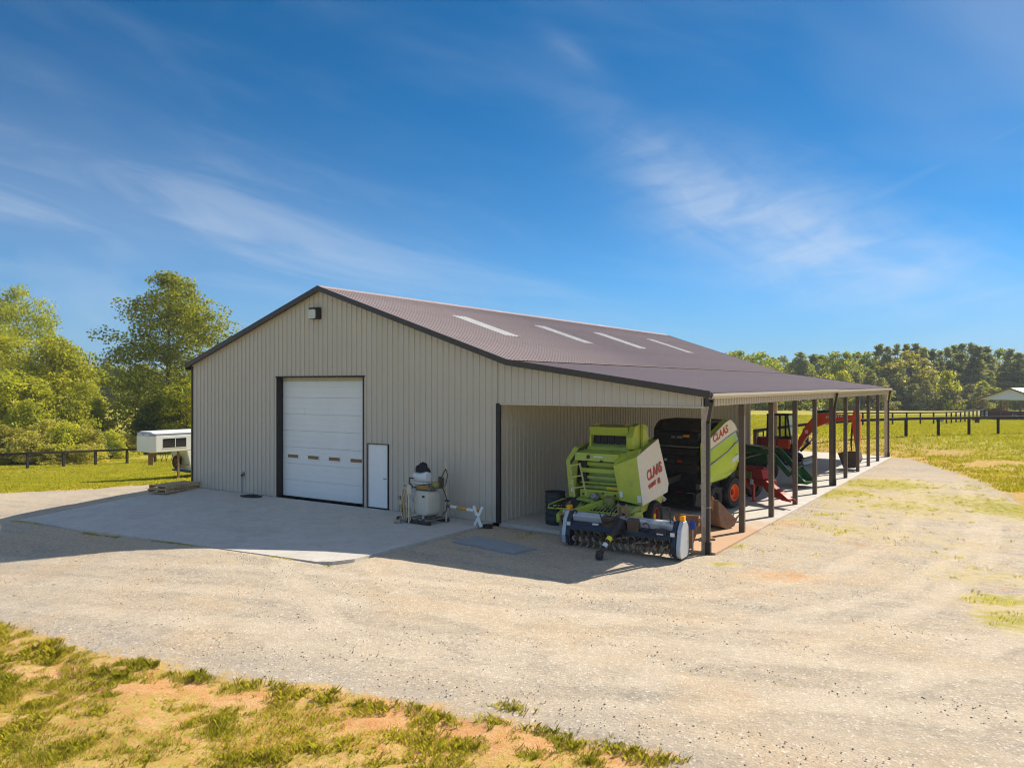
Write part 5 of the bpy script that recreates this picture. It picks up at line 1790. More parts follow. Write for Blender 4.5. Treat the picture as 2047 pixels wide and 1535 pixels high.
    boom = [(0.92, 0.82), (1.12, 0.82), (1.55, 1.45), (2.05, 1.98), (2.6, 2.22), (3.75, 2.38), (3.80, 2.58), (2.5, 2.66), (2.05, 2.62), (1.6, 2.2), (1.15, 1.4)]
    bm = MB().prism(boom, 'y', yb - 0.12, yb + 0.12).build('boom', 'excavator_orange', T, bevel=0.02)
    lettering(bm, 'KUBOTA', 0.20, 'sticker_white', (2.45, yb - 0.127, 2.40), (1, 0, 0.1), (0, 0, 1), 0.003)
    MB().box(1.45, 1.60, yb - 0.124, yb - 0.121, 1.62, 1.80).build('decal', 'sticker_white', bm)
    MB().tube([(1.2, yb, 0.72), (1.65, yb, 1.18)], 0.065, 10).build('boom_cylinder', 'black_steel', T, smooth=True)
    MB().tube([(1.65, yb, 1.18), (2.05, yb, 1.70)], 0.04, 10).build('cylinder_rod', 'chrome', T, smooth=True)
    MB().tube([(2.0, yb, 2.72), (2.9, yb, 2.80)], 0.055, 10).build('stick_cylinder', 'black_steel', T, smooth=True)
    MB().tube([(2.9, yb, 2.80), (3.78, yb, 2.84)], 0.032, 8).build('cylinder_rod', 'bare_steel', T, smooth=True)
    for k in range(3):
        MB().tube([(1.3 + .1 * k, yb + 0.0, 1.75 + .12 * k), (2.0, yb, 2.70 + 0.02 * k), (2.6, yb + .03 * k, 2.72)], 0.018, 6).build('hose', 'rubber', T, smooth=True)
    st = MB().prism([(3.62, 2.40), (3.74, 2.86), (3.92, 2.90), (4.02, 2.62), (4.02, 1.5), (3.98, 0.78), (3.84, 0.76), (3.72, 1.6)], 'y', yb - 0.09, yb + 0.09).build('stick', 'excavator_orange', T, bevel=0.015)
    MB().tube([(3.66, yb, 2.2), (3.60, yb, 1.2)], 0.045, 8).build('bucket_cylinder', 'black_steel', T, smooth=True)
    MB().bar((3.60, yb, 1.2), (3.62, yb, 0.85), 0.06, 0.06).build('link', 'black_steel', T)
    bu = MB()
    w = 0.62
    prof = [(3.98, 0.80), (4.06, 0.45), (3.80, 0.06), (3.36, 0.04)]
    for a, b in zip(prof[:-1], prof[1:]):
        m_ = ((a[0] + b[0]) / 2, (a[1] + b[1]) / 2)
        bu.bar((m_[0], yb - w / 2, m_[1]), (m_[0], yb + w / 2, m_[1]), 0.025, math.hypot(b[0] - a[0], b[1] - a[1]) + 0.02, up=(b[0] - a[0], 0, b[1] - a[1]))
    for s in (-1, 1):
        bu.prism([(3.05, 0.74)] + [(3.40, 0.80)] + prof + [(3.30, 0.06)], 'y', yb + s * w / 2 - 0.012, yb + s * w / 2 + 0.012)
    bo = bu.build('bucket', 'mud_brown', T)
    for k in range(4):
        MB().prism([(3.52, 0.04), (3.50, 0.10), (3.34, 0.10)], 'y', yb - 0.2 + k * 0.13 - 0.03, yb - 0.2 + k * 0.13 + 0.03).build('tooth', 'bare_steel', bo)
    return T


excavator()

# ------------------------------------------------------------ yard things
def pallet(loc, rz, label):
    T = thing('wood_pallet', loc, rz, label, 'pallet', 'stacked pallets at the barn corner')
    L_, W_ = 1.55, 1.0
    for k in range(7):
        y = -L_ / 2 + 0.07 + k * (L_ - 0.14) / 6
        MB().box(-W_ / 2, W_ / 2, y - 0.06, y + 0.06, 0.118, 0.14).build('board', 'wood_pallet', T)
    for k in range(4):
        y = -L_ / 2 + 0.07 + k * (L_ - 0.14) / 3
        MB().box(-W_ / 2, W_ / 2, y - 0.06, y + 0.06, 0.0, 0.02).build('board', 'wood_pallet', T)
    for x in (-W_ / 2 + 0.03, 0, W_ / 2 - 0.03):
        MB().box(x - 0.025, x + 0.025, -L_ / 2, L_ / 2, 0.021, 0.117).build('stringer', 'wood_pallet', T)
    return T


zp = apron_z(-14.7, -0.9)
pallet((-14.62, -0.86, zp + 0.01), R(8), 'lower wooden pallet lying on concrete at the barn\'s left corner')
pallet((-14.58, -0.82, zp + 0.152), R(5), 'upper wooden pallet of the pair at the barn\'s left corner')

p = Vector((-10.55, -0.42, 0))
T = thing('rubber_mat', (p.x, p.y, apron_z(p.x, p.y)), R(6), 'flattened black rubber mat on concrete left of the overhead door', 'mat')
mb = MB().prism([(-0.45, -0.12), (-0.2, -0.2), (0.25, -0.18), (0.47, -0.05), (0.40, 0.14), (0.1, 0.20), (-0.3, 0.15)], 'z', 0.002, 0.05)
mb.build('mat_body', 'rubber', T, bevel=0.015)
MB().tube([(0.28 * math.cos(t) + 0.06, 0.13 * math.sin(t), 0.055) for t in np.linspace(0, 6.0, 16)], 0.018, 6).build('coil', 'rubber', T, smooth=True)

q = [gp(*c) for c in ((905, 1085.5), (954, 1074.5), (1070.7, 1099), (1024.5, 1108.7))]
T = thing('steel_plate', (0, 0, 0), 0, 'flat grey plate lying on the gravel in front of the lean-to', 'plate')
mb = MB()
mb.add([(c.x, c.y, c.z + 0.055) for c in q] + [(c.x, c.y, c.z - 0.02) for c in q], [(0, 1, 2, 3), (7, 6, 5, 4), (0, 4, 5, 1), (1, 5, 6, 2), (2, 6, 7, 3), (3, 7, 4, 0)])
mb.build('plate_body', 'plate_grey', T, bevel=0.005)


def sprayer():
    T = thing('sprayer_skid', (-2.02, -0.95, apron_z(-1.98, -1.0)), R(-6), 'skid sprayer with cream poly tank and hoses standing by the walk door', 'sprayer')
    T.scale = (0.86, 0.9, 0.97)
    # timber skid
    for y in (-0.42, 0.42):
        MB().box(-0.35, 0.75, y - 0.06, y + 0.06, 0.0, 0.12).build('skid_runner', 'dusty_black', T, bevel=0.008)
    for x in (-0.25, 0.05, 0.35, 0.65):
        MB().box(x - 0.05, x + 0.05, -0.5, 0.5, 0.122, 0.15).build('skid_board', 'bare_steel', T)
    # rounded box tank
    mb = MB()
    cx, cz, hw, hh = 0.28, 0.62, 0.37, 0.38
    ring = []
    for k in range(24):
        t = 2 * math.pi * k / 24
        c, s = math.cos(t), math.sin(t)
        ring.append((cx + hw * math.copysign(abs(c) ** 0.45, c), cz + hh * math.copysign(abs(s) ** 0.45, s)))
    rs = []
    for yy, sc in ((-0.40, 0.80), (-0.38, 0.92), (-0.32, 1.0), (0.10, 1.0), (0.16, 0.92), (0.18, 0.80)):
        rs.append([(cx + (a - cx) * sc, yy, cz + (b - cz) * sc) for a, b in ring])
    v = [p_ for r_ in rs for p_ in r_]
    fs = [(i * 24 + k, i * 24 + (k + 1) % 24, (i + 1) * 24 + (k + 1) % 24, (i + 1) * 24 + k) for i in range(5) for k in range(24)]
    fs += [tuple(range(23, -1, -1)), tuple(range(120, 144))]
    tk = mb.add(v, fs).build('tank', 'tank_poly', T, smooth=True)
    MB().box(0.36, 0.47, -0.415, -0.395, 0.80, 0.86).build('decal', 'navy_black', tk)
    MB().tube([(0.3, -0.3, 0.27), (0.3, -0.3, 0.14)], 0.03, 8).build('drain', 'tank_white', tk)
    # side drum, left
    MB().lathe([(0.0, -0.30), (0.20, -0.30), (0.26, -0.22), (0.26, 0.22), (0.20, 0.3), (0.0, 0.3)], Matrix.Translation((-0.28, 0.05, 0.86)) @ Matrix.Rotation(R(90), 4, 'X'), 20).build('drum', 'tank_white', T, smooth=True)
    # frame uprights and rails
    for nm, (x, y, z) in (('a', (-0.62, -0.35, 1.20)), ('b', (-0.12, -0.55, 1.15)), ('c', (-0.12, 0.35, 1.92)), ('d', (0.72, 0.35, 1.88))):
        MB().bar((x, y, 0.02), (x, y, z), 0.05, 0.05).build('upright', 'pipe_cream', T, bevel=0.006)
    mb = MB()
    mb.bar((-0.62, -0.35, 0.40), (-0.12, -0.55, 0.40), 0.04, 0.04)
    mb.bar((-0.62, -0.35, 1.10), (-0.12, -0.55, 1.08), 0.04, 0.04)
    mb.bar((-0.12, -0.55, 1.05), (-0.12, 0.35, 1.12), 0.04, 0.04)
    mb.bar((-0.12, 0.35, 1.10), (0.72, 0.35, 1.10), 0.04, 0.04)
    mb.build('rail', 'bare_steel', T)
    MB().prism([(-0.20, 0.88), (0.02, 0.88), (0.04, 1.05), (-0.05, 1.16), (-0.18, 1.14)], 'y', -0.60, -0.575).build('plate', 'pipe_cream', T, bevel=0.01)
    # top deck: white canister, black cover, pump and coiled hose
    MB().box(-0.2, 0.62, -0.32, 0.32, 1.03, 1.07).build('top_shelf', 'bare_steel', T)
    MB().lathe([(0.0, -0.32), (0.13, -0.32), (0.16, -0.26), (0.16, 0.26), (0.13, 0.32), (0.0, 0.32)], Matrix.Translation((0.08, -0.15, 1.38)) @ Matrix.Rotation(R(88), 4, 'Y'), 20).build('canister', 'tank_white', T, smooth=True)
    MB().box(-0.2, 0.38, -0.28, -0.02, 1.19, 1.225).build('canister_shelf', 'tank_white', T)
    cv = MB()
    rr = random.Random(5)
    pts = []
    for i in range(6):
        ph = math.pi / 2 * i / 5
        for k in range(12):
            t = 2 * math.pi * k / 12
            j = 1 + 0.12 * rr.uniform(-1, 1)
            pts.append((0.05 + 0.27 * j * math.cos(ph) * math.cos(t) + (0.06 if abs(t) < 1 and i < 2 else 0), -0.1 + 0.2 * j * math.cos(ph) * math.sin(t), 1.53 + 0.28 * math.sin(ph) * j))
    cv.add(pts, [(i * 12 + k, i * 12 + (k + 1) % 12, (i + 1) * 12 + (k + 1) % 12, (i + 1) * 12 + k) for i in range(5) for k in range(12)] + [tuple(60 + k for k in range(12))])
    cv.build('pump_cover', 'cloth_black', T, smooth=True)
    MB().tube([(-0.10, -0.40, 1.10), (-0.26, -0.42, 1.20), (-0.22, -0.42, 1.36), (-0.08, -0.40, 1.34)], 0.022, 8).build('hose', 'rubber', T, smooth=True)
    MB().lathe([(0.0, -0.08), (0.13, -0.08), (0.15, 0.0), (0.13, 0.08), (0.0, 0.08)], Matrix.Translation((0.52, 0.05, 1.16)), 16).build('pump', 'hydraulic_tan', T, smooth=True)
    for k in range(5):
        MB().tube([(0.25 + 0.27 * math.cos(t), -0.30 + 0.08 * math.sin(t), 1.05 + 0.022 * k) for t in np.linspace(0, 6.28, 18)], 0.014, 6).build('hose', 'hose_amber', T, smooth=True)
    # amber hose bundle down the left face
    for k in range(11):
        x = -0.58 + k * 0.045
        w = rr.uniform(-.06, .06)
        pts = [(x, -0.44, 0.98), (x + w, -0.52, 0.70), (x - w * 0.6 + 0.06, -0.54, 0.35), (x + 0.10 + w, -0.55, 0.10)]
        MB().tube(pts, 0.013, 6).build('hose', 'hose_amber' if k % 3 else 'pipe_cream', T, smooth=True)
    MB().lathe([(0.0, -0.05), (0.06, -0.05), (0.06, 0.05), (0.0, 0.05)], Matrix.Translation((-0.68, -0.45, 0.72)) @ Matrix.Rotation(R(90), 4, 'X'), 12).build('valve', 'bare_steel', T, smooth=True)
    MB().box(-0.72, -0.60, -0.45, -0.36, 0.28, 0.50).build('bracket', 'rust_brown', T, bevel=0.01)
    MB().bar((-0.95, -0.25, 0.06), (-0.30, -0.5, 0.06), 0.06, 0.06).build('foot', 'bare_steel', T)
    MB().box(-1.02, -0.88, -0.32, -0.18, 0.0, 0.10).build('rubber_foot', 'black_steel', T, bevel=0.01)
    MB().lathe([(0.0, 0.0), (0.07, 0.0), (0.05, 0.12), (0.0, 0.14)], Matrix.Translation((-0.40, -0.72, 0.0)), 12).build('nozzle', 'bare_steel', T, smooth=True)
    MB().lathe([(0.0, 0.0), (0.05, 0.0), (0.05, 0.05), (0.0, 0.06)], Matrix.Translation((-0.55, -0.78, 0.0)), 12).build('cap', 'jump_orange', T, smooth=True)
    # spray wand hoop at the right
    MB().tube([(0.72, 0.33, 1.62), (0.62, 0.25, 1.4), (0.66, 0.2, 1.1), (0.85, 0.15, 0.95), (1.02, 0.1, 0.70), (0.98, 0.1, 0.4), (0.80, 0.1, 0.28)], 0.016, 8).build('hose', 'rubber', T, smooth=True)
    MB().tube([(0.72, 0.33, 1.62), (0.84, 0.3, 1.45), (0.80, 0.25, 1.15)], 0.014, 8).build('hose', 'rubber', T, smooth=True)
    MB().box(0.92, 1.10, 0.08, 0.13, 0.68, 0.73).build('wand_grip', 'black_steel', T, bevel=0.01)
    MB().prism([(0.55, 1.05), (0.70, 1.05), (0.74, 1.35), (0.60, 1.40)], 'y', 0.1, 0.25).build('motor', 'mud_brown', T, bevel=0.01)
    return T


sprayer()

zx = apron_z(-0.4, -0.85)
T = thing('jump_stand', (-0.20, -0.72, zx), R(-14), 'white wooden X-shaped jump stand at the barn corner', 'jump stand')
for s in (-1, 1):
    MB().bar((-0.17 * s, 0.025 * s, 0.0), (0.17 * s, 0.025 * s, 0.56), 0.085, 0.05, up=(0, 1, 0)).build('leg', 'paint_white', T, bevel=0.006)
MB().tube([(0, -0.08, 0.28), (0, 0.09, 0.28)], 0.02, 8).build('bolt', 'rust', T)
T = thing('jump_pole', (0, 0, 0), 0, 'orange and white striped jump pole between the sprayer and the jump stand', 'pole')
a, b = Vector((-1.45, -0.52, zx + 0.44)), Vector((-0.22, -0.70, zx + 0.42))
cuts = [0, 0.10, 0.32, 0.66, 0.88, 1.0]
for i, m in enumerate(('rust', 'paint_white', 'jump_orange', 'paint_white', 'jump_orange')):
    MB().tube([a.lerp(b, cuts[i]), a.lerp(b, cuts[i + 1])], 0.048, 12).build('stripe', m, T, smooth=True)
T = thing('feed_pan', (0.06, -0.60, gz(0.06, -0.60)), 0, 'small black rubber feed pan beside the jump stand', 'pan')
MB().lathe([(0.01, 0.0), (0.12, 0.0), (0.15, 0.10), (0.135, 0.10), (0.11, 0.02), (0.01, 0.02)], None, 20).build('pan_body', 'rubber', T, smooth=True)


# ------------------------------------------------------------ gooseneck trailer on the lawn
def trailer():
    c = cw(-22.1, 46.5)
    zt = gz(c.x, c.y)
    T = thing('horse_trailer', (c.x, c.y, zt), R(-6), 'white gooseneck horse trailer on the lawn left of the barn', 'trailer')
    H = 2.95
    W_ = 1.05
    up = [(-W_, 0.25), (-W_ + 0.22, 0.0), (W_ - 0.22, 0.0), (W_, 0.25), (W_, 7.0), (-W_, 7.0)]
    MB().prism(up, 'z', 1.72, 2.72).build('upper_body', 'trailer_white', T, bevel=0.05)
    ru = [(x * 0.995, y + (0.02 if y < 1 else -0.02)) for x, y in up]
    MB().prism(ru, 'z', 2.721, 2.84).build('roof_band', 'trailer_grey', T, bevel=0.02)
    mb = MB()
    mb.prism([(-W_ + 0.05, 2.842), (-W_ * 0.6, 2.95), (W_ * 0.6, 2.95), (W_ - 0.05, 2.842)], 'y', 0.15, 6.95)
    mb.build('roof', 'trailer_white', T, bevel=0.03)
    for s in (-0.42, 0.42):
        MB().box(s - 0.26, s + 0.26, 0.008, 0.016, 2.74, 2.815).build('vent', 'sticker_white', T)
    MB().prism([(2.2, 1.72), (2.5, 0.45), (6.95, 0.45), (6.95, 1.72)], 'x', -W_ + 0.01, W_ - 0.01).build('lower_body', 'trailer_white', T, bevel=0.03)
    for s in (-1, 1):
        w = MB().box(s * W_ - 0.012, s * W_ + 0.012, 0.7, 2.15, 1.98, 2.53).build('window', 'glass_dark', T, bevel=0.01)
        MB().box(s * W_ - 0.016, s * W_ + 0.016, 1.44, 1.48, 2.0, 2.5).build('window_bar', 'sticker_white', w)
        MB().box(s * W_ - 0.016, s * W_ + 0.016, 0.67, 2.18, 1.93, 1.98).build('sill', 'sticker_white', w)
        w2 = MB().box(s * W_ - 0.012, s * W_ + 0.012, 3.4, 5.4, 2.0, 2.5).build('window', 'glass_dark', T)
        for y in (4.2, 5.1):
            wheel(T, (s * 0.98, y, 0.38), 0.38, 0.22, 'sticker_white', None, lugs=0)
        MB().prism([(3.7, 0.5), (3.85, 0.86), (5.45, 0.86), (5.6, 0.5)], 'x', s * 1.06 - 0.08, s * 1.06 + 0.08).build('fender', 'trailer_grey', T)
    MB().box(-W_ + 0.05, W_ - 0.05, 2.3, 2.6, 0.36, 0.46).build('frame', 'black_steel', T)
    # spare tyre on the front of the lower body
    sp = wheel(T, (0, 0, 0), 0.42, 0.24, 'rust_brown', None, lugs=0)
    sp.location = (0.05, 2.08, 0.98)
    sp.rotation_euler = (R(0), 0, R(90))
    # coupler stem with gusset, landing leg, cables
    MB().prism([(0.35, 1.72), (0.95, 1.72), (0.58, 1.35), (0.55, 0.92), (0.35, 0.92)], 'x', -0.09, 0.09).build('coupler_stem', 'rust_brown', T, bevel=0.01)
    MB().bar((0.85, 1.75, 1.70), (0.85, 1.75, 0.02), 0.11, 0.11).build('landing_leg', 'rust_brown', T)
    MB().box(0.7, 1.0, 1.6, 1.9, 0.0, 0.03).build('leg_foot', 'rust_brown', T)
    MB().bar((0.85, 1.75, 0.85), (0.85, 2.5, 0.85), 0.06, 0.06).build('leg_brace', 'rust_brown', T)
    for k in range(3):
        MB().tube([(-0.1 + .1 * k, 0.8 + .25 * k, 1.72), (-0.05, 0.85 + .3 * k, 1.2 - .1 * k), (0.05, 1.1 + .3 * k, 1.1), (0.0, 1.25 + .3 * k, 1.5)], 0.015, 6).build('cable', 'rubber', T, smooth=True)
    return T


trailer()


# ------------------------------------------------------------ fences
def fence(name, label, pts, hgt, rail_h=0.16, post_w=0.14, rails=(1.0,), step=2.6, end=True):
    T = thing(name, (0, 0, 0), 0, label, 'fence')
    # walk the polyline
    P_ = [Vector((p[0], p[1])) for p in pts]
    spots = []
    for a_, b_ in zip(P_[:-1], P_[1:]):
        n = max(1, round((b_ - a_).length / step))
        for k in range(n):
            spots.append(a_.lerp(b_, k / n))
    spots.append(P_[-1])
    rr = random.Random(len(label))
    tops = []
    for s in spots:
        z = gz(s.x, s.y)
        h = hgt + rr.uniform(-.02, .02)
        MB().box(s.x - post_w / 2, s.x + post_w / 2, s.y - post_w / 2, s.y + post_w / 2, z - 0.3, z + h).build('post', 'fence_black', T)
        tops.append(Vector((s.x, s.y, z)))
    for a_, b_ in zip(tops[:-1], tops[1:]):
        for f in rails:
            off = Vector((0, 0, hgt * f - rail_h / 2 + 0.02))
            MB().bar(a_ + off, b_ + off, post_w + 0.05, rail_h).build('rail', 'fence_black', T)
    return T


lf = [gp(-260, 952), gp(55, 937), gp(127, 933.5), gp(191, 930), gp(254, 927), gp(310, 924)]
fence('paddock_fence', 'black single-rail fence along the lawn in front of the left shrubs', [(p.x, p.y) for p in lf] + [(-30.0, 34.0)], 1.30, 0.16, 0.17, (0.98,), 2.75)
nf = [cw(15.5, 49.5), cw(19.0, 50.0), cw(27.0, 53.2), cw(36.0, 57.5), cw(48, 63)]
fence('paddock_fence', 'black near paddock fence across the right field, thick top rail', [(p.x, p.y) for p in nf], 1.32, 0.17, 0.19, (0.98,), 3.9)
ff = [cw(28.0, 72.0), cw(47, 84), cw(62.5, 102)]
fence('paddock_fence', 'black far paddock fence behind the near one, many thin posts', [(p.x, p.y) for p in ff], 1.30, 0.12, 0.15, (0.98,), 2.4)

# ------------------------------------------------------------ pavilion and small things in the field
def pavilion():
    dr = (RIGHT * math.sin(R(50)) + FWD * math.cos(R(50)))
    c = at(2018, 769, 100) + dr * 5.0
    z0 = gz(c.x, c.y)
    T = thing('pavilion', (c.x, c.y, z0), YAW - R(50), 'open pavilion with white metal roof and low brick walls at right edge', 'pavilion')
    hw, L_ = 3.3, 10.0
    mb = MB()
    for s in (-1, 1):
        mb.prism([(0, 4.10), (s * (hw + 0.5), 2.62), (s * (hw + 0.5), 2.54), (0, 4.0)], 'y', -L_ / 2, L_ / 2)
    mb.build('roof', 'trailer_white', T)
    MB().prism([(0, 3.98), (-hw, 2.68), (-hw, 2.55), (hw, 2.55), (hw, 2.68)], 'y', -L_ / 2 + 0.35, -L_ / 2 + 0.42).build('gable_panel', 'paint_white', T)
    mb = MB()
    for s in (-1, 1):
        mb.bar((0, -L_ / 2 - 0.03, 4.06), (s * (hw + 0.52), -L_ / 2 - 0.03, 2.56), 0.06, 0.2)
    mb.build('rake_trim', 'rust_brown', T)
    for x in (-hw, -hw / 3, hw / 3, hw):
        for y in (-L_ / 2 + 0.4, L_ / 2 - 0.4):
            MB().box(x - 0.1, x + 0.1, y - 0.1, y + 0.1, 0, 2.55).build('post', 'rust_brown', T)
    MB().box(-hw + 0.1, hw, -L_ / 2 + 0.3, -L_ / 2 + 0.5, -0.2, 1.15).build('brick_wall', 'brick', T)
    MB().box(-hw - 0.1, -hw + 0.1, -L_ / 2 + 0.52, L_ / 2 - 0.5, -0.2, 1.15).build('brick_wall', 'brick', T)
    mb = MB().tube([(0.4, -L_ / 2 - 0.2, 0.0), (0.4, -L_ / 2 - 0.2, 0.75), (1.1, -L_ / 2 - 0.2, 0.5), (1.1, -L_ / 2 - 0.2, 0.0)], 0.04, 6)
    mb.build('handrail', 'silver', T)
    return T


pavilion()
c = cw(60.5, 101)
T = thing('field_gate', (c.x, c.y, gz(c.x, c.y)), YAW, 'small white gate at the end of the far fence beside the pavilion', 'gate')
for z in (0.55, 0.85, 1.15):
    MB().bar((-1.3, 0, z), (1.3, 0, z), 0.05, 0.06).build('bar', 'paint_white', T)
for x in (-1.3, 1.3):
    MB().bar((x, 0, 0), (x, 0, 1.2), 0.07, 0.07).build('post', 'paint_white', T)
c = at(1879, 832, 92)
T = thing('water_trough', (c.x, c.y, gz(c.x, c.y)), YAW, 'small grey water trough in the paddock behind the far fence', 'trough')
MB().prism([(-0.3, 0), (0.3, 0), (0.34, 0.62), (0.28, 0.62), (0.25, 0.3), (-0.25, 0.3), (-0.28, 0.62), (-0.34, 0.62)], 'y', -0.3, 0.3).build('tub', 'plate_grey', T, bevel=0.02)
c = gp(1953, 846)
T = thing('feed_bucket', (c.x, c.y, gz(c.x, c.y)), 0.4, 'small black bucket standing in the grass between the two right fences', 'bucket')
MB().lathe([(0.01, 0), (0.22, 0), (0.28, 0.5), (0.26, 0.5), (0.2, 0.04), (0.01, 0.04)], None, 14).build('shell', 'black_steel', T, smooth=True)
MB().tube([(-0.27, 0, 0.48), (-0.2, 0, 0.62), (0.2, 0, 0.62), (0.27, 0, 0.48)], 0.015, 6).build('handle', 'bare_steel', T)
for (u, lb) in ((1622, 'white wrapped hay bale far off in the field, the left of two'), (1641, 'white wrapped hay bale far off in the field, the right of two')):
    c = at(u, 816, 165)
    T = thing('hay_bale', (c.x, c.y, gz(c.x, c.y)), 0.3, lb, 'hay bale', 'white bales in the far field')
    T.scale = (0.45, 0.45, 0.45)
    MB().lathe([(0.0, -0.6), (0.56, -0.6), (0.64, -0.5), (0.64, 0.5), (0.56, 0.6), (0.0, 0.6)], Matrix.Translation((0, 0, 0.62)) @ Matrix.Rotation(R(90), 4, 'X'), 18).build('bale_body', 'tank_white', T, smooth=True)


# ------------------------------------------------------------ vegetation
def quads(C, N_, U, size, asp=1.0):
    """leaf quads from centres, normals, in-plane directions and sizes"""
    N_ = N_ / (np.linalg.norm(N_, axis=1, keepdims=True) + 1e-9)
    U = U - N_ * (U * N_).sum(1, keepdims=True)
    U = U / (np.linalg.norm(U, axis=1, keepdims=True) + 1e-9)
    V = np.cross(N_, U)
    s = size[:, None]
    a, b = U * s * asp, V * s
    P = np.stack([C - a, C - b * 0.62 + a * 0.1, C + a, C + b * 0.62 + a * 0.1], 1).reshape(-1, 3)
    F = np.arange(len(P)).reshape(-1, 4)
    return P, F


def tree_meshes(seed, H, rad, base, n_cl, n_leaf, leaf, prof='round', asym=0.25, lean=0.0, cl=(0.9, 1.5)):
    """crown mesh of leaf quads gathered in clumps on limbs, and a trunk-and-limb mesh"""
    g_ = np.random.default_rng(seed)
    zc0, zc1 = base, H

    def env(h):
        if prof == 'round':
            return np.sqrt(np.clip(1 - (2 * h - 0.92) ** 2 / 1.05, 0.02, 1))
        if prof == 'oval':
            return np.clip(np.sin(np.pi * np.clip(h * 0.86 + 0.14, 0, 1)) ** 0.7, 0.1, 1)
        if prof == 'cone':
            return np.clip(1.02 - h, 0.06, 1) ** 0.8
        if prof == 'bush':
            return np.sqrt(np.clip(1 - h ** 2, 0.03, 1))
        return np.ones_like(h)
    ph = g_.uniform(0, 6.28, 4)
    hh = g_.uniform(0, 1, n_cl) ** (0.85 if prof != 'bush' else 0.75)
    th = g_.uniform(0, 2 * np.pi, n_cl)
    rr = np.sqrt(g_.uniform(0.10, 1.0, n_cl))
    lob = 1 + asym * (np.sin(2 * th + ph[0]) * 0.6 + np.sin(3 * th + ph[1] + 4 * hh) * 0.7 + np.sin(7 * hh + ph[2]) * 0.5)
    re = rad * env(hh) * rr * lob
    cz = zc0 + hh * (zc1 - zc0)
    C = np.stack([re * np.cos(th) + lean * hh, re * np.sin(th), cz], 1)
    cr = g_.uniform(cl[0], cl[1], n_cl) * rad / 5.0 * (0.65 + 0.5 * env(hh))
    per = np.maximum(3, (n_leaf * cr ** 2 / (cr ** 2).sum()).astype(int))
    ci = np.repeat(np.arange(n_cl), per)
    d = g_.standard_normal((len(ci), 3))
    d /= np.linalg.norm(d, axis=1, keepdims=True)
    q = g_.uniform(0.15, 1, len(ci)) ** 0.45
    flat = np.array([1.15, 1.15, 0.72])
    pos = C[ci] + d * (q * cr[ci])[:, None] * flat
    nrm = d * 0.55 + g_.standard_normal((len(ci), 3)) * 0.6 + np.array([0, 0, 0.45])
    P, F = quads(pos, nrm, g_.standard_normal((len(ci), 3)), leaf * g_.uniform(0.6, 1.3, len(ci)), 0.75)
    P[:, 2] = np.maximum(P[:, 2], 0.02)
    crown = np_mesh('crown', P, F)
    mb = MB()
    r0 = 0.018 * H + 0.05
    n_ = 7
    tp = []
    for k in range(n_):
        t = k / (n_ - 1)
        tp.append((lean * t * 0.8 + 0.12 * math.sin(5 * t + seed), 0.12 * math.cos(4 * t + seed), -0.4 + t * (H * 0.82 + 0.4)))
    mb.tube(tp, [r0 * (1.25 if k == 0 else 1 - 0.88 * k / (n_ - 1)) for k in range(n_)], 8)
    sel = g_.permutation(n_cl)[:max(6, n_cl // 3)]
    for i in sel:
        e = Vector(C[i])
        t = min(max((e.z - 0.35 * rad * 0.8) / (H * 0.82), 0.12), 0.95) * (n_ - 1)
        k = int(t)
        s = Vector(tp[k]).lerp(Vector(tp[min(k + 1, n_ - 1)]), t - k)
        m_ = s.lerp(e, 0.5) + Vector((0, 0, 0.10 * (e - s).length))
        rb = max(0.02, r0 * 0.32 * (1 - t / n_))
        mb.tube([s, m_, e], [rb, rb * 0.7, rb * 0.25], 5, cap=False)
    trunk = mb.mesh('trunk')
    trunk.shade_smooth()
    return crown, trunk


def pine_meshes(seed, H, rad, base, n_leaf, leaf):
    g_ = np.random.default_rng(seed)
    n_cl = 46
    hh = g_.uniform(0, 1, n_cl)
    th = g_.uniform(0, 6.28, n_cl)
    prof_ = np.clip(1.0 - hh * 0.88, 0.08, 1) * g_.uniform(0.35, 1.05, n_cl)
    cz = base + hh * (H - base)
    C = np.stack([rad * prof_ * np.cos(th), rad * prof_ * np.sin(th), cz], 1)
    C = np.vstack([C, [[0, 0, H - 0.4], [0.1, 0.1, H - 1.2]]])
    hh = np.append(hh, [1, 0.9])
    cr = rad * 0.30 * (1.12 - 0.60 * hh)
    ci = g_.choice(len(C), n_leaf, p=cr ** 2 / (cr ** 2).sum())
    d = g_.standard_normal((n_leaf, 3))
    d /= np.linalg.norm(d, axis=1, keepdims=True)
    pos = C[ci] + d * (cr[ci] * g_.uniform(0.1, 1, n_leaf) ** 0.5)[:, None] * np.array([1.35, 1.35, 0.75])
    nrm = g_.standard_normal((n_leaf, 3)) + np.array([0, 0, 0.3])
    P, F = quads(pos, nrm, d + g_.standard_normal((n_leaf, 3)) * 0.5, leaf * g_.uniform(0.6, 1.3, n_leaf), 1.5)
    crown = np_mesh('crown', P, F)
    mb = MB().tube([(0, 0, -0.4), (0.1, 0.05, H * 0.5), (0, 0, H)], [0.012 * H + 0.06, 0.009 * H, 0.02], 7)
    for i in range(0, len(C), 2):
        mb.tube([(0, 0, C[i][2] - 0.5), tuple(C[i])], [0.06, 0.02], 4, cap=False)
    trunk = mb.mesh('trunk')
    return crown, trunk


ORD = ['first', 'second', 'third', 'fourth', 'fifth', 'sixth', 'seventh', 'eighth', 'ninth', 'tenth', 'eleventh', 'twelfth']
SEEN = {}


def nth(base):
    k = SEEN[base] = SEEN.get(base, 0) + 1
    return ORD[k - 1] + ' from left of the ' + base



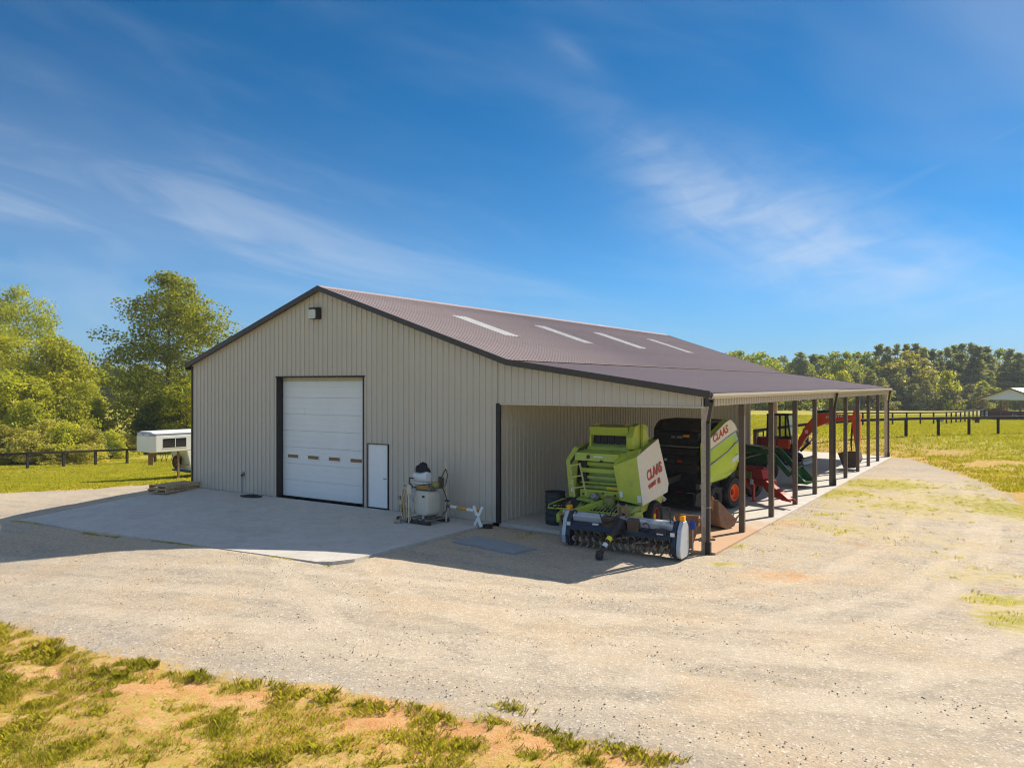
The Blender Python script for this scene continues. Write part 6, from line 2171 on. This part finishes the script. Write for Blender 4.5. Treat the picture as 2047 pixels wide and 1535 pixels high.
def plant(name, cat, label, group, meshes, m, loc, rz=0.0, sc=(1, 1, 1), bark='bark'):
    T = thing(name, loc, rz, label, cat, group)
    T.scale = sc
    crown, trunk = meshes
    for me, nm, mm in ((trunk, 'trunk', bark), (crown, 'crown', m)):
        o = bpy.data.objects.new(nm, me)
        COL.objects.link(o)
        o.parent = T
        if not me.materials:
            me.materials.append(None)
        o.material_slots[0].link = 'OBJECT'
        o.material_slots[0].material = MAT[mm]
    return T


def px_tree(name, cat, label, group, u, d, vtop, meshes, mesh_h, m, rz=0.0, wid=None, mesh_r=None):
    """stand a tree at bearing u and distance d so that its top reaches the height seen at vtop"""
    p = at(u, 769, d)
    z = gz(p.x, p.y)
    h = CAM.z + (769 - vtop) / FPX * d - z
    s = h / mesh_h
    w = s if wid is None else wid / mesh_r
    return plant(name, cat, label, group, meshes, m, (p.x, p.y, z), rz, (w, w, s))


GL = 'trees and shrubs beyond the left fence'
bigA = tree_meshes(11, 16.5, 5.6, 1.2, 170, 30000, 0.148, 'round', 0.30, cl=(0.8, 1.5))
bigB = tree_meshes(23, 17.0, 5.4, 1.0, 190, 34000, 0.148, 'oval', 0.35, cl=(0.8, 1.5))
midA = tree_meshes(37, 9.0, 3.6, 0.4, 90, 14000, 0.148, 'oval', 0.30)
midB = tree_meshes(41, 8.0, 3.4, 0.3, 80, 12500, 0.148, 'round', 0.30)
bushA = tree_meshes(51, 4.0, 2.6, 0.1, 50, 7500, 0.13, 'bush', 0.30, cl=(1.0, 1.7))
bushB = tree_meshes(57, 3.6, 2.8, 0.1, 50, 7500, 0.13, 'bush', 0.35, cl=(1.0, 1.7))

px_tree('broadleaf_tree', 'tree', 'tall loose-crowned tree at the left edge of the picture', GL, 34, 103.3, 580, bigA, 16.5, 'leaf_mid', 0.4, 5.54, 5.6)
px_tree('broadleaf_tree', 'tree', 'tall full tree standing just left of the barn behind the trailer', GL, 338, 88.2, 552, bigB, 17.0, 'leaf_mid', 2.0, 6.93, 5.4)
px_tree('broadleaf_tree', 'tree', 'mid-height tree leaning in from the left edge below the tallest crown', GL, -35, 95.8, 640, bigA, 16.5, 'leaf_bright', 2.4, 6.30, 5.6)
px_tree('broadleaf_tree', 'tree', 'bright tree in front of the tallest left tree, right of its crown', GL, 105, 95.8, 680, midA, 9.0, 'leaf_bright', 1.0, 5.42, 3.6)
px_tree('broadleaf_tree', 'tree', 'small tree with an outstretched crown left of the dead snag', GL, 138, 100.8, 690, midB, 8.0, 'leaf_mid', 3.0, 3.65, 3.4)
px_tree('broadleaf_tree', 'tree', 'yellow-green young tree below the dead snag', GL, 168, 93.2, 768, midA, 9.0, 'leaf_bright', 4.0, 3.78, 3.6)
px_tree('broadleaf_tree', 'tree', 'leafy young tree at left edge behind the fence', GL, 20, 90.7, 745, midB, 8.0, 'leaf_bright', 0.0, 5.29, 3.4)
px_tree('broadleaf_tree', 'tree', 'low bright limb-skirted tree against the barn corner above the trailer', GL, 372, 83.2, 760, midB, 8.0, 'leaf_bright', 5.0, 3.28, 3.4)
px_tree('broadleaf_tree', 'tree', 'dark young tree left of the trailer nose', GL, 296, 83.2, 815, midA, 9.0, 'leaf_dark', 1.0, 2.39, 3.6)
px_tree('broadleaf_tree', 'tree', 'dark bushy tree directly behind the trailer', GL, 330, 84.4, 790, midA, 9.0, 'leaf_mid', 2.0, 4.03, 3.6)
BU = [(8, 69, 850, 'leaf_olive', 3.0, 'pale olive shrub at the left picture edge behind the fence'),
      (58, 68, 862, 'leaf_olive', 2.6, 'olive shrub behind the first full fence post from left'),
      (95, 70, 838, 'leaf_olive', 2.8, 'tall olive shrub between the first two fence posts from left'),
      (135, 69, 845, 'leaf_bright', 2.5, 'bright shrub behind the second fence post from left'),
      (168, 70, 850, 'leaf_olive', 2.4, 'soft olive shrub right of the second fence post'),
      (196, 72, 862, 'leaf_dark', 1.7, 'dark round shrub behind the third fence post from left'),
      (220, 74, 862, 'leaf_bright', 2.0, 'bright shrub right of the dark round one'),
      (243, 78, 866, 'leaf_olive', 1.9, 'yellowish shrub at the field edge left of the trailer'),
      (188, 82, 800, 'leaf_bright', 2.0, 'bright shrub under the field gap'),
      (36, 66, 890, 'leaf_olive', 1.9, 'low brushy shrub at the foot of the left hedge, nearest the edge'),
      (110, 66.5, 888, 'leaf_olive', 1.9, 'low brushy shrub at the foot of the left hedge, middle'),
      (160, 67, 888, 'leaf_olive', 1.7, 'low brushy shrub at the foot of the left hedge, right end'),
      (150, 78, 800, 'leaf_bright', 2.8, 'leafy yellow-green shrub halfway up the left thicket'),
      (60, 75, 800, 'leaf_bright', 3.2, 'leafy shrub under the tall tree of the left thicket')]
for i, (u, d, vt, m, w, lb) in enumerate(BU):
    px_tree('shrub', 'shrub', lb, GL, u, d, vt, (bushA, bushB)[i % 2], (4.0, 3.6)[i % 2] + 0.3, m, i * 1.3, w, (2.6, 2.8)[i % 2])

# dead snag
p = at(172, 769, 100)
T = thing('dead_tree', (p.x, p.y, gz(p.x, p.y)), 0, 'bare dead tree with forked branches rising from the left thicket', 'tree')
H_ = CAM.z + (769 - 705) / FPX * 100 - gz(p.x, p.y)
mb = MB()
rv = RIGHT
def sp(a, z):
    return Vector((0, 0, z)) + rv * a
mb.tube([sp(0, -0.3), sp(0.1, H_ * 0.4), sp(-0.1, H_ * 0.68), sp(0.15, H_ * 0.82), sp(0.4, H_ * 0.92), sp(0.55, H_)], [0.3, 0.24, 0.2, 0.14, 0.08, 0.03], 8)
for a0, z0, pts in ((-0.1, .68, ((-0.4, .78), (-0.2, .88), (-0.5, .97))), (0.0, .72, ((0.9, .77), (1.5, .86), (2.4, .885), (2.9, .9))), (-.05, .66, ((-0.8, .70), (-1.4, .72))), (1.3, .845, ((1.7, .82), (2.0, .80)))):
    mb.tube([sp(a0, H_ * z0)] + [sp(a_, H_ * z_) for a_, z_ in pts], [0.12] + [0.09 * 0.75 ** k for k in range(len(pts))], 6)
mb.build('trunk', 'dead_wood', T, smooth=True)

# far trees seen through the gap on the left
farA = tree_meshes(71, 13, 5.5, 0.3, 60, 2600, 0.42, 'round', 0.3)
farB = tree_meshes(73, 14, 5.0, 0.3, 60, 2600, 0.42, 'oval', 0.35)
farC = tree_meshes(79, 9, 5.0, 0.1, 50, 2100, 0.42, 'bush', 0.35)
farD = tree_meshes(83, 12, 4.2, 0.2, 60, 2600, 0.36, 'cone', 0.25)
pnA = pine_meshes(91, 17, 3.6, 5.0, 2600, 0.30)
pnB = pine_meshes(97, 18, 3.2, 7.0, 2400, 0.30)
pnC = pine_meshes(103, 16, 4.0, 3.0, 2800, 0.32)
rt = random.Random(77)
FG = 'far trees in the gap left of the barn'
for i, (u, vt, d) in enumerate(sorted(((120, 722, 235), (150, 735, 240), (190, 738, 232), (214, 730, 240), (240, 735, 236), (262, 742, 230), (95, 735, 238), (285, 730, 240), (205, 758, 224), (232, 762, 222), (255, 768, 220), (180, 765, 222), (310, 738, 238), (345, 735, 240), (400, 735, 245), (60, 735, 240), (20, 730, 240), (-30, 735, 240)))):
    ms, mh = ((farA, 13), (farB, 14), (farC, 9))[i % 3] if i < 8 else (farC, 9)
    side = 'seen below the dead snag' if 140 < u < 205 else 'behind the left thicket' if u < 141 else 'behind the tall barn-side tree' if u > 275 else 'in the gap left of the tall tree'
    px_tree('broadleaf_tree', 'tree', nth('far green trees ' + side), FG, u, d, vt, ms, mh, ('leaf_mid', 'leaf_far')[i % 2], rt.uniform(0, 6), rt.uniform(5, 7), 5.2)
px_tree('pine_tree', 'tree', 'small dark far pine peeking over trees left of the barn tree', None, 213, 255, 718, pnA, 17, 'needle', 0, 3.4, 3.6)

# ------------------------------------------------------------ tree line beyond the right field
RG = 'wood edge beyond the right field'
row = [(1462, 702, 'b'), (1483, 697, 'a'), (1502, 708, 'b'), (1520, 702, 'b'), (1541, 712, 'a'), (1560, 722, 'a'), (1581, 724, 'b'), (1600, 705, 'p'), (1607, 716, 'a'), (1624, 710, 'p'), (1645, 706, 'a'), (1668, 702, 'b'), (1690, 700, 'a'), (1714, 703, 'b'), (1735, 702, 'b'),
       (1757, 690, 'p'), (1775, 694, 'p'), (1794, 690, 'p'), (1812, 690, 'p'), (1830, 688, 'p'), (1846, 696, 'p'), (1862, 700, 'p'), (1878, 702, 'p'), (1893, 696, 'p'), (1908, 692, 'p'), (1924, 688, 'p'), (1940, 687, 'p'), (1955, 692, 'p'), (1970, 694, 'p'), (1998, 694, 'a'), (2020, 700, 'p'), (2036, 706, 'p'), (2056, 704, 'p'), (2080, 706, 'b'), (2110, 704, 'p'), (2150, 706, 'a')]
for i, (u, vt, k) in enumerate(row):
    d = rt.uniform(196, 214)
    px = u
    nb = 'pine' if k == 'p' else 'broadleaf tree'
    zone = 'above the barn roof edge' if u < 1560 else 'over the lean-to roof' if u < 1740 else 'above the near fence' if u < 1900 else 'left of the pavilion' if u < 1985 else 'behind the pavilion'
    lb = nth('tall ' + ('dark pines' if k == 'p' else 'leafy trees') + ' on the skyline ' + zone)
    grp = RG
    if k == 'p':
        ms, mh, mr, m = ((pnA, 17, 3.6, 'needle'), (pnB, 18, 3.2, 'needle'), (pnC, 16, 4.0, 'needle'))[i % 3]
        w = rt.uniform(3.4, 4.4)
    else:
        ms, mh, mr, m = ((farA, 13.6, 5.5, 'leaf_far'), (farB, 14.6, 5.0, 'leaf_far'))[0 if k == 'a' else 1]
        w = rt.uniform(4.2, 5.8)
    px_tree('pine_tree' if k == 'p' else 'broadleaf_tree', 'tree', lb, grp, px, d, vt, ms, mh, m, rt.uniform(0, 6.28), w, mr)
# second, deeper row fills the gaps
for i, u in enumerate(range(1440, 2140, 24)):
    zone = 'above the barn roof edge' if u < 1560 else 'over the lean-to roof' if u < 1740 else 'above the near fence' if u < 1900 else 'left of the pavilion' if u < 1985 else 'behind the pavilion'
    ms, mh, mr = ((farD, 12.4, 4.2), (pnC, 16, 4.0), (farB, 14.6, 5.0))[i % 3]
    px_tree('broadleaf_tree', 'tree', nth('dark trees deep in the wood ' + zone), RG, u + rt.uniform(-6, 6), rt.uniform(216, 228), 712 + rt.uniform(-4, 14), ms, mh, 'needle', rt.uniform(0, 6), rt.uniform(4.5, 6.0), mr)
# understorey along the foot of the wood
under = [(1480, 770, 'leaf_mid'), (1510, 780, 'leaf_dark'), (1540, 765, 'leaf_mid'), (1570, 772, 'leaf_bright'), (1600, 760, 'leaf_mid'), (1630, 755, 'leaf_mid'), (1655, 748, 'leaf_mid'), (1685, 742, 'leaf_bright'), (1712, 738, 'cedar'), (1740, 735, 'cedar'), (1762, 752, 'cedar'), (1783, 745, 'cedar'),
         (1805, 770, 'cedar'), (1828, 764, 'cedar'), (1852, 758, 'cedar'), (1874, 762, 'cedar'), (1893, 742, 'leaf_bright'), (1897, 775, 'cedar'), (1918, 778, 'cedar'), (1940, 765, 'cedar'), (1960, 768, 'cedar'), (1965, 762, 'leaf_bright'), (1985, 775, 'leaf_mid'), (2008, 795, 'leaf_bright'), (2030, 790, 'leaf_mid'), (2055, 780, 'cedar'), (2085, 770, 'cedar'), (1815, 700, 'leaf_olive')]
for i, (u, vt, m) in enumerate(under):
    d = rt.uniform(178, 190)
    zone = 'below the barn roof edge' if u < 1560 else 'behind the lean-to roof' if u < 1740 else 'above the near fence' if u < 1900 else 'left of the pavilion' if u < 1985 else 'behind the pavilion'
    if m == 'cedar':
        ms, mh, mr, w = farD, 12.6, 4.2, rt.uniform(3.2, 4.3)
        lb = nth('olive cedars at the wood foot ' + zone)
    elif m == 'leaf_bright':
        ms, mh, mr, w = farC, 9.3, 5.0, rt.uniform(3.0, 3.8)
        lb = nth('bright small trees at the wood foot ' + zone)
    elif m == 'leaf_olive':
        ms, mh, mr, w, d = farB, 14.6, 5.0, 6.5, 192
        lb = 'pale spreading tree before the pines above the near fence'
    else:
        ms, mh, mr, w = farC, 9.3, 5.0, rt.uniform(4.0, 5.2)
        lb = nth(('dark' if m == 'leaf_dark' else 'mid-green') + ' bushes at the wood foot ' + zone)
    px_tree('understorey_tree', 'tree', lb, RG, u, d, vt, ms, mh, m, rt.uniform(0, 6.28), w, mr)


# ------------------------------------------------------------ grass and stones
def tufts(X, Y, n_blade, h, spread, seed, wid=0.006):
    g_ = np.random.default_rng(seed)
    n = len(X)
    Z = gz_np(X, Y) - 0.01
    ti = np.repeat(np.arange(n), n_blade)
    m_ = len(ti)
    th = g_.uniform(0, 6.28, m_)
    rr = spread[ti] * np.sqrt(g_.uniform(0, 1, m_))
    B = np.stack([X[ti] + rr * np.cos(th), Y[ti] + rr * np.sin(th), Z[ti]], 1)
    hh = h[ti] * g_.uniform(0.5, 1.15, m_)
    t2 = g_.uniform(0, 6.28, m_)
    ln = hh * g_.uniform(0.2, 0.9, m_)
    tip = B + np.stack([np.cos(t2) * ln, np.sin(t2) * ln, hh], 1)
    mid = B + np.stack([np.cos(t2) * ln * 0.3, np.sin(t2) * ln * 0.3, hh * 0.62], 1)
    w = np.stack([-np.sin(t2), np.cos(t2), np.zeros(m_)], 1) * (wid * g_.uniform(0.7, 1.5, m_))[:, None]
    P = np.stack([B - w, B + w, mid + w * 0.8, tip, mid - w * 0.8], 1).reshape(-1, 3)
    F = np.arange(len(P)).reshape(-1, 5)
    return P, F


def value_noise(X, Y, s, seed):
    g_ = np.random.default_rng(seed)
    T_ = g_.uniform(0, 1, (64, 64))
    x, y = X / s, Y / s
    xi, yi = np.floor(x).astype(int), np.floor(y).astype(int)
    fx, fy = x - xi, y - yi
    fx, fy = fx * fx * (3 - 2 * fx), fy * fy * (3 - 2 * fy)
    a = T_[xi % 64, yi % 64] * (1 - fx) + T_[(xi + 1) % 64, yi % 64] * fx
    b = T_[xi % 64, (yi + 1) % 64] * (1 - fx) + T_[(xi + 1) % 64, (yi + 1) % 64] * fx
    return a * (1 - fy) + b * fy


g_ = np.random.default_rng(12)
# foreground verge
n = 60000
rr_ = g_.uniform(-14, 6, n)
dd_ = g_.uniform(7.0, 17, n)
X = CAM.x + RIGHT.x * rr_ + FWD.x * dd_
Y = CAM.y + RIGHT.y * rr_ + FWD.y * dd_
sd = poly_sdf(GR, X, Y)
clay = blobs(CLAY_PX, X, Y)
pn = 0.6 * value_noise(X, Y, 0.55, 1) + 0.4 * value_noise(X, Y, 0.2, 2)
dens = pn + 0.03 - 0.16 * clay + np.clip(-sd, 0, 1.5) * 0.10 - np.where(sd > 0, 0.35 + sd * 0.5, 0)
k = dens > 0.535
X, Y, dens, sd = X[k], Y[k], dens[k], sd[k]
hh = (0.03 + 0.095 * np.clip(dens - 0.535, 0, 0.3) / 0.3) * g_.uniform(0.5, 1.2, len(X)) * np.where(sd > -0.6, 1.1, 0.7)
P, F = tufts(X, Y, 8, hh, np.full(len(X), 0.05), 3, 0.003)
n = 130000
rr_ = g_.uniform(-14, 7, n)
dd_ = g_.uniform(7.0, 18, n)
X2 = CAM.x + RIGHT.x * rr_ + FWD.x * dd_
Y2 = CAM.y + RIGHT.y * rr_ + FWD.y * dd_
sd2 = poly_sdf(GR, X2, Y2)
k2 = (value_noise(X2, Y2, 0.35, 21) * 0.7 + value_noise(X2, Y2, 0.13, 22) * 0.5 - 0.45 * blobs(CLAY_PX, X2, Y2) - np.where(sd2 > -0.1, 0.5 + sd2, 0) > 0.44)
X2, Y2 = X2[k2], Y2[k2]
Pb, Fb = tufts(X2, Y2, 5, g_.uniform(0.02, 0.06, len(X2)), np.full(len(X2), 0.05), 31, 0.003)
F = np.vstack([F, Fb + len(P)])
P = np.vstack([P, Pb])
cl_px = [(640, 1392), (720, 1410), (755, 1417), (1140, 1488), (990, 1446), (1022, 1416), (860, 1478), (930, 1486), (1210, 1492), (1262, 1503), (1330, 1521), (1060, 1512), (1180, 1522), (1110, 1470), (1290, 1520), (60, 1290), (130, 1300), (470, 1375), (560, 1392), (600, 1385)]
cp_ = [gp(*c) for c in cl_px]
ci_ = np.repeat(np.arange(len(cp_)), 34)
X3 = np.array([p_.x for p_ in cp_])[ci_] + g_.normal(0, 0.12, len(ci_))
Y3 = np.array([p_.y for p_ in cp_])[ci_] + g_.normal(0, 0.09, len(ci_))
Pc, Fc = tufts(X3, Y3, 9, g_.uniform(0.03, 0.095, len(X3)), np.full(len(X3), 0.04), 41, 0.0024)
F = np.vstack([F, Fc + len(P)])
P = np.vstack([P, Pc])
o = tag(link('grass_verge', np_mesh('grass_verge', P, F), 'grass_blade'), 'patchy green grass tufts growing on the clay verge in the foreground', 'grass', kind='stuff')
# weeds in the gravel
n = 40000
pts = []
X = g_.uniform(-20, 34, n)
Y = g_.uniform(-14, 34, n)
w = blobs(WEED_PX, X, Y)
ok = (w + (value_noise(X, Y, 0.5, 5) - 0.5) * 0.9 > 0.55) & ~((X > -15.0) & (X < 6.45) & (Y > 0) & (Y < 31)) & ~((X > -14.95) & (X < -0.2) & (Y > -6.25) & (Y <= 0.1))
X, Y, w = X[ok], Y[ok], w[ok]
P1, F1 = tufts(X, Y, 9, 0.03 + 0.05 * g_.uniform(0, 1, len(X)), np.full(len(X), 0.10), 7, 0.005)
# fringe along the apron edge
xe = g_.uniform(-15, -0.2, 260)
ke = value_noise(xe, xe * 0, 0.9, 9) > 0.52
xe = xe[ke]
xe2, ye2 = xe, np.full(len(xe), -6.38) - g_.uniform(0, 0.08, len(xe))
P2, F2 = tufts(xe2, ye2, 6, np.full(len(xe), 0.05), np.full(len(xe), 0.06), 8, 0.006)
P = np.vstack([P1, P2])
F = np.vstack([F1, F2 + len(P1)])
o = tag(link('gravel_weeds', np_mesh('gravel_weeds', P, F), 'grass_blade'), 'sparse low weeds growing through the gravel yard', 'weeds', kind='stuff')
# lawn on the left, pasture on the right: longer tufts, thinning with distance
n = 90000
rr_ = g_.uniform(-46, -11, n)
dd_ = g_.uniform(29, 72, n)
X = CAM.x + RIGHT.x * rr_ + FWD.x * dd_
Y = CAM.y + RIGHT.y * rr_ + FWD.y * dd_
k = (poly_sdf(GR, X, Y) < -0.1) & (X < -15.1) & (blobs(CLAY_PX, X, Y) < 0.3)
P1, F1 = tufts(X[k], Y[k], 4, 0.07 + 0.05 * g_.uniform(0, 1, k.sum()), np.full(k.sum(), 0.16), 9, 0.014)
n = 120000
rr_ = g_.uniform(12, 75, n)
dd_ = 30 + 95 * g_.uniform(0, 1, n) ** 1.4
X = CAM.x + RIGHT.x * rr_ + FWD.x * dd_
Y = CAM.y + RIGHT.y * rr_ + FWD.y * dd_
k = (poly_sdf(GR, X, Y) < -0.1) & ((X > 6.6) | (Y > 31)) & (blobs(CLAY_PX, X, Y) + value_noise(X, Y, 1.1, 6) < 0.95)
P2, F2 = tufts(X[k], Y[k], 4, 0.07 + 0.07 * g_.uniform(0, 1, k.sum()), np.full(k.sum(), 0.2), 10, 0.018)
o = tag(link('lawn_grass', np_mesh('lawn_grass', P1, F1), 'grass_field'), 'mown yellow-green lawn left of the barn', 'grass', kind='stuff')
o = tag(link('pasture_grass', np_mesh('pasture_grass', P2, F2), 'grass_field'), 'yellow-green pasture grass in the right field', 'grass', kind='stuff')

# loose stones on the gravel
n = 70000
rr_ = g_.uniform(-16, 22, n)
dd_ = 7.5 + 26 * g_.uniform(0, 1, n) ** 1.5
X = CAM.x + RIGHT.x * rr_ + FWD.x * dd_
Y = CAM.y + RIGHT.y * rr_ + FWD.y * dd_
sd = poly_sdf(GR, X, Y)
ok = (sd > -0.05) & ~((X > -15.05) & (X < 6.5) & (Y > -0.02) & (Y < 31)) & ~((X > -15.05) & (X < -0.1) & (Y > -6.36) & (Y <= 0)) & (np.clip(0.9 - 0.6 * sd, 0, 1) * 0.6 + value_noise(X * 0.5 + Y * 0.15, Y * 1.2, 0.8, 4) > 0.55)
X, Y = X[ok], Y[ok]
n = len(X)
S = 0.005 + 0.015 * g_.uniform(0, 1, n) ** 3.5
Z = gz_np(X, Y)
base = np.array([(1, 0, 0), (0, 1, 0), (-1, 0, 0), (0, -1, 0), (0, 0, 0.8), (0, 0, -0.6)], float)
V = base[None] * g_.uniform(0.6, 1.25, (n, 6, 3)) * S[:, None, None]
th = g_.uniform(0, 6.28, n)
c_, s_ = np.cos(th)[:, None], np.sin(th)[:, None]
Vx = V[:, :, 0] * c_ - V[:, :, 1] * s_
Vy = V[:, :, 0] * s_ + V[:, :, 1] * c_
V = np.stack([Vx + X[:, None], Vy + Y[:, None], V[:, :, 2] + (Z + S * 0.35)[:, None]], -1)
tri = np.array([(0, 1, 4), (1, 2, 4), (2, 3, 4), (3, 0, 4), (1, 0, 5), (2, 1, 5), (3, 2, 5), (0, 3, 5)])
F = (tri[None] + (np.arange(n) * 6)[:, None, None]).reshape(-1, 3)


def stone_mat():
    m = mat('stone', (0.32, 0.30, 0.28), 0.9, var=0.1)
    nt = m.node_tree
    N, L = nt.nodes, nt.links
    geo = N.new('ShaderNodeNewGeometry')
    cr = N.new('ShaderNodeValToRGB')
    cr.color_ramp.elements[0].color = (0.27, 0.255, 0.245, 1)
    cr.color_ramp.elements[1].color = (0.62, 0.58, 0.52, 1)
    e = cr.color_ramp.elements.new(0.5)
    e.color = (0.40, 0.36, 0.32, 1)
    L.new(geo.outputs['Random Per Island'], cr.inputs[0])
    L.new(cr.outputs[0], N['Principled BSDF'].inputs['Base Color'])


stone_mat()
o = tag(link('gravel_stones', np_mesh('gravel_stones', V.reshape(-1, 3), F), 'stone'), 'loose grey stones scattered over the gravel yard', 'gravel', kind='stuff')

# thin summer haze
def haze():
    m = bpy.data.materials.new('haze_air')
    m.use_nodes = True
    nt = m.node_tree
    nt.nodes.clear()
    out = nt.nodes.new('ShaderNodeOutputMaterial')
    pv = nt.nodes.new('ShaderNodeVolumePrincipled')
    pv.inputs['Color'].default_value = (0.80, 0.88, 1.0, 1)
    pv.inputs['Density'].default_value = 0.00030
    pv.inputs['Anisotropy'].default_value = 0.2
    nt.links.new(pv.outputs[0], out.inputs['Volume'])
    MAT['haze_air'] = m
    c = CAM
    o = MB().box(-5200, 5200, -5200, 5200, float(GZ.min()) - 1.0, 20.0).build('haze', 'haze_air')
    tag(o, 'thin pale haze in the air over the whole farm', 'haze', kind='stuff')


haze()
